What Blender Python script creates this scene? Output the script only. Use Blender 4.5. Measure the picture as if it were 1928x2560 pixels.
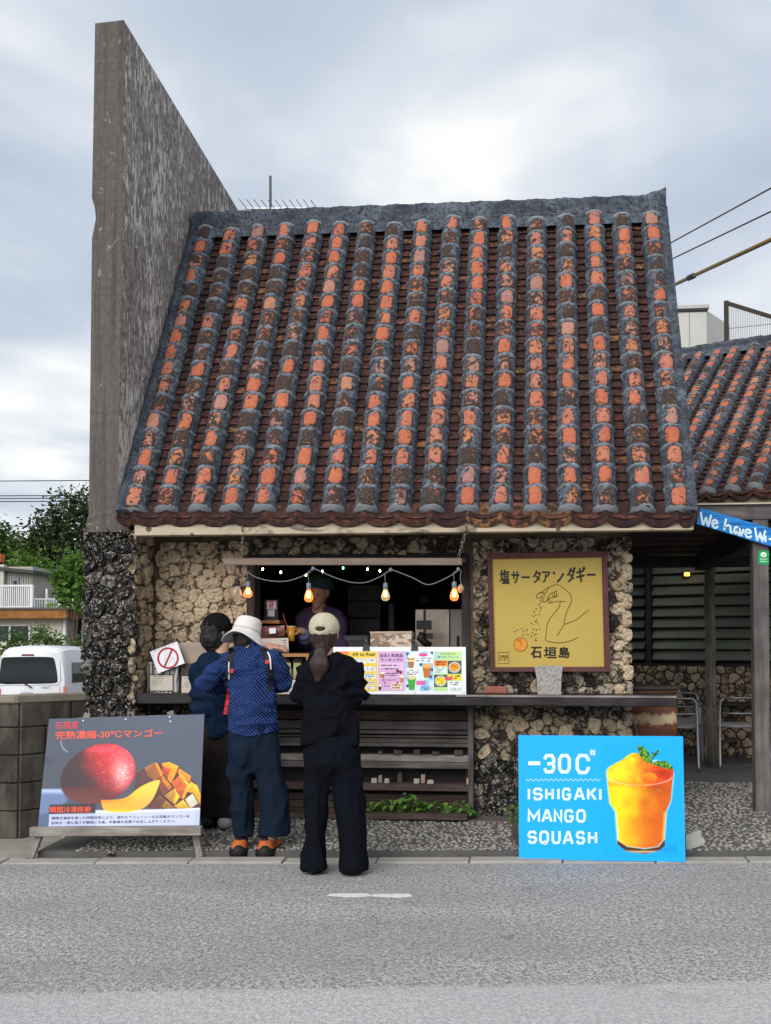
import bpy, bmesh, math, random
import numpy as np
from mathutils import Vector, Matrix, noise as mnoise
random.seed(7); RNG = np.random.default_rng(7)
R = math.radians
for o in list(bpy.data.objects): bpy.data.objects.remove(o, do_unlink=True)
scene = bpy.context.scene; col = scene.collection

# ------------------------------------------------------------------ camera, sky, sun, exposure
F_PX, CX, CY = 2500.0, 1077.0, 1529.0          # focal length and optical centre in photograph pixels (1928 x 2560)
YAW, PIT, CAM = R(5.71), R(2.0), Vector((0, 0, 1.4))
cam_d = bpy.data.cameras.new('camera'); cam = bpy.data.objects.new('camera', cam_d); col.objects.link(cam)
cam_d.sensor_fit = 'HORIZONTAL'; cam_d.sensor_width = 36; cam_d.lens = F_PX / 1928 * 36
cam_d.shift_x = -(CX - 964) / 1928; cam_d.shift_y = (CY - 1280) / 1928
cam_d.clip_start = 0.05; cam_d.clip_end = 3000
cam.location = CAM; cam.rotation_euler = (R(90) + PIT, 0, YAW)
scene.camera = cam

SUN_EL, SUN_AZ = R(33), R(198)                  # azimuth from +Y clockwise: behind the camera, a little left
world = bpy.data.worlds.new('World'); scene.world = world; world.use_nodes = True
sun_d = bpy.data.lights.new('sun', 'SUN'); sun = bpy.data.objects.new('sun', sun_d); col.objects.link(sun)
sun_d.energy = 1.5; sun_d.angle = R(50); sun_d.color = (1.0, 0.96, 0.9)
sd = Vector((math.sin(SUN_AZ) * math.cos(SUN_EL), math.cos(SUN_AZ) * math.cos(SUN_EL), math.sin(SUN_EL)))
sun.rotation_euler = sd.to_track_quat('Z', 'Y').to_euler(); sun.location = (0, -5, 12)
vs = scene.view_settings
vs.view_transform = 'Standard'; vs.look = 'None'; vs.exposure = 1.02; vs.gamma = 1.0; vs.use_curve_mapping = False
scene.cycles.use_denoising = True
scene.cycles.max_bounces = 6; scene.cycles.transparent_max_bounces = 12
scene.cycles.sample_clamp_indirect = 4

# ------------------------------------------------------------------ node helper
class NT:
    def __init__(s, tree):
        s.t = tree; s.t.nodes.clear()
    def n(s, typ, **kw):
        nd = s.t.nodes.new(typ)
        for k, v in kw.items(): setattr(nd, k, v)
        return nd
    def set(s, nd, key, v):
        inp = nd.inputs[key]
        if hasattr(v, 'links') or isinstance(v, bpy.types.NodeSocket): s.t.links.new(v, inp)
        elif v is not None:
            if inp.type == 'RGBA' and len(v) == 3: v = (*v, 1)
            inp.default_value = v
        return nd
    def coord(s, kind='Object'): return s.n('ShaderNodeTexCoord').outputs[kind]
    def vmap(s, vec, scale=(1, 1, 1), loc=(0, 0, 0), rot=(0, 0, 0)):
        m = s.n('ShaderNodeMapping'); s.set(m, 'Vector', vec); s.set(m, 'Scale', scale); s.set(m, 'Location', loc); s.set(m, 'Rotation', rot)
        return m.outputs[0]
    def noise(s, scale, vec=None, detail=4, rough=.55, dist=0.0, out='Fac'):
        m = s.n('ShaderNodeTexNoise'); s.set(m, 'Scale', float(scale)); s.set(m, 'Detail', float(detail)); s.set(m, 'Roughness', float(rough)); s.set(m, 'Distortion', float(dist))
        if vec is not None: s.set(m, 'Vector', vec)
        return m.outputs[out]
    def voro(s, scale, vec=None, feature='F1', out='Distance', rnd=1.0):
        m = s.n('ShaderNodeTexVoronoi', feature=feature); s.set(m, 'Scale', float(scale)); s.set(m, 'Randomness', float(rnd))
        if vec is not None: s.set(m, 'Vector', vec)
        return m.outputs[out]
    def ramp(s, fac, stops, interp='LINEAR'):
        m = s.n('ShaderNodeValToRGB'); m.color_ramp.interpolation = interp
        e = m.color_ramp.elements
        while len(e) > 1: e.remove(e[-1])
        for i, (p, c) in enumerate(stops):
            if not hasattr(c, '__len__'): c = (c, c, c)
            el = e[0] if i == 0 else e.new(p)
            el.position = p; el.color = (*c[:3], 1)
        s.set(m, 'Fac', fac); return m.outputs['Color']
    def mix(s, fac, a, b, blend='MIX'):
        m = s.n('ShaderNodeMix', data_type='RGBA', blend_type=blend)
        s.t.links.new(fac, m.inputs[0]) if isinstance(fac, bpy.types.NodeSocket) else setattr(m.inputs[0], 'default_value', fac)
        for k, v in ((6, a), (7, b)):
            if isinstance(v, bpy.types.NodeSocket): s.t.links.new(v, m.inputs[k])
            else: m.inputs[k].default_value = (*v[:3], 1)
        return m.outputs[2]
    def math(s, op, a, b=0.0, clamp=False):
        m = s.n('ShaderNodeMath', operation=op, use_clamp=clamp); s.set(m, 0, a); s.set(m, 1, b); return m.outputs[0]
    def bump(s, h, strength=.5, dist=.01):
        m = s.n('ShaderNodeBump'); s.set(m, 'Height', h); s.set(m, 'Strength', strength); s.set(m, 'Distance', dist); return m.outputs[0]
    def out(s, base, rough=.8, normal=None, metallic=0.0, emis=None, estr=0.0, trans=0.0, alpha=None, spec=.3, ior=1.45, sss=0.0):
        p = s.n('ShaderNodeBsdfPrincipled')
        s.set(p, 'Base Color', base); s.set(p, 'Roughness', rough); s.set(p, 'Metallic', metallic); s.set(p, 'Specular IOR Level', spec); s.set(p, 'IOR', ior)
        if normal is not None: s.set(p, 'Normal', normal)
        if emis is not None: s.set(p, 'Emission Color', emis); s.set(p, 'Emission Strength', estr)
        if trans: s.set(p, 'Transmission Weight', trans)
        if alpha is not None: s.set(p, 'Alpha', alpha)
        if sss: s.set(p, 'Subsurface Weight', sss); s.set(p, 'Subsurface Radius', (.01, .004, .002))
        o = s.n('ShaderNodeOutputMaterial'); s.t.links.new(p.outputs[0], o.inputs[0]); return p
MATS = {}
def newmat(name):
    m = bpy.data.materials.new(name); m.use_nodes = True; MATS[name] = m
    return m, NT(m.node_tree)
def simple(name, c, rough=.7, var=.15, scale=12, bump=.0, bscale=60, metallic=0.0, spec=.3, **kw):
    if name in MATS: return MATS[name]
    m, t = newmat(name); v = t.coord()
    fac = t.noise(scale, v, 5)
    base = t.mix(fac, [x * (1 - var) for x in c], [min(1, x * (1 + var)) for x in c])
    nm = t.bump(t.noise(bscale, v, 4), bump, .004) if bump else None
    t.out(base, rough, nm, metallic, spec=spec, **kw); return m

# ------------------------------------------------------------------ world: grey overcast over a Nishita sky
def build_world():
    t = NT(world.node_tree)
    sky = t.n('ShaderNodeTexSky', sky_type='NISHITA'); sky.sun_disc = False; sky.sun_elevation = SUN_EL; sky.sun_rotation = SUN_AZ
    g = t.coord('Generated')
    sep = t.n('ShaderNodeSeparateXYZ'); t.set(sep, 0, g)
    zc = t.math('MAXIMUM', sep.outputs[2], 0.0)
    den = t.math('ADD', zc, 0.14)
    cmb = t.n('ShaderNodeCombineXYZ'); t.set(cmb, 0, t.math('DIVIDE', sep.outputs[0], den)); t.set(cmb, 1, t.math('DIVIDE', sep.outputs[1], den)); t.set(cmb, 2, 0.0)
    pv = t.vmap(cmb.outputs[0], (1.0, 1.0, 1), (3.1, 1.7, 0), (0, 0, R(-18)))
    big = t.noise(1.05, pv, 3, .5, .5)
    med = t.noise(2.9, t.vmap(cmb.outputs[0], (1.0, .8, 1), (7.7, 2.3, 0), (0, 0, R(-18))), 4, .5, .4)
    f = t.math('ADD', t.math('MULTIPLY', big, .64), t.math('MULTIPLY', med, .36))
    cloud = t.ramp(f, [(.36, (5.2, 5.9, 7.0)), (.44, (6.1, 6.8, 7.9)), (.52, (7.8, 8.3, 9.0)), (.585, (10.0, 10.1, 10.1)), (.68, (12.0, 11.8, 11.4))])
    skyc = t.mix(.93, sky.outputs[0], cloud)
    b = t.n('ShaderNodeBackground'); t.set(b, 'Color', skyc); t.set(b, 'Strength', .05)
    o = t.n('ShaderNodeOutputWorld'); t.t.links.new(b.outputs[0], o.inputs[0])
build_world()

# ------------------------------------------------------------------ photograph pixel -> point in the place (on a given plane)
_fw = Vector((-math.sin(YAW) * math.cos(PIT), math.cos(YAW) * math.cos(PIT), math.sin(PIT)))
_rt = Vector((math.cos(YAW), math.sin(YAW), 0)); _up = _rt.cross(_fw)
def ray(u, v): return _fw + _rt * ((u - CX) / F_PX) - _up * ((v - CY) / F_PX)
def P(u, v, Y):
    d = ray(u, v); return CAM + d * (Y / d.y)
def G(u, v, z=0.0):
    d = ray(u, v); return CAM + d * ((z - CAM.z) / d.z)
def PX(u, v, X):
    d = ray(u, v); return CAM + d * (X / d.x)
class Plane:
    """a flat sign: four photograph corners at given depths; .at(u,v) gives the point on its plane"""
    def __init__(s, a, b, c):
        s.o = a; s.n = (b - a).cross(c - a).normalized()
        if s.n.y > 0: s.n = -s.n
    def at(s, u, v, off=0.0):
        d = ray(u, v); k = (s.o - CAM).dot(s.n) / d.dot(s.n)
        return CAM + d * k + s.n * off

# ------------------------------------------------------------------ objects
WORLD_M = {}
def thing(name, label, cat, loc=(0, 0, 0), group=None):
    o = bpy.data.objects.new(name, None); col.objects.link(o); o.location = loc; o.empty_display_size = .1
    o['label'] = label; o['category'] = cat
    if group: o['group'] = group
    WORLD_M[o.name] = Matrix.Translation(Vector(loc)); return o
def tag(o, label=None, cat=None, group=None, kind=None):
    if label: o['label'] = label
    if cat: o['category'] = cat
    if group: o['group'] = group
    if kind: o['kind'] = kind
    return o
def put(name, me, mat=None, parent=None, M=None, smooth=False):
    """link one object; M is its world matrix (mesh data may be shared)"""
    o = bpy.data.objects.new(name, me); col.objects.link(o)
    if mat is not None and not me.materials: me.materials.append(mat)
    M = M if M is not None else Matrix.Identity(4)
    if parent is not None:
        o.parent = parent; o.matrix_parent_inverse = WORLD_M[parent.name].inverted()
    o.matrix_basis = M; WORLD_M[o.name] = M
    if smooth:
        me.polygons.foreach_set('use_smooth', [True] * len(me.polygons))
    return o
class MB:
    def __init__(s): s.v = []; s.f = []
    def add(s, vs, fs):
        b = len(s.v); s.v += [tuple(x) for x in vs]; s.f += [tuple(b + i for i in f) for f in fs]; return s
    def box(s, c, d, rot=None):
        c = Vector(c); h = Vector(d) / 2
        pts = [Vector((x * h.x, y * h.y, z * h.z)) for x in (-1, 1) for y in (-1, 1) for z in (-1, 1)]
        if rot is not None: pts = [rot @ p for p in pts]
        return s.add([c + p for p in pts], [(0, 1, 3, 2), (4, 6, 7, 5), (0, 4, 5, 1), (2, 3, 7, 6), (0, 2, 6, 4), (1, 5, 7, 3)])
    def bb(s, x0, x1, y0, y1, z0, z1): return s.box(((x0 + x1) / 2, (y0 + y1) / 2, (z0 + z1) / 2), (x1 - x0, y1 - y0, z1 - z0))
    def hexa(s, a, b, c, d, off):
        """solid slab: quad a,b,c,d (counter-clockwise seen from outside) extruded by -off"""
        q = [Vector(p) for p in (a, b, c, d)]; e = [p - off for p in q]
        return s.add(q + e, [(0, 1, 2, 3), (7, 6, 5, 4), (0, 4, 5, 1), (1, 5, 6, 2), (2, 6, 7, 3), (3, 7, 4, 0)])
    def bar(s, a, b, w, h, upv=(0, 0, 1)):
        a = Vector(a); b = Vector(b); d = (b - a).normalized(); u = Vector(upv)
        if abs(d.dot(u)) > .98: u = Vector((1, 0, 0))
        sd_ = d.cross(u).normalized(); u = sd_.cross(d)
        q = [a + sd_ * (w / 2 * i) + u * (h / 2 * j) for i, j in ((-1, -1), (1, -1), (1, 1), (-1, 1))]
        e = [p + (b - a) for p in q]
        return s.add(q + e, [(0, 1, 2, 3), (7, 6, 5, 4), (0, 4, 5, 1), (1, 5, 6, 2), (2, 6, 7, 3), (3, 7, 4, 0)])
    def tube(s, path, r, n=8, cap=True, jit=0.0):
        path = [Vector(p) for p in path]; rs = r if hasattr(r, '__len__') else [r] * len(path)
        prev = None; rings = []
        for i, p in enumerate(path):
            d = (path[min(i + 1, len(path) - 1)] - path[max(i - 1, 0)]).normalized()
            if prev is None: a = d.orthogonal().normalized()
            else: a = (prev - d * prev.dot(d)).normalized()
            prev = a; b = d.cross(a)
            rings.append([p + (a * math.cos(2 * math.pi * k / n) + b * math.sin(2 * math.pi * k / n)) * rs[i] * (1 + (random.uniform(-jit, jit) if jit else 0)) for k in range(n)])
        base = len(s.v); s.v += [tuple(q) for g in rings for q in g]
        for i in range(len(rings) - 1):
            for k in range(n):
                a0 = base + i * n + k; a1 = base + i * n + (k + 1) % n
                s.f.append((a0, a1, a1 + n, a0 + n))
        if cap:
            s.f.append(tuple(base + k for k in reversed(range(n)))); s.f.append(tuple(base + (len(rings) - 1) * n + k for k in range(n)))
        return s
    def lathe(s, prof, c=(0, 0, 0), n=20, axis='Z'):
        c = Vector(c); base = len(s.v); m = len(prof)
        for (r, z) in prof:
            for k in range(n):
                a = 2 * math.pi * k / n; s.v.append(tuple(c + Vector((r * math.cos(a), r * math.sin(a), z))))
        for i in range(m - 1):
            for k in range(n):
                a0 = base + i * n + k; a1 = base + i * n + (k + 1) % n
                s.f.append((a0, a1, a1 + n, a0 + n))
        if prof[0][0] > 1e-6: s.f.append(tuple(base + k for k in reversed(range(n))))
        if prof[-1][0] > 1e-6: s.f.append(tuple(base + (m - 1) * n + k for k in range(n)))
        return s
    def poly(s, pts): return s.add(pts, [tuple(range(len(pts)))])
    def prism(s, pts, off):
        n = len(pts); q = [Vector(p) for p in pts]
        return s.add(q + [p + off for p in q], [tuple(range(n)), tuple(reversed(range(n, 2 * n)))] + [(i, i + n, (i + 1) % n + n, (i + 1) % n) for i in range(n)])
    def mesh(s, name='m'):
        me = bpy.data.meshes.new(name); me.from_pydata([tuple(x) for x in s.v], [], s.f); me.validate(); me.update(); return me
    def build(s, name, mat, parent=None, smooth=False, M=None, fix=True, bevel=0.0):
        me = s.mesh(name)
        if fix or bevel:
            bm = bmesh.new(); bm.from_mesh(me)
            if bevel: bmesh.ops.bevel(bm, geom=bm.edges[:], offset=bevel, segments=1, affect='EDGES', clamp_overlap=True)
            bmesh.ops.recalc_face_normals(bm, faces=bm.faces[:]); bm.to_mesh(me); bm.free()
        o = put(name, me, mat, parent, M, smooth); return o
def shade_auto(o, ang=40):
    me = o.data
    me.polygons.foreach_set('use_smooth', [True] * len(me.polygons))
    me.set_sharp_from_angle(angle=R(ang))
    return o
def structure(o): o['kind'] = 'structure'; return o
def copy_tree(src, loc, rz=0.0, label=None):
    kids = list(src.children); c = src.copy(); col.objects.link(c); c.location = loc; c.rotation_euler = (0, 0, rz)
    if label: c['label'] = label
    WORLD_M[c.name] = Matrix.Translation(Vector(loc)) @ Matrix.Rotation(rz, 4, 'Z')
    for k in kids:
        q = k.copy(); col.objects.link(q); q.parent = c; WORLD_M[q.name] = q.matrix_basis.copy()
        for g in list(k.children):
            w = g.copy(); col.objects.link(w); w.parent = q
    return c
def n3(p, s=1.0): return mnoise.noise(Vector(p) * s)
def lin(c):
    if isinstance(c, str): c = [int(c[i:i + 2], 16) / 255 for i in (0, 2, 4)]
    return tuple(x / 12.92 if x <= .04045 else ((x + .055) / 1.055) ** 2.4 for x in c)
# ------------------------------------------------------------------ materials of the setting
def stone_mat(name, c0, c1, dark, dk, white=0.0, rough=.95, bumpk=1.0):
    """pitted coral limestone: two tones, dark mould patches, pale lichen specks"""
    m, t = newmat(name); v = t.coord(); oi = t.n('ShaderNodeObjectInfo').outputs['Random']
    base = t.mix(t.noise(9, v, 5, .6), c0, c1)
    base = t.mix(t.math('MULTIPLY', oi, .45), base, [c0[0] * .62, c0[1] * .58, c0[2] * .5])
    fine = t.noise(55, v, 6, .7)
    pit = t.voro(38, v)
    base = t.mix(t.ramp(fine, [(.36, .7), (.48, 0)]), base, [x * .3 for x in c0])
    mould = t.ramp(t.math('ADD', t.noise(16, v, 6, .68, .6), t.math('MULTIPLY', oi, .16)), [(dk - .05, 0), (dk + .05, 1)])
    base = t.mix(mould, base, dark)
    if white:
        w = t.ramp(t.noise(42, v, 5, .65, .9), [(1 - white, 0), (1 - white + .06, 1)])
        base = t.mix(w, base, (.50, .47, .41))
    h = t.math('ADD', t.math('MULTIPLY', fine, 1.0), t.math('MULTIPLY', pit, .7))
    t.out(base, rough, t.bump(h, .9 * bumpk, .03), spec=.1)
    return m
stone_tan = stone_mat('coral_tan', (.62, .48, .32), (.80, .67, .50), (.13, .09, .06), .66)
stone_mix = stone_mat('coral_mix', (.44, .36, .26), (.60, .51, .39), (.06, .052, .046), .59, .38)
stone_dark = stone_mat('coral_dark', (.13, .122, .115), (.24, .225, .205), (.02, .02, .022), .51, .45)
stone_grey = stone_mat('coral_grey', (.40, .35, .29), (.56, .50, .42), (.03, .028, .026), .58, .33)
def mk_backing():
    m, t = newmat('joint_mortar'); v = t.coord()
    t.out(t.mix(t.noise(14, v), (.05, .038, .028), (.17, .125, .085)), .95, t.bump(t.noise(40, v), .6, .02), spec=.1); return m
backing = mk_backing()
def mk_concrete():
    m, t = newmat('weathered_concrete'); v = t.coord()
    big = t.noise(1.4, t.vmap(v, (2.2, 2.2, .5)), 5, .6)
    base = t.mix(big, (.092, .08, .073), (.18, .16, .146))
    fine = t.noise(30, t.vmap(v, (1, 1, .6)), 6, .7)
    base = t.mix(t.ramp(fine, [(.4, .5), (.6, 0)]), base, (.07, .063, .060))
    streak = t.noise(5.5, t.vmap(v, (3.2, 3.2, .12)), 4, .6)
    base = t.mix(t.ramp(streak, [(.5, 0), (.66, .7)]), base, (.06, .054, .052))
    base = t.mix(t.ramp(t.noise(18, t.vmap(v, (1, 1, .5)), 5, .65, 1.0), [(.63, 0), (.70, .7)]), base, (.36, .34, .31))
    sepz = t.n('ShaderNodeSeparateXYZ'); t.set(sepz, 0, v); lift_ = t.math('ABSOLUTE', t.math('SUBTRACT', t.math('FRACT', t.math('DIVIDE', sepz.outputs[2], .91)), .5))
    base = t.mix(t.math('MULTIPLY', t.ramp(lift_, [(.004, 1), (.012, 0)]), .15), base, (.05, .046, .044))
    t.out(base, .92, t.bump(t.math('ADD', fine, big), .6, .02), spec=.12); return m
concrete = mk_concrete()
def mk_wing_side():
    """flaking lime wash in vertical runs over darker concrete"""
    m, t = newmat('flaking_concrete'); v = t.coord()
    base = t.mix(t.noise(2.2, t.vmap(v, (1.5, 1.5, .4)), 5, .6), (.24, .218, .207), (.38, .348, .33))
    base = t.mix(t.ramp(t.noise(20, v, 6, .7), [(.42, .6), (.6, 0)]), base, (.07, .062, .062))
    fl = t.noise(27, t.vmap(v, (1.0, 1.0, .26)), 5, .66, .9)
    zone = t.noise(1.3, t.vmap(v, (1, 1, .45)), 3)
    sep = t.n('ShaderNodeSeparateXYZ'); t.set(sep, 0, v)
    low = t.ramp(t.math('DIVIDE', sep.outputs[2], 6.2), [(.40, .075), (.98, -.075)])
    k = t.math('ADD', t.math('ADD', fl, t.math('MULTIPLY', t.math('SUBTRACT', zone, .5), .5)), low)
    base = t.mix(t.ramp(k, [(.56, 0), (.605, .95)]), base, (.62, .59, .55))
    t.out(base, .93, t.bump(k, .4, .02), spec=.12); return m
wing_side = mk_wing_side()
def mk_mortar(worn=True):
    m, t = newmat('blue_grey_mortar' if worn else 'blue_grey_render'); v = t.coord()
    base = t.mix(t.ramp(t.noise(9, v, 6, .7), [(.3, 0), (.7, 1)]), (.028, .036, .052), (.16, .185, .225))
    f = t.noise(38, v, 6, .72)
    base = t.mix(t.ramp(f, [(.38, .95), (.52, 0)]), base, (.018, .021, .028))
    base = t.mix(t.ramp(t.noise(2.2, v, 5, .6), [(.4, .6), (.6, 0)]), base, (.035, .040, .050))
    pt = t.n('ShaderNodeNewGeometry').outputs['Pointiness']
    if worn: base = t.mix(t.ramp(t.math('ADD', pt, t.math('MULTIPLY', t.math('SUBTRACT', f, .5), .10)), [(.52, 0), (.562, .7)]), base, (.29, .32, .35))
    base = t.mix(t.ramp(t.noise(26, v, 6, .7, .8), [(.62, 0), (.72, .6)]), base, (.34, .36, .38))
    t.out(base, .9, t.bump(t.math('ADD', f, t.noise(11, v, 4)), .8, .014), spec=.12); return m
mortar = mk_mortar(); mortar_flat = mk_mortar(False)
def mk_tile():
    """fired clay with a black lichen rim: local x across, y along the tile"""
    m, t = newmat('cover_tile_clay'); v = t.coord(); oi = t.n('ShaderNodeObjectInfo').outputs['Random']
    loc = t.n('ShaderNodeObjectInfo').outputs['Location']
    vv = t.n('ShaderNodeVectorMath', operation='ADD'); t.set(vv, 0, v); t.set(vv, 1, loc); wv = vv.outputs[0]
    hue = t.math('FRACT', t.math('MULTIPLY', oi, 7.31))
    clay = t.ramp(hue, [(0, (.42, .125, .07)), (.35, (.47, .15, .08)), (.6, (.44, .175, .125)), (.8, (.46, .19, .085)), (.93, (.40, .21, .17)), (1, (.26, .17, .155))])
    clay = t.mix(t.ramp(t.noise(26, wv, 4), [(.35, .45), (.65, 0)]), clay, (.30, .08, .045))
    clay = t.mix(t.ramp(t.noise(95, wv, 3, .6), [(.30, .75), (.45, 0)]), clay, (.09, .045, .035))
    sep = t.n('ShaderNodeSeparateXYZ'); t.set(sep, 0, v)
    ex = t.math('POWER', t.math('ABSOLUTE', t.math('DIVIDE', sep.outputs[0], .058)), 3.0)
    ey = t.math('POWER', t.math('ABSOLUTE', t.math('DIVIDE', sep.outputs[1], .100)), 3.6)
    nz = t.noise(30, t.vmap(wv, (1, .55, .55)), 6, .66, 1.0)
    big = t.noise(13, wv, 4, .6, 1.2)
    nb = t.noise(70, wv, 4, .6)
    age = t.math('FRACT', t.math('MULTIPLY', oi, 3.77))
    rim = t.ramp(t.math('ADD', t.math('ADD', ex, ey), t.math('MULTIPLY', t.math('SUBTRACT', nz, .5), 1.7)), [(.46, 0), (.70, 1)])
    thr = t.ramp(age, [(0, .36), (.25, .42), (.5, .50), (.75, .565), (1, .70)])
    pat = t.ramp(t.math('ADD', t.math('SUBTRACT', thr, t.math('ADD', t.math('MULTIPLY', big, .6), t.math('MULTIPLY', nz, .4))), .5), [(.470, 0), (.525, 1)])
    dk = t.math('MAXIMUM', rim, pat)
    lich = t.mix(t.ramp(nb, [(.48, 0), (.6, 1)]), (.028, .020, .020), (.10, .066, .052))
    lich = t.mix(t.math('FRACT', t.math('MULTIPLY', oi, 11.7)), lich, (.05, .034, .030))
    base = t.mix(dk, clay, lich)
    orange = t.ramp(t.noise(30, wv, 5, .6), [(.62, 0), (.68, .6)])
    base = t.mix(t.math('MULTIPLY', orange, age), base, (.50, .27, .07))
    t.out(base, .82, t.bump(t.math('ADD', nz, nb), .35, .006), spec=.2); return m
tile_mat = mk_tile()
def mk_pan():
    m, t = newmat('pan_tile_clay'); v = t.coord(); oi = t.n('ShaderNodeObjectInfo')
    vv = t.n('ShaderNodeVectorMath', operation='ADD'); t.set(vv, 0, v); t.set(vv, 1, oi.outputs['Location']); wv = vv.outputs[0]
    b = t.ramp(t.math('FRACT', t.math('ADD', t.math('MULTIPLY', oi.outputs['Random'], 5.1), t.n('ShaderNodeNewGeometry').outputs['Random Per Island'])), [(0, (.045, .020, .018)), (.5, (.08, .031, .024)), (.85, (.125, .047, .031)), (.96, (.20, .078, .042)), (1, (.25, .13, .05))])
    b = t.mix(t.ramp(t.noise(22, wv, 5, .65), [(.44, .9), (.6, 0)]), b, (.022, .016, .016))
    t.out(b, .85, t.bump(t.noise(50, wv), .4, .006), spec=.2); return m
pan_mat = mk_pan()
def wood_mat(name, c0, c1, axis='X', rough=.75, dark=.5, scale=1.0):
    if name in MATS: return MATS[name]
    m, t = newmat(name); v = t.coord()
    sc = {'X': (.6, 9, 9), 'Y': (9, .6, 9), 'Z': (9, 9, .6)}[axis]
    g = t.noise(4 * scale, t.vmap(v, sc), 6, .65, .6)
    base = t.mix(t.ramp(g, [(.3, 0), (.7, 1)]), c0, c1)
    base = t.mix(t.ramp(t.noise(5, v, 5), [(.35, dark), (.6, 0)]), base, [x * .45 for x in c0])
    t.out(base, rough, t.bump(g, .5, .006), spec=.2); return m
dark_wood = wood_mat('dark_wood', (.022, .019, .020), (.06, .052, .05))
plank_wood = wood_mat('weathered_plank', (.055, .046, .044), (.17, .15, .145))
brown_wood = wood_mat('damp_plank', (.05, .035, .03), (.11, .08, .07))
post_wood = wood_mat('dark_post', (.022, .02, .022), (.06, .055, .056), 'Z')
grey_wood = wood_mat('grey_wood', (.16, .135, .12), (.36, .33, .31))
grey_wood_z = wood_mat('grey_wood_upright', (.13, .11, .10), (.33, .30, .28), 'Z')
brown_edge = wood_mat('flap_wood', (.17, .125, .10), (.25, .19, .155), dark=.25)
def mk_fascia():
    m, t = newmat('peeling_cream_paint'); v = t.coord()
    base = t.mix(t.noise(5, t.vmap(v, (1, 1, 3)), 5), (.36, .30, .21), (.50, .43, .32))
    base = t.mix(t.ramp(t.noise(3.4, t.vmap(v, (1, 1, 2)), 6, .7, .5), [(.52, 0), (.62, .85)]), base, (.10, .085, .07))
    base = t.mix(t.ramp(t.voro(7, v), [(.14, 1), (.19, 0)]), base, (.09, .07, .055))
    t.out(base, .8, t.bump(t.noise(30, v, 5), .3, .006), spec=.2); return m
fascia_mat = mk_fascia()
black_int = simple('dark_interior', (.012, .011, .012), .8, .4, 6)  # plain near-black tone for room walls, floor and ceiling
black_int2 = simple('dark_boards', (.022, .02, .021), .7, .5, 8)  # slightly lighter near-black tone for back boards and inner wall

# ------------------------------------------------------------------ voronoi stones on a wall face
def cells(w, h, size, aspect=1.25, jit=.85, seed=0):
    rnd = random.Random(seed); pts = []
    nx = max(1, round(w / (size * math.sqrt(aspect)))); ny = max(1, round(h / (size / math.sqrt(aspect))))
    for j in range(-1, ny + 1):
        for i in range(-1, nx + 1):
            pts.append(((i + .5 + (.5 if j % 2 else 0) * .8 - .2 + rnd.uniform(-.5, .5) * jit) * w / nx, (j + .5 + rnd.uniform(-.5, .5) * jit) * h / ny))
    out = []
    for a in pts:
        if not (-size * .2 < a[0] < w + size * .2 and -size * .2 < a[1] < h + size * .2): continue
        poly = [(max(0, a[0] - 2 * size), max(0, a[1] - 2 * size)), (min(w, a[0] + 2 * size), max(0, a[1] - 2 * size)), (min(w, a[0] + 2 * size), min(h, a[1] + 2 * size)), (max(0, a[0] - 2 * size), min(h, a[1] + 2 * size))]
        for b in pts:
            if b is a or abs(b[0] - a[0]) > 4 * size or abs(b[1] - a[1]) > 4 * size: continue
            mx, my = (a[0] + b[0]) / 2, (a[1] + b[1]) / 2; dx, dy = b[0] - a[0], b[1] - a[1]
            new = []
            for k in range(len(poly)):
                p, q = poly[k], poly[(k + 1) % len(poly)]
                dp = (p[0] - mx) * dx + (p[1] - my) * dy; dq = (q[0] - mx) * dx + (q[1] - my) * dy
                if dp <= 0: new.append(p)
                if dp * dq < 0:
                    s_ = dp / (dp - dq); new.append((p[0] + (q[0] - p[0]) * s_, p[1] + (q[1] - p[1]) * s_))
            poly = new
            if len(poly) < 3: break
        if len(poly) >= 3: out.append(poly)
    return out
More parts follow.
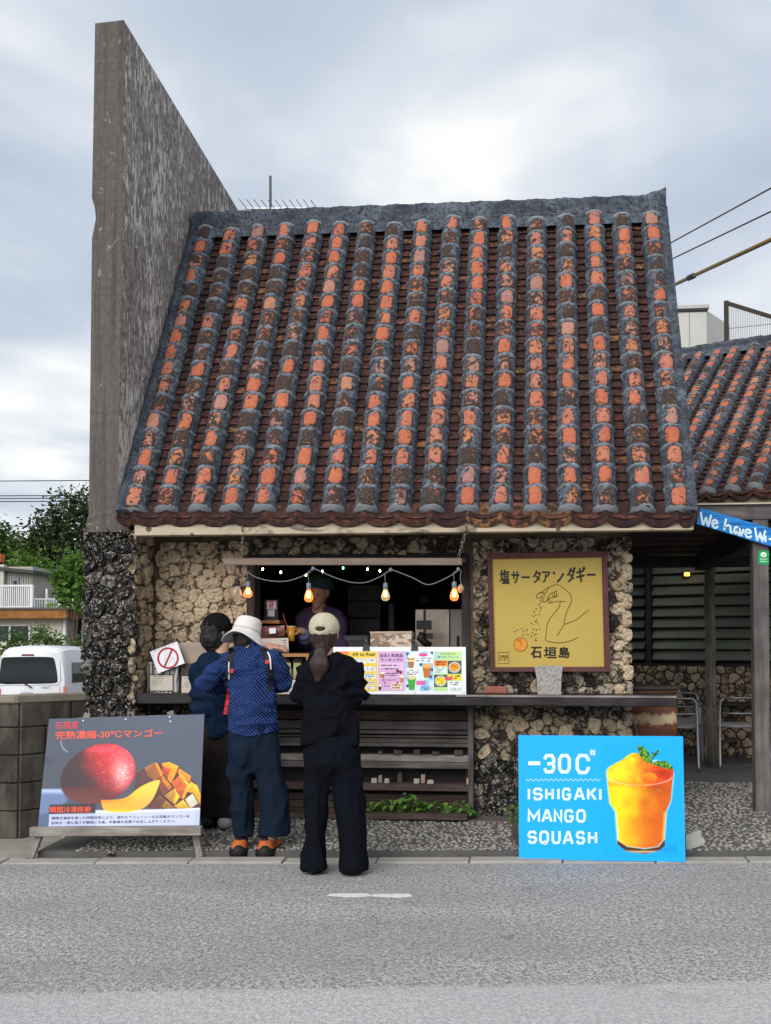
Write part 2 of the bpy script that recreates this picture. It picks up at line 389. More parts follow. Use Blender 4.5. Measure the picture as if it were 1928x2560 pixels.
def stone_mesh(poly, place, depth, joint, rnd, rough=1.0):
    """rounded, pitted stone standing proud of the wall; place(s,t,n) -> world"""
    n = len(poly); cx = sum(p[0] for p in poly) / n; cy = sum(p[1] for p in poly) / n
    per = []
    for i in range(n):
        p, q = poly[i], poly[(i + 1) % n]; L = math.dist(p, q); m = max(1, int(L / .02))
        per += [(p[0] + (q[0] - p[0]) * k / m, p[1] + (q[1] - p[1]) * k / m) for k in range(m)]
    if len(per) < 5: return None
    r0 = sum(math.dist(p, (cx, cy)) for p in per) / max(1, len(per))
    for _ in range(2):
        per = [((per[i - 1][0] + 2 * per[i][0] + per[(i + 1) % len(per)][0]) / 4, (per[i - 1][1] + 2 * per[i][1] + per[(i + 1) % len(per)][1]) / 4) for i in range(len(per))]
    rm = sum(math.dist(p, (cx, cy)) for p in per) / len(per)
    per = [(cx + (p[0] - cx) * (r0 / rm) * .995, cy + (p[1] - cy) * (r0 / rm) * .995) for p in per]
    if rm < .016: return None
    m = len(per); mb = MB(); so = rnd.uniform(0, 99); dz = depth * rnd.uniform(.7, 1.25)
    rings = []
    for sc, hh in ((1.0, -.35), (1.01, .42), (.965, .74), (.84, .93), (.5, 1.0), (.22, 1.0)):
        ring = []
        for k, p in enumerate(per):
            rr = math.dist(p, (cx, cy)); s0 = max(.2, 1 - joint / max(rr, .01)) * sc
            nz = n3((p[0] * 22 + so, p[1] * 22, sc * 3)); nz2 = n3((p[0] * 60 * sc + so, p[1] * 60 * sc, so))
            s0 *= 1 + nz * .13 * rough * min(1, .035 / max(.02, depth))
            h = dz * hh + (nz2 * .014 + nz * .010) * rough * (1 if hh > 0 else 0)
            ring.append(place(cx + (p[0] - cx) * s0, cy + (p[1] - cy) * s0, h))
        rings.append(ring)
    for r_ in rings: mb.v += [tuple(x) for x in r_]
    for i in range(len(rings) - 1):
        for k in range(m): mb.f.append((i * m + k, i * m + (k + 1) % m, (i + 1) * m + (k + 1) % m, (i + 1) * m + k))
    mb.f.append(tuple((len(rings) - 1) * m + k for k in range(m)))
    return mb
def stone_face(parent, w, h, place, size, matf, depth=.035, joint=.007, seed=0, skip=None, rough=1.0, aspect=1.25):
    rnd = random.Random(seed + 100); cnt = 0
    for poly in cells(w, h, size, aspect, seed=seed):
        c = (sum(p[0] for p in poly) / len(poly), sum(p[1] for p in poly) / len(poly))
        if skip and skip(c): continue
        mb = stone_mesh(poly, place, depth, joint, rnd, rough)
        if mb is None: continue
        shade_auto(mb.build('stone', matf(c, rnd), parent, fix=True), 70); cnt += 1
    return cnt

# ------------------------------------------------------------------ ground
YF = 7.75                                            # front plane of the shop wall
KL = G(100, 2160); KR = G(1850, 2158); KS = (KR.y - KL.y) / (KR.x - KL.x)
def kerb_y(x, v=0.0): return KL.y + (x - KL.x) * KS + v
_a, _b = G(0, 2486), G(1928, 2454); SLOPE_ = (_b.y - _a.y) / (_b.x - _a.x); PY_ = (_a.y - SLOPE_ * _a.x + .025) / 10
def mk_asphalt():
    m, t = newmat('worn_asphalt'); v = t.coord()
    agg = t.voro(140, v, out='Color')
    sepc = t.n('ShaderNodeSeparateColor'); t.set(sepc, 0, agg)
    fine = t.noise(120, v, 3, .7)
    b = t.mix(t.ramp(sepc.outputs[0], [(.1, 0), (.9, 1)]), (.20, .197, .194), (.54, .535, .525))
    grit = t.noise(46, t.vmap(v, (1, .8, 1)), 4, .75)
    b = t.mix(t.ramp(grit, [(.38, .75), (.5, 0)]), b, (.12, .118, .118))
    b = t.mix(t.ramp(grit, [(.52, 0), (.64, .6)]), b, (.62, .61, .59))
    b = t.mix(t.ramp(fine, [(.34, .6), (.5, 0)]), b, (.085, .085, .088))
    b = t.mix(t.ramp(t.noise(1.1, t.vmap(v, (.5, 1.6, 1)), 5, .6), [(.4, .38), (.62, 0)]), b, (.22, .216, .212))
    b = t.mix(t.ramp(t.noise(3.1, t.vmap(v, (.35, 2.2, 1), (3, 1, 0)), 5, .7), [(.6, 0), (.72, .25)]), b, (.5, .495, .485))
    sep = t.n('ShaderNodeSeparateXYZ'); t.set(sep, 0, v)
    yy = t.math('ADD', t.math('SUBTRACT', sep.outputs[1], t.math('MULTIPLY', sep.outputs[0], SLOPE_)), t.math('MULTIPLY', t.noise(9, v, 3), .05))
    patch = t.ramp(t.math('DIVIDE', yy, 10), [(PY_ - .0016, 1), (PY_ + .0016, 0)])
    b = t.mix(t.math('MULTIPLY', patch, .42), b, (.56, .56, .57))
    wrp = t.n('ShaderNodeVectorMath', operation='ADD'); t.set(wrp, 0, t.vmap(v, (.55, .8, 1))); t.set(wrp, 1, t.vmap(t.noise(2.2, v, 5, .6, out='Color'), (.5, .5, .5)))
    crk = t.voro(1.0, wrp.outputs[0], feature='DISTANCE_TO_EDGE'); b = t.mix(t.math('MULTIPLY', t.ramp(crk, [(.0, 1), (.007, 0)]), t.ramp(t.noise(.8, v, 3), [(.5, 0), (.6, .55)])), b, (.07, .068, .066))
    b = t.mix(t.ramp(t.noise(1.7, t.vmap(v, (1, 1, 1), (5, 8, 0)), 5, .7), [(.60, 0), (.75, .35)]), b, (.13, .128, .125))
    h = t.math('ADD', t.math('MULTIPLY', t.voro(140, v), -1.0), fine)
    t.out(b, .88, t.bump(h, .55, .006), spec=.2); return m
asphalt = mk_asphalt()
g_ = MB(); g_.add([(-60, -40, 0), (60, -40, 0), (60, kerb_y(60), 0), (-60, kerb_y(-60), 0)], [(0, 1, 2, 3)])
structure(g_.build('road', asphalt))
earth = simple('bare_ground', (.12, .105, .085), .95, .4, 3, .5, 30)
structure(MB().add([(-400, -400, -.62), (400, -400, -.62), (400, 900, -.62), (-400, 900, -.62)], [(0, 1, 2, 3)]).build('ground', earth))
conc_pale = simple('pale_kerb_concrete', (.31, .298, .275), .9, .35, 5, .5, 40)
# kerb strip of cast lengths along the road
kerb = structure(MB().add([(-8, kerb_y(-8, -.002), -.03), (8, kerb_y(8, -.002), -.03), (8, kerb_y(8, .2), -.03), (-8, kerb_y(-8, .2), -.03)], [(0, 1, 2, 3)]).build('gutter_bed', simple('gutter_dirt', (.05, .046, .04), .95, .4, 10)))
kerb_o = structure(MB().bb(-7.9, -7.89, 6, 6.01, -.1, -.09).build('kerb', conc_pale))
x = -6.4; kk = 0
while x < 3.2:
    L = .6
    a = Vector((x + .004, kerb_y(x, -.01), 0)); b = Vector((x + L - .004, kerb_y(x + L, -.01), 0)); dv = Vector((0, .125, 0))
    zt = .012 + .004 * math.sin(kk * 2.1)
    mb = MB(); mb.hexa(a + Vector((0, 0, zt)), b + Vector((0, 0, zt)), b + dv + Vector((0, 0, zt + .006)), a + dv + Vector((0, 0, zt + .006)), Vector((0, 0, .09)))
    mb.build('kerb_block', conc_pale, kerb_o, bevel=.006); x += L; kk += 1
# pebble pavement: a sheet rising gently to the wall, pebbles set in it
def pave_z(x, y): return .045 + max(0, min(1.6, y - kerb_y(x, .16))) * .055
pv_dark = simple('pavement_cement', (.10, .097, .094), .92, .45, 7, .6, 50)
mb = MB(); xs = [-3.25 + i * .25 for i in range(27)]; rows = [.17, .5, .9, 1.3, 1.8, 2.6, 3.4, 4.35]
for j, r_ in enumerate(rows):
    for xx in xs: mb.v.append((xx, kerb_y(xx, r_), pave_z(xx, kerb_y(xx, r_)) + .006 * n3((xx, r_, 0), 3)))
for j in range(len(rows) - 1):
    for i in range(len(xs) - 1): a = j * len(xs) + i; mb.f.append((a, a + 1, a + 1 + len(xs), a + len(xs)))
b0 = len(mb.v)
for xx in xs: mb.v.append((xx, kerb_y(xx, .17), -.04))
for i in range(len(xs) - 1): mb.f.append((b0 + i, b0 + i + 1, i + 1, i))
pavement = structure(mb.build('pavement', pv_dark, fix=False))
peb_mat, t = newmat('white_pebble'); oi = t.n('ShaderNodeObjectInfo').outputs['Random']; v = t.coord(); gi = t.n('ShaderNodeNewGeometry').outputs['Random Per Island']
rr_ = t.math('FRACT', t.math('ADD', oi, gi))
t.out(t.mix(t.noise(60, v, 3), t.ramp(rr_, [(0, (.16, .15, .135)), (.5, (.31, .295, .265)), (1, (.50, .48, .44))]), (.24, .22, .19)), .8, spec=.15)
def pebble_v(c, r1, r2, a, h, n=7):
    ca, sa = math.cos(a), math.sin(a); vs_ = []
    for sc, z in ((1.0, -.004), (.92, h * .6), (.5, h)):
        for k in range(n):
            th = 2 * math.pi * k / n; px_ = r1 * sc * math.cos(th); py_ = r2 * sc * math.sin(th)
            vs_.append((c[0] + px_ * ca - py_ * sa, c[1] + px_ * sa + py_ * ca, c[2] + z))
    fs_ = [(i * n + k, i * n + (k + 1) % n, (i + 1) * n + (k + 1) % n, (i + 1) * n + k) for i in range(2) for k in range(n)] + [tuple(2 * n + k for k in range(n))]
    return vs_, fs_
rp = random.Random(3); grid = {}; rest = MB(); singles = []
BLX0, BLX1 = -.12, 1.02
for _ in range(26000):
    xx = rp.uniform(-3.0, 3.2); dy = .19 + 3.7 * rp.random() ** 1.35; yy = kerb_y(xx, dy)
    if xx < .78 and yy > YF - .22: continue
    if yy > 9.6 - (0 if xx > 1 else 0): continue
    r1 = rp.uniform(.011, .021); key = (int(xx / .03), int(yy / .03))
    if any((xx - q[0]) ** 2 + (yy - q[1]) ** 2 < ((r1 + q[2]) * .82) ** 2 for i in (-1, 0, 1) for j in (-1, 0, 1) for q in grid.get((key[0] + i, key[1] + j), [])): continue
    if rp.random() < .12: continue
    grid.setdefault(key, []).append((xx, yy, r1))
    singles.append((dy, xx, yy, r1))
singles.sort()
for i, (dy, xx, yy, r1) in enumerate(singles):
    vs_, fs_ = pebble_v((0, 0, 0) if i < 300 else (xx, yy, pave_z(xx, yy)), r1 * 1.05, r1 * rp.uniform(.6, .85), rp.uniform(0, 3.14), .007)
    if i < 300:
        if i < 12: singles[i] = MB().add(vs_, fs_).mesh('pebble')
        me = singles[i % 12]
        put('pebble', me, peb_mat, pavement, Matrix.Translation((xx, yy, pave_z(xx, yy))) @ Matrix.Rotation(rp.uniform(0, 6.28), 4, 'Z'))
    else: rest.add(vs_, fs_)
tag(rest.build('pebbles', peb_mat, pavement, fix=False), kind='stuff')
# patch of broken kerb at the left and worn white paint on the road
paint = simple('worn_white_paint', (.62, .62, .60), .8, .25, 30)
for (a, b) in (((818, 2236), (925, 2243)), ((928, 2237), (1028, 2244))):
    mb = MB(); q = [G(a[0] + 8, a[1]), G(b[0] - 6, a[1] - 1), G(b[0] + 4, b[1] - 2), G(b[0] - 30, b[1] + 1), G(a[0] + 40, b[1]), G(a[0], b[1] - 3)]
    mb.prism([Vector((p.x, p.y, .004)) for p in reversed(q)], Vector((0, 0, -.003)))
    structure(mb.build('road_marking', paint))

# ------------------------------------------------------------------ shop building
shop = thing('shop_building', 'stone snack shop with steep red tiled roof and tall concrete wing wall', 'building', (-1.1, YF, 0))
X0, X1 = -2.99, .745                                # facade ends
WX0, WX1, WZ0, WZ1 = -2.20, -.505, 1.0, 2.085       # serving hatch
ZT = 2.30
wall = MB()
wall.bb(X0 - .05, WX0, YF, YF + .18, -.1, ZT); wall.bb(WX1, X1, YF, YF + .18, -.1, ZT)
wall.bb(WX0, WX1, YF, YF + .18, WZ1, ZT); wall.bb(WX0, WX1, YF + .06, YF + .18, -.1, .96)
wall.bb(X1 - .18, X1, YF + .18, 10.2, -.1, ZT + .4)
wall_o = wall.build('wall', backing, shop)
fp = lambda s, t_, n_: Vector((s, YF - n_, t_))
def off(x0, z0): return lambda s, t_, n_: Vector((x0 + s, YF - n_, z0 + t_))
# left panel (tan), strip above the hatch, right panel
nst = stone_face(wall_o, WX0 - X0 - .02, 2.235 - 1.05, off(X0, 1.05), .104, lambda c, r: stone_tan if r.random() < .93 else stone_mix, .022, .0032, 11, aspect=1.15, rough=1.1)
nst += stone_face(wall_o, WX1 - WX0, .15, off(WX0, 2.11), .092, lambda c, r: stone_mix if r.random() < .7 else stone_tan, .035, .005, 12, rough=1.2)
sgx0, sgx1, sgz0, sgz1 = P(1240, 1500, YF).x, P(1505, 1500, YF).x, P(1380, 1660, YF).z, P(1380, 1400, YF).z
def rmat(c, r):
    z = c[1] + .08
    if z < .55: return stone_dark if r.random() < .85 - z * .7 else stone_mix
    if z < 1.0: return stone_mix if r.random() < .6 else stone_tan
    if c[0] > 1.1: return stone_tan if r.random() < .7 else stone_mix
    return stone_grey if r.random() < .55 else stone_mix
nst += stone_face(wall_o, X1 - WX1 - .06, 2.235 - .08, off(WX1 + .06, .08), .098, rmat, .030, .003, 13, rough=1.3, skip=lambda c: sgx0 < c[0] + WX1 + .06 < sgx1 and sgz0 < c[1] + .08 < sgz1)
nst += stone_face(wall_o, .36, .9, off(X0, .08), .12, lambda c, r: stone_dark, .035, .008, 14)
# corner stones at the right end: bulging past the edge
rc = random.Random(5)
zc = .1
while zc < 2.2:
    hh = rc.uniform(.08, .14); w_ = rc.uniform(.05, .085)
    poly = [(X1 - .05, zc), (X1 + w_ * .4, zc + .006), (X1 + w_ * .45, zc + hh - .01), (X1 - .05, zc + hh)]
    mb = stone_mesh([(p[0], p[1]) for p in poly], fp, .045, .003, rc, 1.2)
    if mb: shade_auto(mb.build('stone', stone_tan if zc > .9 and rc.random() < .8 else stone_mix, wall_o), 70)
    zc += hh
# column under the wing wall
CX0, CX1, CY0 = -3.40, -3.00, 7.32
colm = MB().bb(CX0 + .03, CX1 - .03, CY0 + .03, YF + .1, -.3, 2.30).build('stone_column', backing, shop)
stone_face(colm, CX1 - CX0, 2.42, lambda s, t_, n_: Vector((CX0 + s, CY0 + .03 - n_, -.1 + t_)), .115, lambda c, r: stone_dark, .05, .008, 21, rough=1.5, aspect=1.5)
stone_face(colm, YF - CY0 - .02, 2.42, lambda s, t_, n_: Vector((CX1 - .03 + n_, CY0 + s, -.1 + t_)), .115, lambda c, r: stone_tan if c[1] > 1.1 and r.random() < .75 else (stone_mix if c[1] > .8 else stone_dark), .035, .008, 22, rough=1.3, aspect=1.1)
stone_face(colm, YF - CY0 + .1, 2.42, lambda s, t_, n_: Vector((CX0 + .03 - n_, CY0 + s, -.1 + t_)), .13, lambda c, r: stone_dark, .045, .008, 23, rough=1.5)
# wing wall: tall board-cast concrete, chipped on its front arris
WL, WR, WY0, WY1 = -3.352, -3.118, 7.30, 10.9
prof = [(2.27, 0), (4.55, 0), (4.63, .016), (4.70, .028), (4.78, .020), (4.86, -.004), (5.4, 0), (6.235, .004)]
mb = MB(); nq = len(prof)
for (z, c) in prof:
    lx = WL + c + .004 * n3((z, 0, 1), 2)
    mb.v += [(lx, WY0 + .01 * abs(c) * 20, z), (WR + .003 * n3((z, 3, 1), 3), WY0, z + (.012 if z > 6 else 0)), (WR, WY1, z - (.17 if z > 6 else 0)), (WL, WY1, z - (.17 if z > 6 else 0))]
front = [(i * 4, i * 4 + 1, i * 4 + 5, i * 4 + 4) for i in range(nq - 1)]
side = [(i * 4 + 1, i * 4 + 2, i * 4 + 6, i * 4 + 5) for i in range(nq - 1)]
oth = [(i * 4 + 2, i * 4 + 3, i * 4 + 7, i * 4 + 6) for i in range(nq - 1)] + [(i * 4 + 3, i * 4, i * 4 + 4, i * 4 + 7) for i in range(nq - 1)]
mb.f = front + side + oth + [((nq - 1) * 4 + k for k in range(4)), (3, 2, 1, 0)]; mb.f = [tuple(f) for f in mb.f]
wing = mb.build('wing_wall', concrete, shop, fix=False); wing.data.materials.append(wing_side)
for i in range(len(front), len(front) + len(side)): wing.data.polygons[i].material_index = 1
# bulky plaster shoulder where wing meets column
MB().add([(CX0 + .02, 7.30, 2.30), (CX1 - .02, 7.30, 2.27), (WR + .02, 7.29, 2.46), (WL - .005, 7.29, 2.40), (CX0 + .02, YF, 2.30), (CX1 - .02, YF, 2.27), (WR + .02, YF, 2.46), (WL - .005, YF, 2.40)],
         [(0, 1, 2, 3), (7, 6, 5, 4), (0, 4, 5, 1), (1, 5, 6, 2), (2, 6, 7, 3), (3, 7, 4, 0)]).build('plaster_shoulder', concrete, shop, bevel=.01)

# ------------------------------------------------------------------ tiled roof (shared by both buildings)
def roof(parent, EL, ER, RL, RR, nrib, ntile, npan, single_pan, ridge_h=.18, seed=0, tilt_end=.07):
    rnd = random.Random(seed)
    def S(s, t_): return EL.lerp(ER, s).lerp(RL.lerp(RR, s), t_)
    ux = (ER - EL).normalized(); ut = (RL.lerp(RR, .5) - EL.lerp(ER, .5)); TL_ = ut.length; ut.normalize(); un = ux.cross(ut).normalized()
    if un.z < 0: un = -un
    W = (ER - EL).length; pitch = W / nrib
    deck = MB(); deck.hexa(S(0, 0) - un * .03, S(1, 0) - un * .03, S(1, 1) - un * .03, S(0, 1) - un * .03, un * .07)
    # back slope mirrored about the ridge
    h = (RL - EL); back = Vector((-(ut.x) * 0, 0, 0))
    bL = RL + Vector((ut.x, ut.y, -ut.z)) * TL_; bR = RR + Vector((ut.x, ut.y, -ut.z)) * TL_
    nb = Vector((un.x * -1, un.y * -1, un.z))
    deck.hexa(RL - nb * .03, RR - nb * .03, bR - nb * .03, bL - nb * .03, nb * .07)
    rf = deck.build('roof', pan_mat, parent)
    RB = .083
    slen = TL_ - .12
    frame = Matrix((ux, ut, un)).transposed().to_4x4()
    # cover tiles: shells of a cone on the rib, a few meshes shared
    tl = slen / ntile
    shells = []
    for q in range(6):
        mb = MB(); nu, nv = 8, 4; L = tl * .94
        for j in range(nv + 1):
            for i in range(nu + 1):
                a = R(-41 + 82 * i / nu); y = (j / nv - .5) * L; rr = RB + .0055 - .004 * (j / nv) + .0015 * n3((i * .7 + q * 9, j * .9, q))
                mb.v.append((rr * math.sin(a), y, rr * math.cos(a)))
        for j in range(nv):
            for i in range(nu): k = j * (nu + 1) + i; mb.f.append((k, k + 1, k + nu + 2, k + nu + 1))
        # front lip
        b0 = len(mb.v)
        for i in range(nu + 1):
            a = R(-41 + 82 * i / nu); mb.v.append(((RB - .012) * math.sin(a), -.5 * L, (RB - .012) * math.cos(a)))
        for i in range(nu): mb.f.append((b0 + i, b0 + i + 1, i + 1, i))
        me = mb.mesh('cover_tile'); me.polygons.foreach_set('use_smooth', [True] * len(me.polygons)); me.materials.append(tile_mat); shells.append(me)
    pans = []
    for q in range(5):
        mb = MB(); nu = 6; L = slen / npan * 1.25; hw = pitch * .5
        for j, (y, dz) in enumerate(((-.5 * L, .016), (.5 * L, -.010))):
            for i in range(nu + 1):
                xx = -hw + 2 * hw * i / nu; sag = .030 * (1 - (xx / hw) ** 2)
                mb.v.append((xx, y + (.004 * n3((i + q * 5, j, 0)) - .010 * (1 - (xx / hw) ** 2) if j == 0 else 0), dz - sag + .02))
        for i in range(nu): mb.f.append((i, i + 1, i + nu + 2, i + nu + 1))
        b0 = len(mb.v)
        for i in range(nu + 1): p = mb.v[i]; mb.v.append((p[0], p[1] + .005, p[2] - .024))
        for i in range(nu): mb.f.append((b0 + i, b0 + i + 1, i + 1, i))
        me = mb.mesh('pan_tile'); me.materials.append(pan_mat); pans.append(me)
    ribs = [(i + .5) / nrib for i in range(nrib)]
    wob = [rnd.uniform(-.010, .010) for _ in ribs]
    for i, s in enumerate(ribs):
        # mortar rib with a raised collar at each tile joint
        path = MB(); nsub = 8; nu = 12; m = ntile * nsub + 1; t0 = .02; topx = rnd.uniform(-.03, .05)
        for j in range(m):
            tt = t0 + (slen + topx - t0) * j / (m - 1); fr = (j % nsub) / nsub; dj = min(fr, 1 - fr)
            coll = (.009 + .005 * n3((i * 5.3, tt * 9, 4))) * max(0, 1 - dj / .15) if j else .006
            c = S(s, tt / TL_) + ux * wob[i] * (1 - 2 * tt / slen)
            for k in range(nu + 1):
                a = R(-98 + 196 * k / nu); p = c
                rr = RB * (1.0 if abs(a) < 1.2 else 1.06) + coll + .006 * n3((i * 3.1 + k * .8, tt * 14, seed)) + .0045 * n3((k * 2.1, tt * 40, i * 7.7))
                path.v.append(tuple(p + ux * rr * math.sin(a) + un * (rr * math.cos(a) - .008)))
        for j in range(m - 1):
            for k in range(nu): q = j * (nu + 1) + k; path.f.append((q, q + 1, q + nu + 2, q + nu + 1))
        path.f.append(tuple(range(nu, -1, -1))); path.f.append(tuple((m - 1) * (nu + 1) + k for k in range(nu + 1)))
        path.build('mortar_rib', mortar, rf, smooth=True, fix=True)
        for j in range(ntile):
            tt = t0 + (slen + topx - t0) * (j + .5) / ntile
            c = S(s, tt / TL_) + ux * wob[i] * (1 - 2 * tt / slen) - un * .008
            put('cover_tile', shells[rnd.randrange(6)], None, rf, Matrix.Translation(c + ux * rnd.uniform(-.006, .006) + ut * rnd.uniform(-.008, .004)) @ frame @ Matrix.Rotation(rnd.uniform(-.05, .05), 4, 'Y') @ Matrix.Rotation(rnd.uniform(-.03, .03), 4, 'Z') @ Matrix.Diagonal((rnd.uniform(.88, 1.06), rnd.uniform(.86, 1.06), 1, 1)))
    # pan tiles in the troughs
    allp = []; stuff = MB()
    chan = [(i) / nrib for i in range(nrib + 1)]
    for i, s in enumerate(chan):
        for j in range(npan):
            tt = .03 + slen * j / npan
            allp.append((j, i, s, tt))
    allp.sort(key=lambda q: q[0])
    for k, (j, i, s, tt) in enumerate(allp):
        c = S(s, tt / TL_) - un * .020 + ux * rnd.uniform(-.008, .008)
        if i == 0: c = c + ux * pitch * .28
        if i == nrib: c = c - ux * pitch * .28
        M_ = Matrix.Translation(c) @ frame @ Matrix.Rotation(rnd.uniform(-.06, .06), 4, 'Z') @ Matrix.Rotation(rnd.uniform(-.03, .03), 4, 'X')
        if i in (0, nrib): M_ = M_ @ Matrix.Diagonal((.5, 1, 1, 1))
        me = pans[rnd.randrange(5)]
        if k < single_pan: put('pan_tile', me, None, rf, M_)
        else:
            stuff.add([M_ @ v_.co for v_ in me.vertices], [tuple(p.vertices) for p in me.polygons])
    if stuff.v: tag(stuff.build('pan_tiles', pan_mat, rf, fix=False), kind='stuff')
    # scalloped eave tiles hanging over the fascia
    for i in range(nrib + 1):
        mb = MB(); nu = 8; hw = pitch * .5 * (1 if 0 < i < nrib else .5); c0 = S(i / nrib, 0) + (ux * pitch * .25 if i == 0 else (-ux * pitch * .25 if i == nrib else Vector((0, 0, 0))))
        for (dt, dn, dz) in ((.10, .018, 0), (-.055, .022, 0), (-.055, .004, -.012)):
            for k in range(nu + 1):
                xx = -hw + 2 * hw * k / nu; sag = .05 * (1 - (xx / hw) ** 2)
                p = c0 + ux * xx + ut * dt + un * (dn - sag * (1 if dt < 0 else .5)); mb.v.append((p.x, p.y, p.z + dz - sag * (.45 if dt < 0 else 0)))
        for j in range(2):
            for k in range(nu): a = j * (nu + 1) + k; mb.f.append((a, a + 1, a + nu + 2, a + nu + 1))
        mb.build('eave_tile', pan_mat, rf, smooth=True, fix=False)
    # ridge: mortar band, bumped top, ends swept up
    nseg = nrib * 8; mb = MB()
    for k in range(nseg + 1):
        s = k / nseg; p = S(s, 1)
        bump_ = .012 * max(0, math.cos(2 * math.pi * (s * nrib - .5))) ** 2 + .005 * n3((s * 40, 0, seed))
        lift = tilt_end * max(0, (s - .955) / .045) ** 1.3 
        hy = Vector((un.x, un.y, 0)).normalized()
        tb = S(s, 1 - .20 / TL_) + un * .028; z1 = p.z + ridge_h * .62 + bump_ + lift
        mb.v += [tuple(tb), tuple(S(s, 1 - .03 / TL_) + un * (.060 + .006 * n3((s * 30, 2, seed)))), (p.x + hy.x * .07, p.y + hy.y * .07, z1 - .03), (p.x + hy.x * .045, p.y + hy.y * .045, z1), (p.x - hy.x * .10, p.y - hy.y * .10, z1), (p.x - hy.x * .16, p.y - hy.y * .16, p.z - .16)]
    for k in range(nseg):
        for q in range(5): a = k * 6 + q; mb.f.append((a, a + 1, a + 7, a + 6))
    mb.f.append(tuple(range(5, -1, -1))); mb.f.append(tuple(nseg * 6 + q for q in range(6)))
    shade_auto(mb.build('ridge_mortar', mortar_flat, rf), 45)
    for k in range(nrib):           # clay caps peeping out of the ridge top
        s = (k + .5) / nrib
        if rnd.random() < .8:
            p = S(s, 1) + Vector((0, 0, ridge_h * .62 + .004)); hy = Vector((un.x, un.y, 0)).normalized(); L = pitch * .34
            mb = MB(); pts = []
            for a in range(7):
                th = math.pi * a / 6; pts.append(p + hy * (-.03 + .055 * math.cos(th)) + Vector((0, 0, .026 * math.sin(th))) - ux * L)
            mb.prism(pts, ux * 2 * L); mb.build('ridge_cap', pan_mat, rf)
    # verge mortar on both gable edges
    for s_, sg in ((0, 1), (1, -1)):
        mb = MB(); m = 40
        for j in range(m + 1):
            c = S(s_, j / m); w_ = .05 + .012 * n3((j * .7, s_, seed))
            for (dx, dn) in ((-.012, -.09), (-.014, .035), (.02, .052), (w_ + .02, .030), (w_ + .03, -.01)):
                mb.v.append(tuple(c + ux * sg * dx + un * (dn + .004 * n3((j, dx * 50, 1)))))
        for j in range(m):
            for q in range(4): a = j * 5 + q; mb.f.append((a, a + 1, a + 6, a + 5))
        mb.f.append((0, 1, 2, 3, 4)); mb.f.append(tuple(m * 5 + q for q in (4, 3, 2, 1, 0)))
        shade_auto(mb.build('verge_mortar', mortar_flat, rf), 50)
    return rf, S
EL, ER, RL, RR = Vector((-3.095, 7.25, 2.405)), Vector((1.172, 7.25, 2.345)), Vector((-3.085, 8.87, 5.29)), Vector((1.196, 8.87, 5.262))
roof_o, S_roof = roof(shop, EL, ER, RL, RR, 17, 17, 38, 300, seed=4)
# fascia beam, soffit, gable infill
MB().hexa((-2.975, 7.262, 2.318), (1.16, 7.262, 2.307), (1.16, 7.262, 2.232), (-2.975, 7.262, 2.236), Vector((0, -.10, 0))).build('fascia_board', fascia_mat, shop, bevel=.004)
MB().hexa((-2.98, 7.365, 2.30), (-2.98, YF, 2.30), (1.15, YF, 2.29), (1.15, 7.365, 2.29), Vector((0, 0, -.02))).build('soffit_board', dark_wood, shop)
mb = MB(); mb.prism([(X1 - .02, YF + .02, ZT), (X1 - .02, 10.15, ZT), (X1 - .02, 8.87, 5.1)], Vector((-.14, 0, 0))); mb.build('gable_wall', concrete, shop)
MB().bb(X1, 1.15, 7.40, YF + .1, 2.36, 2.40).build('eave_underside', dark_wood, shop)
# mortar wedge under the eave tiles
MB().hexa((-3.0, 7.285, 2.40), (1.165, 7.285, 2.37), (1.165, 7.285, 2.31), (-3.0, 7.285, 2.32), Vector((0, -.06, 0))).build('eave_bedding', simple('eave_mortar', (.33, .27, .19), .9, .4, 9, .5), shop)

# ------------------------------------------------------------------ hatch, counter, planks below, dark room
MB().bb(WX0 - .03, WX1 + .03, YF - .035, YF + .16, WZ1 - .005, WZ1 + .045).build('lintel', dark_wood, shop, bevel=.004)
for xx in (WX0 - .005, WX1 + .005):
    MB().bb(xx - .032, xx + .032, YF - .03, YF + .15, .97, WZ1 - .006).build('jamb', post_wood, shop, bevel=.004)
counter = MB().bb(-3.0, 1.046, 7.36, YF + .13, .965, 1.043).build('counter', wood_mat('counter_wood', (.018, .016, .018), (.05, .045, .048), rough=.45), shop, bevel=.006)
MB().bb(-.55, 1.044, 7.354, 7.362, 1.030, 1.0445).build('counter_lip', grey_wood, counter)
PXL, PXR = -2.63, -.47
def plank(v0, v1, y0, th, mat, x0=PXL, x1=PXR, name='plank'):
    za, zb = P(1000, v1, y0).z, P(1000, v0, y0).z
    return MB().bb(x0, x1, y0, y0 + th, za, zb).build(name, mat, shop, bevel=.003)
for (v0, v1, y0, th, mt) in ((1777, 1800, 7.74, .06, brown_wood), (1803, 1824, 7.71, .05, plank_wood), (1826.5, 1835, 7.69, .06, plank_wood), (1839, 1844, 7.70, .06, plank_wood), (1847, 1857, 7.67, .08, plank_wood), (1858.5, 1867, 7.63, .16, plank_wood),
        (1888, 1904, 7.64, .15, grey_wood), (1905.5, 1921, 7.62, .05, plank_wood), (1960, 1977, 7.62, .18, brown_wood), (1985, 2003, 7.72, .05, brown_wood), (2004.5, 2022, 7.71, .05, brown_wood), (2023.5, 2036, 7.70, .05, brown_wood)):
    plank(v0, v1, y0, th, mt)
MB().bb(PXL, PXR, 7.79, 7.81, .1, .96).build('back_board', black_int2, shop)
MB().bb(PXR - .004, PXR + .034, 7.60, 7.80, .08, .962).build('frame_post', wood_mat('frame_post_wood', (.05, .045, .045), (.16, .15, .15), 'Z'), shop, bevel=.003)
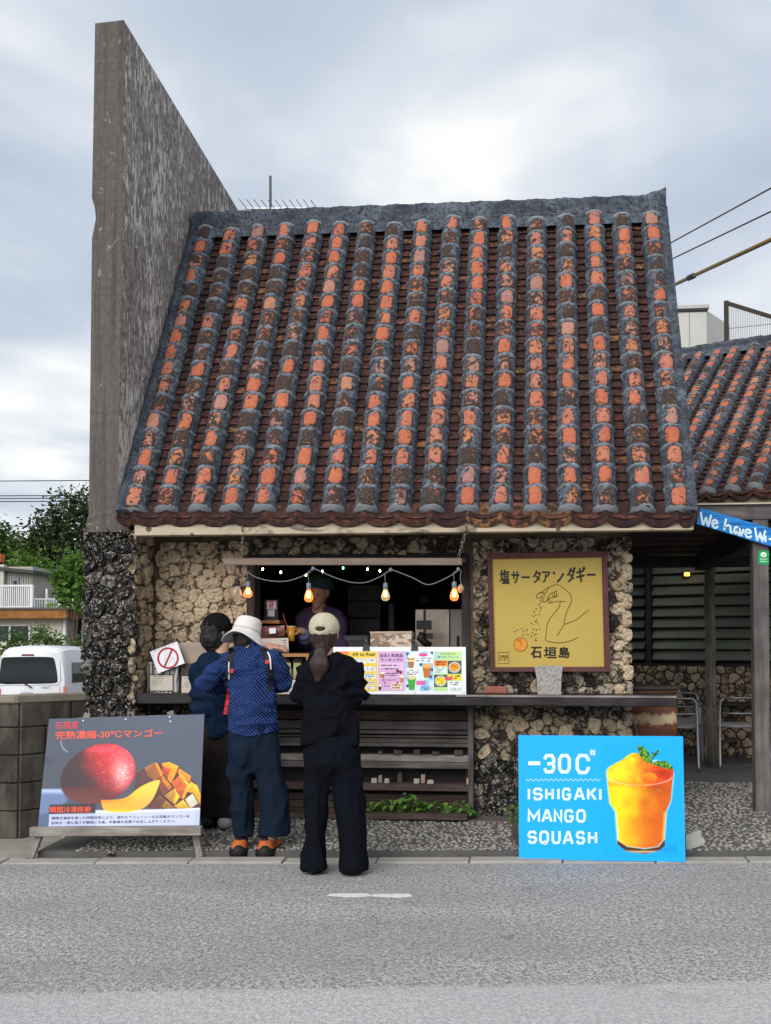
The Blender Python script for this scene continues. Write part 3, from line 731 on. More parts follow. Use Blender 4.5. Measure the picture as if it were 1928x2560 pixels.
MB().bb(PXL - .04, PXL - .001, 7.60, 7.80, .08, .962).build('frame_post', post_wood, shop, bevel=.003)
mb = MB(); mb.bar(P(915, 2043, 7.5) + Vector((-1.6, 0, 0)), P(1170, 2042, 7.5), .09, .045); mb.build('sill_timber', brown_wood, shop, bevel=.006)
MB().bb(WX1, X1, 7.5, 7.58, .07, .10).build('base_ledge', simple('ledge', (.14, .11, .09), .9, .4, 9, .5), shop, bevel=.004)
# room behind the hatch
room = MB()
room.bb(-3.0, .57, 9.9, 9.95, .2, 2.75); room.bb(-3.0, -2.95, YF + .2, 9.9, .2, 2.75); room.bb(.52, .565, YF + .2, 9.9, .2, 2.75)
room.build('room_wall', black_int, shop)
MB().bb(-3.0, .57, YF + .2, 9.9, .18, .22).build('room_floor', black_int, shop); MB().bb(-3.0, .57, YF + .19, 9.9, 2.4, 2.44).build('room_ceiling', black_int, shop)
# flap held out over the hatch by two chains
fa, fb = P(558, 1404, 7.42), P(1155, 1404, 7.42)
flap = MB().hexa((fa.x, 7.42, fa.z + .027), (fb.x, 7.42, fb.z + .027), (fb.x, 7.42, fb.z - .026), (fa.x, 7.42, fa.z - .026), Vector((0, -.03, 0))).build('flap', brown_edge, shop, bevel=.003)
MB().hexa((WX0 - .02, 7.45, fa.z + .02), (WX1 + .02, 7.45, fb.z + .02), (WX1 + .02, YF - .04, WZ1 + .03), (WX0 - .02, YF - .04, WZ1 + .03), Vector((0, 0, .022))).build('flap_panel', dark_wood, flap)
steel = simple('galvanised_steel', (.45, .44, .42), .35, .2, 30, metallic=.9)
def chain(pa, pb, parent, n=9):
    mb = MB(); d = pb - pa; L = d.length / n
    for i in range(n):
        c = pa + d * ((i + .5) / n); ax = d.normalized(); sd_ = ax.orthogonal().normalized() if i % 2 else ax.cross(ax.orthogonal()).normalized()
        pts = [c + ax * (L * .62 * math.cos(a)) + sd_ * (L * .3 * math.sin(a)) for a in [2 * math.pi * k / 10 for k in range(11)]]
        mb.tube(pts, .0035, 5, cap=False)
    return mb.build('chain', steel, parent, smooth=True)
chain(P(607, 1326, 7.27), Vector((fa.x + .14, 7.44, fa.z + .03)), flap, 7); chain(P(1166, 1326, 7.27), Vector((fb.x - .03, 7.44, fb.z + .03)), flap, 7)
rust = simple('rusty_iron', (.16, .075, .04), .8, .5, 20, .5)
for u in (607, 1166):
    p = P(u, 1322, 7.255); MB().tube([p + Vector((0, .02, .02)), p + Vector((0, -.015, .018)), p + Vector((0, -.02, -.005)), p + Vector((0, -.005, -.022))], .006, 6).build('hook', rust, flap, smooth=True)
print('STONES', nst)
# ------------------------------------------------------------------ lettering and flat print
INK = {}
def ink(c, rough=.5):
    k = tuple(round(x, 3) for x in c)
    if k not in INK:
        m, t = newmat('printed_ink'); t.out(c, rough, spec=.25); INK[k] = m
    return INK[k]
def text_polys(s, bold=0.0):
    cu = bpy.data.curves.new('t', 'FONT'); cu.body = s; cu.size = 1; cu.resolution_u = 3; cu.offset = bold
    ob = bpy.data.objects.new('t', cu); col.objects.link(ob)
    dg = bpy.context.evaluated_depsgraph_get(); dg.update()
    me = bpy.data.meshes.new_from_object(ob.evaluated_get(dg))
    v = np.array([tuple(x.co)[:2] for x in me.vertices]) if len(me.vertices) else np.zeros((0, 2)); f = [tuple(p.vertices) for p in me.polygons]
    bpy.data.objects.remove(ob, do_unlink=True); bpy.data.meshes.remove(me)
    return v, f
def lettering(s, place, x0, y0, x1, y1, color, parent, bold=.0, name='lettering', skew=0.0, x1b=None, slope=0.0):
    """text fitted to the photograph rectangle, laid on the sign's own plane by place(u,v)"""
    v, f = text_polys(s, 0.0)
    if not len(v): return None
    lo, hi = v.min(0), v.max(0); d = np.maximum(hi - lo, 1e-6); q = (v - lo) / d
    mb = MB(); wpx = bold * (y1 - y0) * 1.6                      # bolder strokes: the same outline set down again a hair to each side
    for k, (ox, oy) in enumerate(((0, 0), (-1, 0), (1, 0), (0, -.7), (0, .7)) if bold > 0 else ((0, 0),)):
        mb.add([place(x0 + a * (x1 - x0) + (b - .5) * skew + ox * wpx, y1 + b * (y0 - y1) + slope * a + oy * wpx) + Vector((0, -.00012 * k, 0)) for a, b in q], f)
    return mb.build(name, ink(color), parent, fix=False)
def strokes(lines, place, w, color, parent, name='drawn_line', closed=False):
    """polylines in photograph pixels drawn as flat ribbons w pixels wide"""
    mb = MB()
    for L in lines:
        pts = [Vector((p[0], p[1])) for p in L]; n = len(pts)
        if n < 2: continue
        left = []; right = []
        for i in range(n):
            if closed and (pts[0] - pts[-1]).length < .01: a = pts[i - 1] if i else pts[-2]; b = pts[i + 1] if i < n - 1 else pts[1]
            else: a = pts[max(0, i - 1)]; b = pts[min(n - 1, i + 1)]
            d1 = (pts[i] - a); d2 = (b - pts[i]); d = (d1.normalized() if d1.length else Vector((0, 0))) + (d2.normalized() if d2.length else Vector((0, 0)))
            d = d.normalized() if d.length else Vector((1, 0)); nn = Vector((-d.y, d.x)); k = 1.0
            if d1.length and d2.length: k = 1 / max(.5, abs(nn.dot(Vector((-d1.y, d1.x)).normalized())))
            left.append(place(*(pts[i] + nn * w / 2 * k))); right.append(place(*(pts[i] - nn * w / 2 * k)))
        mb.add(left + right, [(i, i + 1, n + i + 1, n + i) for i in range(n - 1)])
    return mb.build(name, ink(color), parent, fix=False)
def smooth_line(pts, n=6):
    out = []
    for i in range(len(pts) - 1):
        p0, p1, p2, p3 = pts[max(0, i - 1)], pts[i], pts[i + 1], pts[min(len(pts) - 1, i + 2)]
        for k in range(n):
            t_ = k / n; out.append(tuple(.5 * (2 * p1[j] + (p2[j] - p0[j]) * t_ + (2 * p0[j] - 5 * p1[j] + 4 * p2[j] - p3[j]) * t_ ** 2 + (3 * p1[j] - p0[j] - 3 * p2[j] + p3[j]) * t_ ** 3) for j in (0, 1)))
    return out + [tuple(pts[-1])]
def mk_print():
    m, t = newmat('colour_print'); a = t.n('ShaderNodeVertexColor'); a.layer_name = 'ink'
    t.out(a.outputs[0], .42, spec=.3); return m
print_mat = mk_print()
def printed(name, place, x0, y0, x1, y1, nx, ny, fn, parent):
    """flat colour print: a fine grid whose points carry the ink colour fn(U,V) (sRGB 0..1)"""
    U, V = np.meshgrid(np.linspace(x0, x1, nx), np.linspace(y0, y1, ny))
    colr = np.clip(fn(U, V), 0, 1); rgb = np.where(colr <= .04045, colr / 12.92, ((colr + .055) / 1.055) ** 2.4)
    # corners are affine on a plane to good accuracy: use exact ray for each point
    me = bpy.data.meshes.new(name)
    vs_ = [tuple(place(u, v)) for u, v in zip(U.ravel(), V.ravel())]
    idx = np.arange(nx * ny).reshape(ny, nx)
    f = np.stack([idx[:-1, :-1], idx[1:, :-1], idx[1:, 1:], idx[:-1, 1:]], -1).reshape(-1, 4)
    me.from_pydata(vs_, [], f.tolist()); at = me.color_attributes.new('ink', 'FLOAT_COLOR', 'POINT')
    at.data.foreach_set('color', np.concatenate([rgb.reshape(-1, 3), np.ones((nx * ny, 1))], 1).astype(np.float32).ravel())
    me.update(); return put(name, me, print_mat, parent)
def sm(a, b, x): t_ = np.clip((x - a) / (b - a), 0, 1); return t_ * t_ * (3 - 2 * t_)
def over(base, c, a): return base * (1 - a[..., None]) + (np.array(c) if np.ndim(c) == 1 else c) * a[..., None]
def vnoise(U, V, s, seed=0):
    r = np.random.default_rng(seed); g = r.random((64, 64)); x = U / s + seed * 3.7; y = V / s + seed * 1.3
    xi = np.floor(x).astype(int); yi = np.floor(y).astype(int); fx = x - xi; fy = y - yi; fx = fx * fx * (3 - 2 * fx); fy = fy * fy * (3 - 2 * fy)
    G_ = lambda a, b: g[a % 64, b % 64]
    return (G_(xi, yi) * (1 - fx) + G_(xi + 1, yi) * fx) * (1 - fy) + (G_(xi, yi + 1) * (1 - fx) + G_(xi + 1, yi + 1) * fx) * fy
def inpoly(U, V, poly, soft=1.2):
    """soft mask of a polygon in photograph pixels"""
    inside = np.zeros(U.shape, bool); dist = np.full(U.shape, 1e9); n = len(poly)
    for i in range(n):
        (x1, y1), (x2, y2) = poly[i], poly[(i + 1) % n]
        c = ((y1 > V) != (y2 > V)) & (U < (x2 - x1) * (V - y1) / ((y2 - y1) if y2 != y1 else 1e-9) + x1); inside ^= c
        dx, dy = x2 - x1, y2 - y1; t_ = np.clip(((U - x1) * dx + (V - y1) * dy) / (dx * dx + dy * dy + 1e-9), 0, 1)
        dist = np.minimum(dist, np.hypot(U - x1 - t_ * dx, V - y1 - t_ * dy))
    return sm(-soft, soft, np.where(inside, dist, -dist))
Z5 = lambda pts: [(40 + x / 3.2038, 1720 + y / 3.2038) for x, y in pts]      # from the enlarged view of the mango board
Z7 = lambda pts: [(1260 + x / 2.494, 1780 + y / 2.494) for x, y in pts]      # blue board
Z8 = lambda pts: [(1200 + x / 4.628, 1360 + y / 4.628) for x, y in pts]      # yellow board
def board(name, corners, parent, mat, th=.012):
    q = [Vector(c) for c in corners]; nrm = (q[1] - q[0]).cross(q[3] - q[0]).normalized()
    if nrm.y > 0: nrm = -nrm
    return MB().hexa(*q, nrm * th).build(name, mat, parent)

# ------------------------------------------------------------------ mango board on its easel
mc = [P(122.8, 1797.5, 6.62), P(511, 1786, 6.70), P(499, 2066, 6.43), P(94.7, 2069, 6.36)]
mpl = Plane(mc[3], mc[2], (mc[0] + mc[1]) / 2)
mc = [mpl.at(122.8, 1797.5), mpl.at(511, 1786), mpl.at(499, 2066), mpl.at(94.7, 2069)]
mango = thing('mango_sign', 'dark grey board with photo of red mango and cubed slices standing on easel', 'sign', mc[3])
board('panel', [p - mpl.n * .0015 for p in mc], mango, simple('board_back', (.16, .18, .22), .6, .05), .008)
def quad_place(c, n_, offn):
    """bilinear photograph-rectangle -> board surface"""
    return None
mp = lambda u, v: mpl.at(u, v, .0012); mp2 = lambda u, v: mpl.at(u, v, .0026)
def mango_print(U, V):
    x = (U - 40) * 3.2038; y = (V - 1720) * 3.2038
    L = 265 - (y - 248) * (90 / 867.); Rr = 1508 - (y - 212) * (38 / 893.)
    b = np.zeros(U.shape + (3,)); b[:] = (.235, .265, .325)
    g = sm(300, 1400, x) * .5 + sm(900, 250, y) * .25; b += g[..., None] * np.array((.05, .06, .08)); b += ((vnoise(x, y, 9, 3) - .5) * .03)[..., None]
    b = over(b, (.17, .19, .24), sm(80, 0, np.hypot(x - 240, (y - 590) * 1.4)) * .5)
    # bowl of the plate
    plate = inpoly(U, V, Z5([(200, 818), (360, 818), (420, 905), (300, 1000), (180, 1030)]), 4); b = over(b, (.38, .48, .66), plate * .85)
    b = over(b, (.66, .74, .87), plate * np.exp(-((y - 832) / 22.) ** 2) * .9)
    rim = sm(0, 14, y - (985 - ((x - 640) / 900.) ** 2 * 26 - 8)) * sm(620, 650, x) * (x < Rr); b = over(b, (.66, .71, .80), rim); b = over(b, (.86, .88, .92), rim * np.exp(-((y - (995 - ((x - 640) / 900.) ** 2 * 26)) / 10.) ** 2))
    low = sm(1000, 1030, y) * sm(660, 610, x); b = over(b, (.27, .36, .52), low * .8)
    # cubed mango
    cubes = [([(955, 690), (990, 668), (1050, 690), (1080, 760), (1010, 800), (955, 790)], (.33, .20, .22)),
             ([(1030, 650), (1118, 606), (1175, 705), (1110, 750), (1065, 720)], (.62, .36, .16)), ([(1118, 606), (1135, 615), (1180, 700), (1165, 730)], (.86, .55, .14)),
             ([(1168, 615), (1230, 604), (1305, 640), (1245, 775), (1218, 745)], (.93, .58, .08)), ([(1172, 635), (1240, 662), (1215, 735), (1178, 690)], (.76, .27, .13)),
             ([(1310, 655), (1400, 715), (1395, 765), (1330, 720), (1295, 690)], (.93, .55, .14)), ([(1145, 720), (1180, 712), (1248, 800), (1180, 870), (1150, 800)], (.52, .26, .17)), ([(1180, 712), (1248, 800), (1230, 830), (1165, 740)], (.80, .46, .12)),
             ([(1250, 770), (1320, 695), (1395, 785), (1330, 895), (1300, 880)], (.80, .36, .14)), ([(1320, 695), (1395, 785), (1345, 900), (1330, 890), (1370, 790), (1310, 715)], (.97, .66, .10)),
             ([(1370, 840), (1400, 760), (1450, 790), (1478, 860), (1475, 940), (1420, 850)], (.95, .68, .10)), ([(1190, 870), (1270, 815), (1312, 880), (1270, 940)], (.72, .53, .16)), ([(1270, 815), (1312, 880), (1270, 945), (1258, 900), (1285, 870)], (.93, .72, .14)),
             ([(1355, 900), (1415, 855), (1460, 930), (1400, 968)], (.83, .80, .70)), ([(1085, 940), (1150, 870), (1190, 900), (1160, 965), (1090, 968)], (.40, .22, .18)), ([(1165, 960), (1200, 905), (1265, 965), (1240, 975)], (.60, .42, .16)), ([(1265, 955), (1340, 903), (1392, 965), (1330, 975)], (.90, .70, .12))]
    back = inpoly(U, V, Z5([(950, 790), (1000, 670), (1120, 610), (1310, 640), (1440, 770), (1478, 900), (1475, 965), (1080, 975), (960, 900)]), 1.5); b = over(b, (.30, .13, .10), back)
    for pl, c in cubes:
        a = inpoly(U, V, Z5(pl), .9); sh = 1 + (vnoise(x, y, 26, 5) - .5) * .22; px0 = [p[0] for p in pl]; py0 = [p[1] for p in pl]; gr = .82 + .36 * np.clip((max(py0) - y) / (max(py0) - min(py0)), 0, 1) * (.5 + .5 * np.clip((x - min(px0)) / (max(px0) - min(px0)), 0, 1)); edge_ = inpoly(U, V, Z5(pl), 2.4); cc_ = np.clip(np.array(c) * (sh * gr)[..., None], 0, 1); cc_ = over(cc_, np.clip(cc_ * 1.15 + .1, 0, 1), (1 - sm(.55, 1, edge_)) * .6); b = over(b, cc_, a)
    # whole mango
    ang = R(-22); ca, sa = math.cos(ang), math.sin(ang); mx, my = 655, 700
    xr = (x - mx) * ca + (y - my) * sa; yr = -(x - mx) * sa + (y - my) * ca
    rr = np.hypot(xr / 312., yr / (228. + 16 * np.sin(xr / 300.))); a = sm(1.012, .985, rr)
    nz = np.sqrt(np.clip(1 - rr ** 2, 0, 1)); nxv, nyv = (x - mx) / 312., (y - my) / 230.
    lamb = np.clip(nxv * .72 - nyv * .45 + nz * .42, 0, 1)
    blot = vnoise(x, y, 70, 8) * .6 + vnoise(x, y, 28, 9) * .4
    red = np.stack([.30 + .62 * lamb, .10 + .12 * lamb ** 2, .13 + .14 * lamb ** 2], -1)
    red = over(red, (.78, .34, .22), np.clip(blot - .55, 0, 1) * lamb * 2.2)
    red = over(red, (.17, .11, .16), sm(.42, .0, lamb) * .8 * (y < 800)); red = over(red, (.40, .20, .17), sm(780, 900, y) * .75 * sm(820, 600, x))
    hl = np.exp(-(((x - 850) / 75.) ** 2 + ((y - 690) / 120.) ** 2)); red = over(red, (.96, .74, .74), hl * .8)
    hl2 = np.exp(-(((x - 690) / 130.) ** 2 + ((y - 500) / 26.) ** 2)); red = over(red, (.96, .30, .38), hl2 * .7)
    drops = (vnoise(x, y, 11, 12) > .80) & (vnoise(x, y, 60, 14) > .42); red = over(red, np.clip(red * 1.3 + .14, 0, 1), drops * .7 * (.35 + lamb))
    red *= (1 + (vnoise(x, y, 5, 71) - .5) * .16 + (vnoise(x, y, 16, 72) - .5) * .12)[..., None]; red = over(red, (.25, .07, .10), (vnoise(x, y, 6, 73) > .86) * .45)
    b = over(b, np.clip(red, 0, 1), a)
    b = over(b, (.74, .80, .88), inpoly(U, V, Z5([(352, 425), (362, 422), (375, 480), (420, 522), (410, 526), (368, 492)]), 1) * .5)
    # wedge
    wedge = Z5(smooth_line([(680, 905), (870, 890), (1000, 800), (1140, 745), (1142, 800), (1080, 920), (980, 985), (820, 1000), (710, 985), (680, 905)], 5))
    a = inpoly(U, V, wedge, 1.0); wc = np.stack([.96 - .05 * vnoise(x, y, 40, 4), .62 + .14 * sm(1000, 800, y) * sm(700, 1000, x), .16 + .12 * sm(900, 1100, x) + 0 * x], -1)
    wc = over(wc, (.97, .78, .10), sm(960, 1000, y) * .8); wc = over(wc, (.75, .26, .08), sm(40, 0, np.abs(y - (905 - (x - 680) * .02))) * sm(1000, 700, x) * .35); b = over(b, wc, a)
    # caption panels
    b = over(b, (.17, .12, .15), inpoly(U, V, Z5([(268, 942), (640, 932), (638, 1008), (264, 1014)]), .6))
    b = over(b, (.72, .75, .86), inpoly(U, V, Z5([(266, 1016), (1430, 990), (1426, 1092), (262, 1110)]), .6) * .9)
    return b
# the print is laid corner to corner on the board
def corner_place(c4, offv):
    return lambda s, t_: c4[3].lerp(c4[2], s).lerp(c4[0].lerp(c4[1], s), 1 - t_) + offv
_cp = corner_place(mc, mpl.n * .0012)
def mango_uv(S_, T_):
    u = (94.7 + (499 - 94.7) * S_) * T_ + (122.8 + (511 - 122.8) * S_) * (1 - T_); v = (2069 + (2066 - 2069) * S_) * T_ + (1797.5 + (1786 - 1797.5) * S_) * (1 - T_)
    return mango_print(u, v)
printed('photo_print', _cp, 0, 0, 1, 1, 300, 215, mango_uv, mango)
orange_red = lin('e8503a')
def z5box(x0, y0, x1, y1): (a, b), (c, d) = Z5([(x0, y0), (x1, y1)]); return a, b, c, d
lettering('石垣産', mp2, *z5box(315, 272, 502, 330), lin('d8404a'), mango, .008, skew=0, slope=-1.5)
lettering('完熟濃縮-30℃マンゴー', mp2, *z5box(318, 348, 1175, 412), lin('ee5c42'), mango, .010, slope=-6)
lettering('瞬間冷凍技術', mp2, *z5box(274, 952, 600, 1002), lin('f05a38'), mango, .008, slope=-1)
lettering('瞬間冷凍技を使った特殊技術により、採れたてジューシーな石垣産のマンゴーを', mp2, *z5box(288, 1032, 1390, 1056), lin('33384a'), mango, .004, slope=-5)
lettering('旨味を一滴も逃さず瞬時に冷凍。半解凍の状態でお召し上がりください。', mp2, *z5box(286, 1070, 1280, 1094), lin('33384a'), mango, .004, slope=-5)
mb = MB()
for (x, y) in ((880, 250), (1231, 232), (1238, 268), (540, 262)):
    p = mpl.at(*Z5([(x, y)])[0], .002); mb.add([p + Vector((.006 * math.cos(a), 0, .006 * math.sin(a))) - Vector((0, .002, 0)) for a in [k * math.pi / 3 for k in range(6)]], [(0, 1, 2, 3, 4, 5)])
tag(mb.build('pin_heads', simple('pin_white', (.8, .8, .8), .4, .02), mango), kind='stuff')
easel = thing('easel', 'weathered wooden easel holding the mango board at the kerb', 'easel', G(300, 2150))
back = -mpl.n
legs = [(mpl.at(216, 1781) + back * .035, G(75, 2152)), (mpl.at(423, 1775) + back * .035, G(501, 2147))]
for (a, b) in legs:
    b = Vector((b.x, b.y, .008)); MB().bar(a, b, .045, .03, (0, 1, 0)).build('leg', grey_wood_z, easel, bevel=.003)
for (a, b) in legs:
    c = Vector((a.x * .7 + b.x * .3, a.y + .62, pave_z(a.x, a.y + .62))); MB().bar(a.lerp(b, .06) + Vector((0, .03, 0)), c, .04, .028, (0, 1, 0)).build('rear_leg', grey_wood_z, easel, bevel=.003)
la, lb = mpl.at(79, 2080, .012), mpl.at(506, 2077, .012)
MB().bar(la, lb, .055, .058).build('ledge', grey_wood, easel, bevel=.004)
MB().bar(mpl.at(190, 1799) + back * .03, mpl.at(440, 1791) + back * .03, .02, .04).build('top_rail', grey_wood, easel)

# ------------------------------------------------------------------ blue mango squash board
bq = Z7([(90, 145), (1117, 152), (1132, 935), (95, 918)])
BY = 6.64
b_bl = G(*bq[3], .012); b_br = G(*bq[2], .012); b_tl = P(*bq[0], b_bl.y + .10)
bpl = Plane(b_bl, b_br, b_tl); bc = [bpl.at(*q) for q in bq]
blue = thing('drink_sign', 'bright blue board advertising mango squash with picture of drink leaning at kerb', 'sign', b_bl)
mblue, t = newmat('blue_print'); v = t.coord(); t.out(t.mix(t.noise(2, v, 2), lin('00a2fa'), lin('0aa8ff')), .38, spec=.3)
board('panel', bc, blue, mblue, .03)
bp = lambda u, v: bpl.at(u, v, .0014); bp2 = lambda u, v: bpl.at(u, v, .0026)
# chamfered block capitals as strokes on a 0..1 grid (y down)
c_ = .22
GL = {'I': [[(.5, 0), (.5, 1)]], 'S': [[(1, c_), (1 - c_, 0), (c_, 0), (0, c_), (0, .5 - c_ * .6), (c_, .5), (1 - c_, .5), (1, .5 + c_ * .6), (1, 1 - c_), (1 - c_, 1), (c_, 1), (0, 1 - c_)]],
      'H': [[(0, 0), (0, 1)], [(1, 0), (1, 1)], [(0, .5), (1, .5)]], 'G': [[(1, c_), (1 - c_, 0), (c_, 0), (0, c_), (0, 1 - c_), (c_, 1), (1 - c_, 1), (1, 1 - c_), (1, .55), (.5, .55)]],
      'A': [[(0, 1.06), (.42, 0), (.58, 0), (1, 1.06)], [(.2, .7), (.8, .7)]], 'K': [[(0, 0), (0, 1)], [(1, -.04), (.12, .56)], [(.36, .4), (1, 1.04)]],
      'M': [[(0, 1.07), (0, .0), (.5, .72), (1, .0), (1, 1.07)]], 'N': [[(0, 1.07), (0, 0), (1, 1), (1, -.07)]], 'O': [[(c_, 0), (1 - c_, 0), (1, c_), (1, 1 - c_), (1 - c_, 1), (c_, 1), (0, 1 - c_), (0, c_), (c_, 0)]],
      'Q': [[(c_, 0), (1 - c_, 0), (1, c_), (1, 1 - c_), (1 - c_, 1), (c_, 1), (0, 1 - c_), (0, c_), (c_, 0)], [(.52, .8), (.72, 1.18)]], 'U': [[(0, -.07), (0, 1 - c_), (c_, 1), (1 - c_, 1), (1, 1 - c_), (1, -.07)]],
      '3': [[(0, c_), (c_, 0), (1 - c_, 0), (1, c_), (1, .5 - c_ * .6), (1 - c_ * .8, .5), (.3, .5)], [(1 - c_ * .8, .5), (1, .5 + c_ * .6), (1, 1 - c_), (1 - c_, 1), (c_, 1), (0, 1 - c_)]],
      'C': [[(1, c_ * 1.5), (1, c_), (1 - c_, 0), (c_, 0), (0, c_), (0, 1 - c_), (c_, 1), (1 - c_, 1), (1, 1 - c_), (1, 1 - c_ * 1.5)]]}
GL['0'] = GL['O']
pale = lin('cfe6fb')
def block(word, boxes, wpx):
    for ch, (x0, y0, x1, y1) in zip(word, boxes):
        h = wpx * 2.494 / 2
        lines = [Z7([(x0 + h + p[0] * (x1 - x0 - 2 * h), y0 + h + p[1] * (y1 - y0 - 2 * h)) for p in L]) for L in GL[ch]]
        strokes(lines, bp2, wpx, pale, blue, 'lettering', True)
block('30C', [(243, 262, 322, 384), (337, 262, 418, 384), (447, 262, 537, 388)], 8.2)
strokes([Z7([(152, 320), (227, 320)])], bp2, 10, pale, blue, 'lettering')
strokes([Z7([(545, 236), (545, 270)]), Z7([(563, 236), (563, 270)]), Z7([(537, 243), (571, 243)]), Z7([(537, 263), (571, 263)])], bp2, 4.4, pale, blue, 'lettering')
strokes([Z7([(138 + i * 15.5, 424 + (7 if i % 2 else -7)) for i in range(31)])], bp2, 1.1, pale, blue, 'zigzag_line')
block('ISHIGAKI', [(146, 472, 166, 552), (180, 472, 243, 552), (257, 472, 312, 552), (330, 472, 350, 552), (362, 472, 420, 552), (436, 472, 506, 552), (518, 472, 580, 552), (592, 474, 611, 554)], 6.2)
block('MANGO', [(148, 607, 226, 688), (234, 607, 304, 688), (310, 607, 365, 688), (376, 607, 436, 690), (450, 607, 511, 690)], 6.2)
block('SQUASH', [(147, 740, 208, 822), (220, 740, 282, 824), (297, 740, 355, 824), (366, 742, 436, 826), (448, 742, 508, 826), (524, 742, 582, 826)], 6.2)
def drink_print(U, V):
    x = (U - 1260) * 2.494; y = (V - 1780) * 2.494
    b = np.zeros(U.shape + (3,)); b[:] = (0., .637, .984); b = over(b, (0., .52, .80), np.exp(-(((x - 1030) / 75.) ** 2 + ((y - 855) / 22.) ** 2)) * .6)
    glass = Z7([(634, 370), (650, 345), (740, 300), (960, 300), (1045, 345), (1062, 375), (1058, 440), (1045, 560), (1018, 620), (1005, 800), (965, 862), (885, 885), (765, 868), (705, 820), (690, 620), (655, 570), (645, 470)])
    top = Z7(smooth_line([(645, 365), (665, 338), (735, 300), (785, 262), (830, 256), (870, 282), (900, 300), (960, 335), (1052, 355), (1056, 385), (1040, 430), (880, 470), (700, 440), (645, 365)], 4))
    glow = inpoly(U, V, glass, 3.2); b = over(b, (.72, .86, .92), glow * .9)
    body = inpoly(U, V, Z7([(642, 372), (1056, 372), (1050, 450), (1040, 555), (1010, 620), (998, 795), (960, 838), (880, 850), (770, 838), (712, 800), (696, 620), (660, 565), (650, 460)]), 1.4)
    k = sm(660, 1000, x + (vnoise(x, y, 60, 2) - .5) * 160 + (y - 560) * .12)
    liq = np.stack([.97 - .16 * k, .80 - .44 * k, .04 + .02 * k], -1); liq = over(liq, (.99, .86, .08), np.exp(-(((x - 720) / 50.) ** 2)) * .6)
    liq = over(liq, (.62, .20, .02), np.exp(-(((x - 950) / 90.) ** 2 + ((y - 430) / 80.) ** 2)) * .75); liq *= (1 + (vnoise(x, y, 6, 6) - .5) * .12)[..., None]
    liq = over(liq, (.99, .80, .12), np.exp(-(((x - 760) / 130.) ** 2 + ((y - 780) / 120.) ** 2)) * .5); b = over(b, np.clip(liq, 0, 1), body)
    for sx, w_ in ((1005, 9), (1022, 5)): b = over(b, (.98, .72, .30), body * np.exp(-((x - sx + (y - 620) * .06) / w_) ** 2) * sm(600, 640, y) * .8)
    b = over(b, (.93, .93, .75), body * np.exp(-((x - 700 - (y - 620) * .08) / 6.) ** 2) * sm(590, 640, y) * .7)
    waist = np.exp(-((y - (600 - ((x - 850) / 200.) ** 2 * -18)) / 16.) ** 2); b = over(b, (.55, .25, .02), body * waist * sm(980, 1030, x) * .5)
    base = inpoly(U, V, Z7([(706, 800), (770, 842), (880, 856), (965, 842), (1004, 795), (1004, 835), (965, 866), (885, 886), (765, 870), (708, 826)]), 1.2); b = over(b, (.30, .17, .06), base); b = over(b, (.92, .80, .62), base * np.exp(-((y - 872) / 8.) ** 2) * .8)
    a = inpoly(U, V, top, 1.4); kk = sm(720, 960, x); tp = np.stack([.99 - .12 * kk, .82 - .52 * kk ** 1.4, .10 - .02 * kk], -1)
    lump = vnoise(x, y, 44, 21) * .6 + vnoise(x, y, 18, 22) * .4; tp *= (.80 + .38 * lump)[..., None]; tp = over(tp, (.66, .13, .03), np.exp(-(((x - 1000) / 60.) ** 2 + ((y - 385) / 40.) ** 2)) * .8); b = over(b, np.clip(tp, 0, 1), a)
    ball = sm(1.05, .92, np.hypot((x - 908) / 48., (y - 410) / 32.)); bc_ = np.stack([.98 - .1 * sm(390, 450, y), .56 - .2 * sm(380, 450, y), .06 + 0 * x], -1); b = over(b, bc_, ball)
    b = over(b, (.85, .42, .05), body * np.exp(-((y - 450) / 14.) ** 2) * .6 * vnoise(x, y, 7, 31))
    rimd = np.abs(np.hypot((x - 848) / 207., (y - 395) / 62.) - 1); b = over(b, (.93, .90, .80), sm(.05, .0, rimd) * sm(385, 420, y) * .75)
    for (bx, by) in ((838, 494), (965, 490)): b = over(b, (.92, .70, .40), sm(1.5, .9, np.abs(np.hypot(x - bx, y - by) - 8)) * .5)
    for leaf in ([(830, 208), (870, 218), (905, 255), (918, 300), (915, 322), (885, 310), (850, 272)], [(918, 240), (935, 258), (950, 240), (968, 235), (962, 258), (938, 285), (925, 280)], [(918, 322), (960, 305), (1010, 308), (1045, 335), (1052, 358), (1000, 350), (950, 335)]):
        a = inpoly(U, V, Z7(smooth_line(leaf + [leaf[0]], 4)), .9); lc = np.stack([.10 + .30 * (vnoise(x, y, 7, 41) > .55), .30 + .34 * (vnoise(x, y, 7, 41) > .55), .10 + 0 * x], -1); b = over(b, lc, a)
    b = over(b, (.10, .30, .12), inpoly(U, V, Z7([(915, 322), (925, 280), (932, 285), (922, 324)]), .8))
    return b
(dx0, dy0), (dx1, dy1) = Z7([(618, 195), (1085, 900)])
printed('drink_picture', bp, dx0, dy0, dx1, dy1, 150, 226, drink_print, blue)
foot_mat = simple('support_metal', (.42, .41, .39), .5, .3, 20, metallic=.4)
pa = P(1722, 2128, 6.86)
mb = MB(); q = Z7([(1135, 770), (1200, 742), (1232, 738), (1228, 770), (1255, 800), (1252, 826), (1190, 848), (1138, 860)])
mb.prism([P(u, v_, 6.85) for u, v_ in reversed(q)], Vector((0, .03, 0))); mb.build('stand_foot', foot_mat, blue)
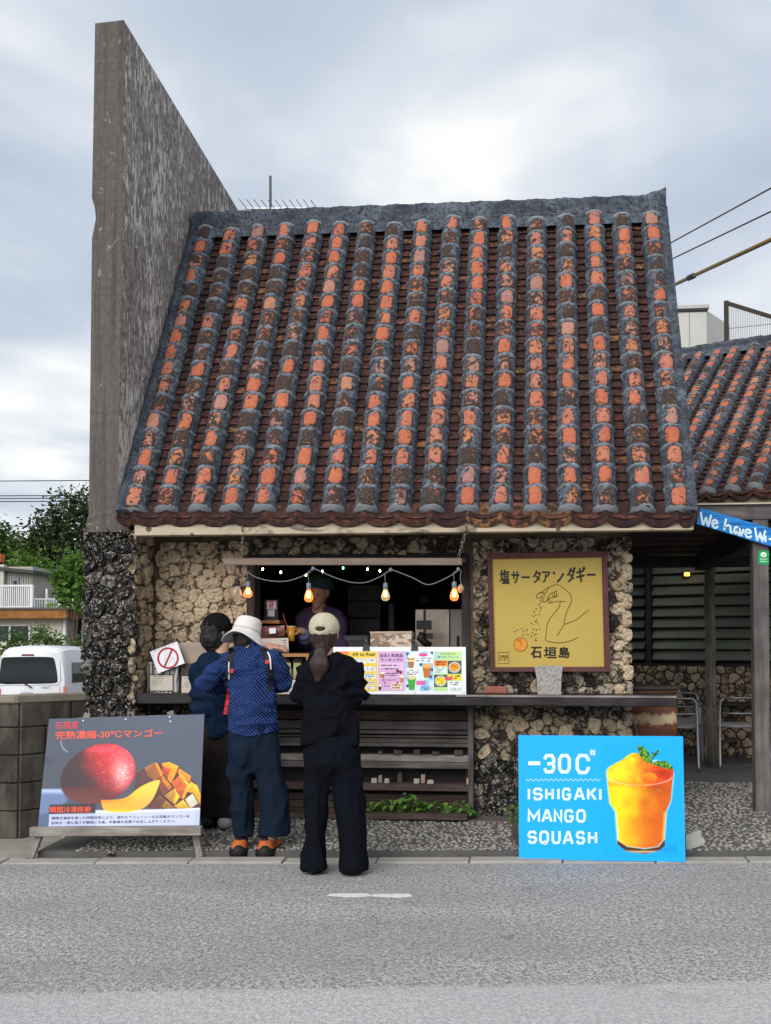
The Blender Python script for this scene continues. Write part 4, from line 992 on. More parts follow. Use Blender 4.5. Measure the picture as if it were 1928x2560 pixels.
mb = MB(); q = Z7([(45, 720), (88, 690), (92, 880), (70, 880), (72, 800), (48, 780)]); mb.prism([P(u, v_, 6.85) for u, v_ in reversed(q)], Vector((0, .03, 0))); mb.build('stand_foot', simple('foot_dark', (.06, .055, .05), .8, .4), blue)
MB().bar((bc[0].lerp(bc[1], .1)) + Vector((0, .04, -.1)), Vector((bc[3].lerp(bc[2], .1).x, 7.1, pave_z(0, 7.1))), .03, .03).build('brace', foot_mat, blue)
MB().bar((bc[0].lerp(bc[1], .9)) + Vector((0, .04, -.1)), Vector((bc[3].lerp(bc[2], .9).x, 7.15, pave_z(.9, 7.15))), .03, .03).build('brace', foot_mat, blue)

# ------------------------------------------------------------------ yellow framed board
oq = Z8([(85, 110), (1470, 85), (1510, 1480), (120, 1480)]); iq = Z8([(140, 172), (1410, 152), (1440, 1420), (172, 1426)])
YS = YF - .085
ypl = Plane(P(*oq[3], YS), P(*oq[2], YS), P(*oq[0], YS + .01))
yel = thing('framed_sign', 'mustard yellow board in dark red frame with drawing of hand sprinkling salt', 'sign', P(1375, 1682, YF))
my_, t = newmat('mustard_paint'); v = t.coord()
yb = t.mix(t.noise(3, v, 4), lin('a8924a'), lin('b89f52'))
yb = t.mix(t.ramp(t.noise(8, t.vmap(v, (.3, 1, 5)), 5, .7), [(.62, 0), (.75, .35)]), yb, lin('8a7434')); t.out(yb, .6, t.bump(t.noise(5, t.vmap(v, (.4, 1, 12)), 4), .15, .004), spec=.25)
board('panel', [ypl.at(*q, -.006) for q in [oq[0], oq[1], oq[2], oq[3]]], yel, my_, .02)
fr = simple('dark_red_paint', (.085, .030, .030), .65, .35, 18, .35, 70)
for i in range(4):
    a, b = oq[i], oq[(i + 1) % 4]; c, d = iq[(i + 1) % 4], iq[i]
    MB().hexa(ypl.at(*a, .022), ypl.at(*b, .022), ypl.at(*c, .016), ypl.at(*d, .016), ypl.n * .035).build('frame_rail', fr, yel, bevel=.003)
yp = lambda u, v: ypl.at(u, v, -.0035); yp2 = lambda u, v: ypl.at(u, v, -.0025)
blk = lin('23241f')
def ztext(s, x0, y0, x1, y1, b_=.03, **k): (a, c), (d, e) = Z8([(x0, y0), (x1, y1)]); return lettering(s, yp2, a, c, d, e, blk, yel, min(b_, .02), **k)
for ch, x0, y0, x1, y1 in (('塩', 232, 298, 340, 458), ('サ', 366, 318, 456, 454), ('ー', 482, 372, 574, 396), ('タ', 614, 305, 702, 448), ('ア', 722, 318, 812, 446), ('ダ', 1012, 266, 1104, 440), ('ギ', 1118, 264, 1218, 438), ('ー', 1238, 342, 1338, 366)): ztext(ch, x0, y0, x1, y1, .045)
strokes([Z8([(848, 320), (866, 352)]), Z8([(968, 338), (938, 392), (895, 440)])], yp2, 4.6, blk, yel, 'lettering')
for ch, x0, x1 in (('石', 590, 712), ('垣', 742, 888), ('島', 916, 1036)): ztext(ch, x0, 1192, x1, 1318, .05)
hand_lines = [[(655, 605), (672, 580), (720, 548), (800, 500), (850, 480), (886, 460)], [(886, 460), (940, 490), (1010, 545), (1050, 590), (1060, 650), (1040, 710), (1010, 770), (985, 850), (975, 930)], [(655, 605), (655, 625), (690, 620), (722, 600)],
    [(672, 580), (700, 565), (745, 558)], [(745, 555), (722, 600), (705, 650), (706, 668), (735, 668)], [(800, 500), (775, 545), (745, 600), (735, 640), (738, 668), (760, 665), (780, 640)], [(780, 640), (786, 668), (800, 680), (816, 672), (818, 650), (800, 640), (780, 655)],
    [(780, 625), (800, 595), (830, 570), (850, 605), (880, 605), (916, 595)], [(830, 570), (870, 548), (890, 535)], [(866, 560), (862, 605)], [(890, 540), (884, 600)], [(780, 632), (830, 620), (890, 612)], [(812, 680), (870, 668), (930, 662), (990, 666)],
    [(930, 670), (915, 730), (860, 800), (800, 880), (775, 950), (770, 1030), (755, 1080), (765, 1110), (810, 1132), (900, 1142), (980, 1138), (1060, 1115), (1130, 1082)], [(975, 930), (1110, 880), (1190, 815), (1262, 762)], [(975, 930), (940, 990), (893, 1062)]]
strokes([Z8(smooth_line(L, 5)) for L in hand_lines], yp2, 1.35, lin('4a3a1c'), yel, 'drawn_line')
rs_ = random.Random(8); mb = MB()
sp = [(725, 715), (700, 735), (680, 705), (655, 748), (690, 775), (625, 780), (705, 745), (640, 830), (685, 820), (618, 838), (660, 880), (640, 905), (620, 930), (595, 918), (665, 920), (655, 990), (615, 985), (685, 985), (600, 1025), (650, 1045), (595, 1065), (640, 1095), (560, 1048), (505, 1048), (500, 1000), (475, 972), (435, 990), (400, 1015), (540, 995), (630, 1050), (648, 1120), (690, 690)]
for (x, y) in sp:
    for _ in range(2):
        cx_, cy_ = x + rs_.uniform(-9, 9), y + rs_.uniform(-9, 9); r1, r2, a = rs_.uniform(5, 11), rs_.uniform(3, 6), rs_.uniform(0, 3)
        mb.poly([yp2(*Z8([(cx_ + r1 * math.cos(k) * math.cos(a) - r2 * math.sin(k) * math.sin(a), cy_ + r1 * math.cos(k) * math.sin(a) + r2 * math.sin(k) * math.cos(a))])[0]) for k in [i * 2 * math.pi / 6 for i in range(6)]])
tag(mb.build('salt_specks', ink(lin('4f3f1f')), yel, fix=False), kind='stuff')
circ = lambda cx_, cy_, r, n=28, ry=None: [(cx_ + r * math.cos(2 * math.pi * k / n), cy_ + (ry or r) * math.sin(2 * math.pi * k / n)) for k in range(n)]
MB().poly([yp(*q) for q in Z8(circ(472, 1162, 77, ry=78))]).build('doughnut', ink(lin('cf8730')), yel, fix=False)
strokes([Z8(circ(472, 1162, 77, ry=78) + [circ(472, 1162, 77, ry=78)[0]]), Z8([(420, 1105), (450, 1120), (470, 1140), (468, 1100)]), Z8([(470, 1140), (475, 1160), (490, 1178)]), Z8([(440, 1098), (455, 1130)])], yp2, 1.3, lin('5a4420'), yel, 'drawn_line')
strokes([Z8([(210, 1255), (332, 1252), (336, 1380), (212, 1384), (210, 1255)])], yp2, 1.2, lin('7a4a22'), yel, 'seal')
for s, y0, y1 in (('石垣島', 1285, 1320), ('サーター', 1325, 1352)): (a, c), (d, e) = Z8([(226, y0), (322, y1)]); lettering(s, yp2, a, c, d, e, lin('7a4a22'), yel, .015)
# ------------------------------------------------------------------ things on the counter
CT = 1.0435
white_p = simple('white_board', (.74, .76, .79), .45, .05, 6)
paper = simple('note_paper', (.50, .46, .40), .8, .12, 20)
card_w = simple('bright_paper', (.74, .75, .80), .7, .06, 14)
black_pl = simple('black_plastic', (.012, .012, .014), .45, .2)
def flat(name, quad, Y, mat, parent, th=.004):
    q = [P(u, v, Y) for u, v in quad]; return MB().hexa(*q, Vector((0, -th, 0))).build(name, mat, parent)
# menu board
MY = 7.44
mq = [(800, 1617.5), (1164.5, 1617.5), (1165.7, 1738), (800, 1738)]
menu = thing('menu_board', 'long white menu board of colourful pages leaning on the counter', 'menu board', (P(980, 1738, MY).x, MY, CT))
npl = Plane(P(*mq[3], MY), P(*mq[2], MY), P(*mq[0], MY + .03))
MB().hexa(*[npl.at(*q) for q in mq], npl.n * .012).build('panel', white_p, menu)
n1 = lambda u, v: npl.at(u, v, .0012); n2 = lambda u, v: npl.at(u, v, .0024)
Z3 = lambda x, y: (780 + x / 3.471, 1300 + y / 3.471)
def page(name, x0, y0, x1, y1, fn, nx=72, ny=100):
    return printed(name, n1, *Z3(x0, y0), *Z3(x1, y1), nx, ny, lambda U, V: fn((U - 780) * 3.471, (V - 1300) * 3.471), menu)
def base_c(x, c): b = np.zeros(x.shape + (3,)); b[:] = c; return b
def rect(x, y, x0, y0, x1, y1, s=2.0): return sm(x0 - s, x0 + s, x) * sm(x1 + s, x1 - s, x) * sm(y0 - s, y0 + s, y) * sm(y1 + s, y1 - s, y)
def ell(x, y, cx_, cy_, rx, ry): return sm(1.06, .94, np.hypot((x - cx_) / rx, (y - cy_) / ry))
def rows_of_text(b, x, y, x0, x1, ys, c=(.2, .2, .25), h=7, seed=1):
    for i, yy in enumerate(ys): b = over(b, c, rect(x, y, x0, yy - h, x1 - (i % 3) * 12, yy + h, 1.5) * (vnoise(x, y * .2, 7, seed + i) > .42) * .8)
    return b
def pg_yellow(x, y):
    b = base_c(x, (.86, .74, .27)); b = over(b, (.90, .50, .25), rect(x, y, 200, 1130, 318, 1200))
    for (x0, y0, x1, y1) in ((330, 1200, 420, 1245), (428, 1198, 470, 1248), (480, 1198, 555, 1240), (330, 1275, 432, 1325), (450, 1272, 555, 1312), (450, 1335, 555, 1380), (460, 1400, 550, 1420), (470, 1435, 545, 1468)):
        b = over(b, (.84, .87, .88), rect(x, y, x0, y0, x1, y1)); b = rows_of_text(b, x, y, x0 + 6, x1 - 6, np.arange(y0 + 10, y1 - 4, 14), h=3.5, seed=int(x0))
    return b
def cup(b, x, y, cx_, cy_, w, h, c, top=(.93, .88, .78)):
    hw = w * (1 - .35 * (y - cy_ + h) / (2 * h)); b = over(b, c, sm(1.08, .95, np.abs((x - cx_) / hw)) * rect(x, y, cx_ - w, cy_ - h, cx_ + w, cy_ + h)); return over(b, top, ell(x, y, cx_, cy_ - h, w * .95, h * .42))
def pg_pink(x, y):
    b = base_c(x, (.80, .64, .80)); b = over(b, (.86, .74, .87), rect(x, y, 585, 1240, 795, 1300) * .8)
    b = rows_of_text(b, x, y, 600, 770, [1262, 1292], h=6, seed=5); b = rows_of_text(b, x, y, 640, 745, [1332, 1348], h=5, seed=7); b = rows_of_text(b, x, y, 610, 745, [1388], h=6, seed=9); b = rows_of_text(b, x, y, 590, 670, [1440], h=4, seed=11)
    b = cup(b, x, y, 612, 1350, 22, 20, (.62, .42, .25)); b = over(b, (.45, .13, .16), ell(x, y, 745, 1312, 16, 14)); b = over(b, (.45, .12, .15), ell(x, y, 770, 1322, 14, 14)); b = cup(b, x, y, 780, 1385, 20, 26, (.72, .48, .35)); b = cup(b, x, y, 590, 1458, 15, 20, (.25, .16, .28)); b = over(b, (.90, .84, .70), rect(x, y, 690, 1415, 780, 1470, 5)); b = rows_of_text(b, x, y, 695, 775, [1432, 1455], (.35, .2, .2), 8, 13)
    for q in (632, 742): b = over(b, (.70, .25, .45), ell(x, y, q, 1412, 10, 10))
    return b
def pg_blue(x, y):
    b = base_c(x, (.80, .88, .95)); b = over(b, (.45, .72, .90), sm(.5, .62, vnoise(x, y, 90, 3)) * .8)
    for (cx_, cy_) in ((830, 1165), (1040, 1155), (830, 1440), (1030, 1360), (945, 1255), (1045, 1300)): b = over(b, (.12, .25, .58), ell(x, y, cx_, cy_, 14, 14))
    b = over(b, (.93, .95, .98), rect(x, y, 890, 1155, 1040, 1240, 6) * .8); b = over(b, (.86, .30, .55), ell(x, y, 965, 1170, 40, 16)); b = rows_of_text(b, x, y, 900, 1040, [1200, 1222], h=5, seed=21)
    b = cup(b, x, y, 860, 1235, 32, 52, (.66, .42, .25)); b = cup(b, x, y, 998, 1318, 38, 52, (.72, .42, .16), (.92, .66, .35)); b = cup(b, x, y, 866, 1420, 36, 56, (.25, .62, .22), (.86, .78, .55)); b = over(b, (.96, .90, .62), rect(x, y, 822, 1216, 895, 1228))
    b = over(b, (.94, .96, .98), rect(x, y, 815, 1285, 950, 1350, 6) * .8); b = rows_of_text(b, x, y, 822, 940, [1302, 1320, 1338], h=5, seed=25); b = over(b, (.86, .30, .55), rect(x, y, 905, 1395, 985, 1432, 5) * .85); b = rows_of_text(b, x, y, 945, 1045, [1450, 1466], h=4, seed=29); return b
def pg_green(x, y):
    b = base_c(x, (.72, .85, .58)); b = over(b, (.62, .80, .82), rect(x, y, 1060, 1140, 1120, 1215) * .6); b = over(b, (.90, .50, .15), rect(x, y, 1060, 1218, 1175, 1270)); b = rows_of_text(b, x, y, 1070, 1165, [1232, 1252], (.35, .12, .08), 7, 31)
    b = over(b, (.80, .89, .84), rect(x, y, 1060, 1275, 1172, 1332)); b = rows_of_text(b, x, y, 1070, 1150, [1285, 1302, 1320], h=4, seed=35)
    for (x0, y0, x1, y1, c) in ((1178, 1222, 1298, 1335, (.93, .56, .12)), (1060, 1342, 1175, 1452, (.93, .80, .12))):
        d = base_c(x, (.25, .29, .27)) * (.6 + .8 * vnoise(x, y, 9, 6))[..., None]; cx_, cy_ = (x0 + x1) / 2, (y0 + y1) / 2; d = over(d, (.70, .76, .78), ell(x, y, cx_, cy_, 52, 48)); fr_ = np.array(c) * (.7 + .5 * vnoise(x, y, 14, 9))[..., None]; d = over(d, np.clip(fr_, 0, 1), ell(x, y, cx_, cy_ - 2, 40, 36)); b = over(b, d, rect(x, y, x0, y0, x1, y1, 1))
    b = over(b, (.93, .80, .22), rect(x, y, 1178, 1342, 1300, 1390)); b = rows_of_text(b, x, y, 1205, 1285, [1355, 1375], (.3, .2, .1), 7, 41); b = over(b, (.82, .28, .42), rect(x, y, 1155, 1362, 1215, 1392, 4)); b = over(b, (.88, .92, .93), rect(x, y, 1180, 1400, 1298, 1482)); b = rows_of_text(b, x, y, 1200, 1280, [1412, 1428], h=5, seed=45); b = over(b, (.55, .62, .62), rect(x, y, 1200, 1455, 1298, 1482, 4) * vnoise(x, y, 8, 5)); return b
page('page', 205, 1140, 566, 1486, pg_yellow); page('page', 572, 1140, 808, 1484, pg_pink); page('page', 812, 1140, 1052, 1484, pg_blue); page('page', 1058, 1140, 1300, 1484, pg_green)
def ml(s, x0, y0, x1, y1, c, b=.01): return lettering(s, n2, *Z3(x0, y0), *Z3(x1, y1), lin(c), menu, b)
ml('All to Real', 352, 1152, 545, 1178, '3a3318', .02); ml('当店人気商品', 588, 1160, 788, 1190, '4a2a5a', .012); ml('ランキング!!', 596, 1200, 782, 1228, '4a2a5a', .012)
ml('おすすめです!!', 1118, 1152, 1250, 1172, '3c6a4a', .0); ml('搾り氷フルーツ', 1090, 1178, 1270, 1200, '2c86a8', .004)
for u in (916, 1037):
    c = npl.at(u, 1618, .004); mb = MB(); mb.prism([c + Vector((-.028, -.006, -.026)), c + Vector((.028, -.006, -.026)), c + Vector((.02, .004, .025)), c + Vector((-.02, .004, .025))], Vector((0, .018, 0))); k = mb.build('clip', black_pl, menu)
    MB().tube([c + Vector((-.006, -.008, .02)), c + Vector((-.01, -.02, .05)), c + Vector((.002, -.024, .055)), c + Vector((.008, -.01, .02))], .0016, 5).build('clip_wire', steel, k, smooth=True)
tag((lambda m: m)(MB().add([v_ for u in (919, 1038, 1160) for v_ in [n2(u + dx, 1732 + dy) for dx, dy in ((-1, -1), (1, -1), (1, 1), (-1, 1))]], [(0, 1, 2, 3), (4, 5, 6, 7), (8, 9, 10, 11)]).build('screw_heads', black_pl, menu, fix=False)), kind='stuff')
# stone block propping the yellow board, old brick
gran = stone_mat('speckled_granite', (.34, .33, .31), (.46, .45, .43), (.16, .16, .17), .70, .30, bumpk=.5)
gp = lambda u, v, dy=0: P(u, v, 7.50 + dy)
tl, tr, bl, br = gp(1340, 1669), gp(1404, 1668), gp(1348, 1737), gp(1400, 1737); bl.z = br.z = CT
dd = Vector((0, .13, 0)); mb = MB(); mid_l, mid_r = gp(1346, 1698), gp(1400, 1698)
mb.v = [tuple(p) for p in (tl, tr, mid_r, br, bl, mid_l)] + [tuple(p + dd) for p in (tl, tr, mid_r, br, bl, mid_l)]; n_ = 6
mb.f = [tuple(range(6)), tuple(range(11, 5, -1))] + [(i, (i + 1) % 6, (i + 1) % 6 + 6, i + 6) for i in range(6)]
tag(mb.build('stone_block', gran, bevel=.010), 'speckled grey stone block on the counter under the yellow board', 'stone')
p = P(1239, 1733, 7.56); tag(MB().bb(p.x - .088, p.x + .088, 7.56, 7.64, CT, CT + .055).build('brick', simple('old_brick', (.25, .10, .065), .9, .5, 9, .7, 40), bevel=.008), 'worn red brick lying on counter left of grey stone block', 'brick')
# boxes with hand-written notes at the left end
sk = thing('white_box', 'pale box with sketched black lines and note at left end of counter', 'box', P(408, 1738, 7.5))
a, b = P(368, 1655, 7.5), P(446, 1738, 7.5)
wb_, t = newmat('sketched_box'); v = t.coord(); t.out(t.mix(t.ramp(t.noise(7, t.vmap(v, (5, 1, .6)), 5, .6, .8), [(.42, 0), (.60, 1)]), (.07, .068, .07), (.42, .41, .40)), .8, t.bump(t.noise(20, v), .3, .01))
MB().bb(a.x, b.x, 7.5, 7.68, CT, a.z).build('box_body', wb_, sk, bevel=.006)
q5 = lambda pts: [P(340 + x / 7.573, 1580 + y / 7.573, 7.496) for x, y in pts]
MB().hexa(*q5([(268, 820), (690, 820), (690, 1105), (270, 1110)]), Vector((0, -.003, 0))).build('note', paper, sk)
nq5 = lambda u, v: P(u, v, 7.4945)
for i, (s, x0, x1, y0) in enumerate((('注文方法について', 335, 660, 820), ('お店の中で', 355, 540, 872), ('ご注文ください', 300, 500, 915), ('お待ちの方は', 310, 490, 955), ('こちらへ', 330, 430, 995))): lettering(s, nq5, 340 + x0 / 7.573, 1580 + y0 / 7.573, 340 + x1 / 7.573, 1580 + (y0 + (32 if i == 0 else 22)) / 7.573, lin('4a4844'), sk, .0)
strokes([[(340 + x / 7.573, 1580 + y / 7.573) for x, y in L] for L in ([(255, 600), (245, 1140), (700, 1130)], [(700, 800), (715, 1150)], [(240, 810), (690, 800)], [(300, 610), (330, 780)], [(330, 690), (400, 700)])], nq5, 1.6, lin('2c2b2c'), sk, 'drawn_line')
for i in range(6):
    x0 = 262 + i * 72; MB().hexa(*q5([(x0, 1135), (x0 + 52, 1135), (x0 + 50, 1195), (x0 + 4, 1190)]), Vector((0, -.01, 0))).build('white_tooth', card_w, sk, bevel=.003)
cr = thing('dark_crate', 'dark wooden crate with handwritten note beside the pale box', 'crate', P(478, 1738, 7.52))
a, b = P(452, 1660, 7.52), P(512, 1738, 7.52)
MB().bb(a.x, b.x, 7.52, 7.70, CT, a.z - .004).build('crate_body', wood_mat('crate_wood', (.035, .026, .026), (.12, .095, .09), 'Z'), cr, bevel=.004)
MB().hexa(*[P(340 + x / 7.573, 1580 + y / 7.573, 7.516) for x, y in ((868, 840), (1210, 840), (1155, 1190), (860, 1190))], Vector((0, -.003, 0))).build('note', paper, cr)
for s, x0, y0, x1, y1 in (('アイスクリーム', 920, 862, 1195, 905), ('あります', 945, 935, 1090, 962), ('お申し付け', 900, 985, 1120, 1010), ('ください', 890, 1025, 1060, 1050)): lettering(s, lambda u, v: P(u, v, 7.5125), 340 + x0 / 7.573, 1580 + y0 / 7.573, 340 + x1 / 7.573, 1580 + y1 / 7.573, lin('4a4844'), cr, .0)
a, b = P(450, 1606, 7.54), P(520, 1657, 7.54)
tag(MB().bb(a.x, b.x, 7.535, 7.68, P(452, 1660, 7.52).z - .003, a.z).build('concrete_block', simple('old_block', (.30, .25, .205), .9, .3, 10, .6, 40), bevel=.008), 'brownish concrete block lying on the dark crate', 'block')
# tilted no-entry sheet
ns = thing('prohibition_sheet', 'white sheet with red prohibition ring tilted against stone wall', 'notice', P(418, 1684, 7.47))
sq = [(374.6, 1629.5), (442.3, 1603.5), (462, 1658), (395.5, 1683.7)]
MB().hexa(*[P(u, v, 7.47) for u, v in sq], Vector((0, -.004, 0))).build('sheet', card_w, ns)
s1 = lambda u, v: P(u, v, 7.4685); s2 = lambda u, v: P(u, v, 7.4675)
ring = [(420 + 24.6 * math.cos(k * math.pi / 24), 1645.3 + 24.6 * math.sin(k * math.pi / 24)) for k in range(49)]
strokes([ring], s2, 4.6, lin('a8323c'), ns, 'red_ring', True); strokes([[(430, 1624), (411.5, 1666)]], s2, 4.6, lin('a8323c'), ns, 'red_bar')
strokes([smooth_line([(410, 1632), (414, 1627), (420, 1629), (419, 1636), (412, 1637)], 3), [(413, 1638), (411, 1648), (412, 1655)], smooth_line([(425, 1640), (433, 1646), (437, 1660)], 3), [(421, 1662), (430, 1645)]], s1, .7, lin('8a93a8'), ns, 'drawn_line')
for i, ch in enumerate('はいらないで'):
    u = 386 + i * 8.6; v_ = 1629 - i * 3.4; lettering(ch, s1, u, v_ - 4.4, u + 5.6, v_ + 1.2, lin('6a7080'), ns, .0)
# display case, flyer, packets, payment plate, juice box
glass_m, t = newmat('case_glass'); g1 = t.n('ShaderNodeBsdfTransparent'); g2 = t.n('ShaderNodeBsdfGlossy'); t.set(g2, 'Roughness', .05); mx = t.n('ShaderNodeMixShader'); mx.inputs[0].default_value = .08; t.t.links.new(g1.outputs[0], mx.inputs[1]); t.t.links.new(g2.outputs[0], mx.inputs[2]); o_ = t.n('ShaderNodeOutputMaterial'); t.t.links.new(mx.outputs[0], o_.inputs[0])
honey = wood_mat('honey_wood', (.34, .16, .06), (.46, .24, .09))
case = thing('display_case', 'small wooden framed glass case of wrapped snacks on the counter', 'display case', P(700, 1705, 7.60))
ca, cb = P(590, 1634, 7.58), P(772, 1700, 7.58); zt = ca.z; zb = CT + .004
for (x0, x1, z0, z1) in ((ca.x, cb.x, zt - .024, zt), (ca.x, cb.x, zb, zb + .022), (cb.x - .02, cb.x, zb + .022, zt - .024), (ca.x, ca.x + .02, zb + .022, zt - .024)): MB().bb(x0, x1, 7.58, 7.60, z0, z1).build('frame_rail', honey, case)
MB().bb(ca.x + .02, cb.x - .02, 7.588, 7.592, zb + .022, zt - .024).build('pane', glass_m, case)
MB().bb(ca.x, cb.x, 7.60, 7.80, zb, zb + .012).build('floor_board', honey, case); MB().bb(ca.x, cb.x, 7.785, 7.80, zb + .012, zt).build('back_board', brown_wood, case); MB().bb(ca.x, cb.x, 7.60, 7.785, zt - .006, zt + .004).build('top_board', brown_wood, case)
ytag = simple('yellow_tag', (.52, .52, .22), .6, .15, 18)
for u0, u1 in ((702, 727), (734, 752), (668, 694)): flat('price_card', [(u0, 1657), (u1, 1657), (u1, 1697), (u0, 1697)], 7.63, ytag, case)
for u0 in (672, 706, 736): c = P(u0 + 8, 1652, 7.72); MB().box(c, (.07, .06, .05), Matrix.Rotation(u0, 3, 'Z')).build('snack', simple('wrapped_snack', (.22, .17, .14), .4, .4, 25), case, bevel=.012)
fly = thing('flyer', 'pale printed flyer lying upright behind the display case', 'flyer', P(690, 1632, 7.70))
flat('sheet', [(650, 1597), (721, 1595), (722, 1631), (648, 1632)], 7.70, simple('pink_flyer', (.52, .45, .41), .6, .25, 22), fly)
strokes([[(706, 1602), (716, 1601)], [(708, 1608), (717, 1607)], [(710, 1614), (716, 1613)], [(708, 1620), (718, 1619)]], lambda u, v: P(u, v, 7.698), 1.6, lin('4a2e28'), fly, 'print_line')
choc = simple('foil_packet', (.16, .065, .06), .25, .5, 30, .6, 60, spec=.6)
pk = thing('snack_packet', 'glossy maroon snack packet with white label behind the case', 'packet', P(690, 1592, 7.84))
a = P(683, 1578, 7.84); mb = MB()
for j in range(9):
    for i in range(13):
        x_ = i / 12 - .5; z_ = j / 8 - .5; mb.v.append((a.x + x_ * .19, 7.84 - .03 * math.cos(x_ * 3) * math.cos(z_ * 3) + .006 * n3((i * .9, j * .9, 2)), a.z + z_ * .085 + x_ * .01))
for j in range(8):
    for i in range(12): q = j * 13 + i; mb.f.append((q, q + 1, q + 14, q + 13))
mb.build('foil', choc, pk, smooth=True); flat('label', [(673, 1571), (689, 1569), (690, 1583), (674, 1585)], 7.802, card_w, pk, .001)
MB().bb(a.x - .12, a.x + .12, 7.78, 7.9, a.z - .06, a.z - .046).build('tray', brown_wood, pk)
py_ = thing('payment_plate', 'black stand plate with white sticker and red emblem inside hatch', 'payment sign', P(678, 1552, 8.0))
flat('plate', [(661, 1500), (695, 1500), (695, 1551), (661, 1551)], 8.0, simple('slate_plate', (.03, .033, .04), .5, .2), py_, .012)
flat('sticker', [(667, 1501), (690.5, 1501), (690.5, 1523.5), (667, 1523.5)], 7.997, card_w, py_, .002); flat('sticker', [(669.5, 1525), (686.5, 1525), (686.5, 1541), (669.5, 1541)], 7.997, card_w, py_, .002)
strokes([[(667.5, 1502.5), (690, 1502.5)], [(675, 1506), (683, 1506), (683, 1511.5), (675, 1511.5), (675, 1518)], [(675, 1516), (683, 1516)]], lambda u, v: P(u, v, 7.9945), 2.4, lin('c02838'), py_, 'emblem')
lettering('PayPay', lambda u, v: P(u, v, 7.9945), 672, 1518.8, 687, 1522.2, lin('55555c'), py_, .0)
MB().bb(P(655, 1552, 8).x, P(702, 1552, 8).x, 7.95, 8.12, P(655, 1556, 8).z - .01, P(655, 1551, 8).z).build('shelf', honey, py_)
jb = thing('print_box', 'brown cardboard box printed with white strokes behind the menu board', 'box', P(977, 1616, 7.60))
bx_, t = newmat('printed_carton'); v = t.coord(); t.out(t.mix(t.ramp(t.noise(9, t.vmap(v, (1, 1, 2.6), (0, 0, 0), (0, R(25), 0)), 4, .55, 1.2), [(.47, 0), (.56, 1)]), (.22, .15, .11), (.55, .46, .38)), .6)
a, b = P(926, 1580, 7.60), P(1029, 1640, 7.60); MB().bb(a.x, b.x, 7.60, 7.78, CT, a.z).build('carton', bx_, jb, bevel=.004); flat('flap', [(924, 1579), (1031, 1578), (1029, 1584), (926, 1584)], 7.595, simple('carton_edge', (.40, .31, .24), .7, .15), jb)
sp_ = thing('plastic_sleeve', 'clear plastic covered papers lying at the counter edge', 'papers', P(710, 1737, 7.42))
a, b = P(672, 1706, 7.50), P(742, 1737, 7.38)
MB().hexa((a.x, 7.375, CT + .003), (b.x, 7.375, CT + .003), (b.x, 7.56, CT + .10), (a.x, 7.56, CT + .10), Vector((0, 0, .004))).build('sheet', simple('cream_paper', (.60, .57, .48), .35, .15, 20), sp_)
a = P(722, 1726, 7.36); mb = MB()
for j in range(5):
    for i in range(8): mb.v.append((a.x - .07 + i * .02, 7.385 + j * .03, CT + .012 + j * .017 + .016 * n3((i * .8, j * .8, 5)) + .008))
for j in range(4):
    for i in range(7): q = j * 8 + i; mb.f.append((q, q + 1, q + 9, q + 8))
mb.build('plastic', simple('crumpled_plastic', (.50, .50, .50), .2, .3, 30, spec=.6), sp_, smooth=True)
# ------------------------------------------------------------------ equipment in the dim room
stl = simple('dull_stainless', (.30, .26, .22), .35, .5, 9, .3, 20, metallic=.7)
eq = thing('back_fridge', 'dull steel and white cabinet at the right inside the hatch', 'fridge', (P(1100, 1600, 8.6).x, 8.6, .22))
a, b = P(1038, 1523, 8.5), P(1124, 1617, 8.5); MB().bb(a.x, b.x, 8.5, 8.9, .22, a.z).build('steel_panel', stl, eq, bevel=.004)
a2, b2 = P(1126, 1523, 8.46), P(1164, 1617, 8.46); MB().bb(a2.x, b2.x, 8.46, 8.9, .22, a2.z).build('white_door', simple('grey_enamel', (.36, .34, .32), .4, .2), eq, bevel=.006)
MB().bar(P(1145, 1590, 8.45), P(1145, 1617, 8.45), .02, .02).build('handle', black_pl, eq)
tb = thing('tablet_stand', 'black tablet and stand in front of steel cabinet inside hatch', 'tablet', P(1062, 1640, 8.05))
flat('screen', [(1041, 1551), (1079, 1551), (1079, 1574), (1041, 1574)], 8.1, black_pl, tb, .02); MB().bar(P(1062, 1525, 8.12), P(1062, 1640, 8.12), .02, .02).build('pole', black_pl, tb)
mb = MB(); mb.tube([P(1058, 1582, 8.05), P(1052, 1596, 8.05), P(1062, 1606, 8.05), P(1078, 1614, 8.05)], [.03, .035, .03, .022], 8); mb.build('grip', black_pl, tb, smooth=True); flat('reader', [(1066, 1583), (1082, 1583), (1082, 1597), (1064, 1597)], 8.04, black_pl, tb, .03)
ch_ = thing('timber_strip', 'orange timber strip standing inside right hatch jamb', 'timber', P(1161, 1617, 7.98))
MB().bar(P(1159, 1536, 7.98), P(1166, 1739, 7.98), .028, .03).build('strip', wood_mat('orange_timber', (.22, .09, .04), (.34, .15, .06), 'Z'), ch_)
dim = simple('dim_grey', (.075, .075, .08), .6, .5, 12)
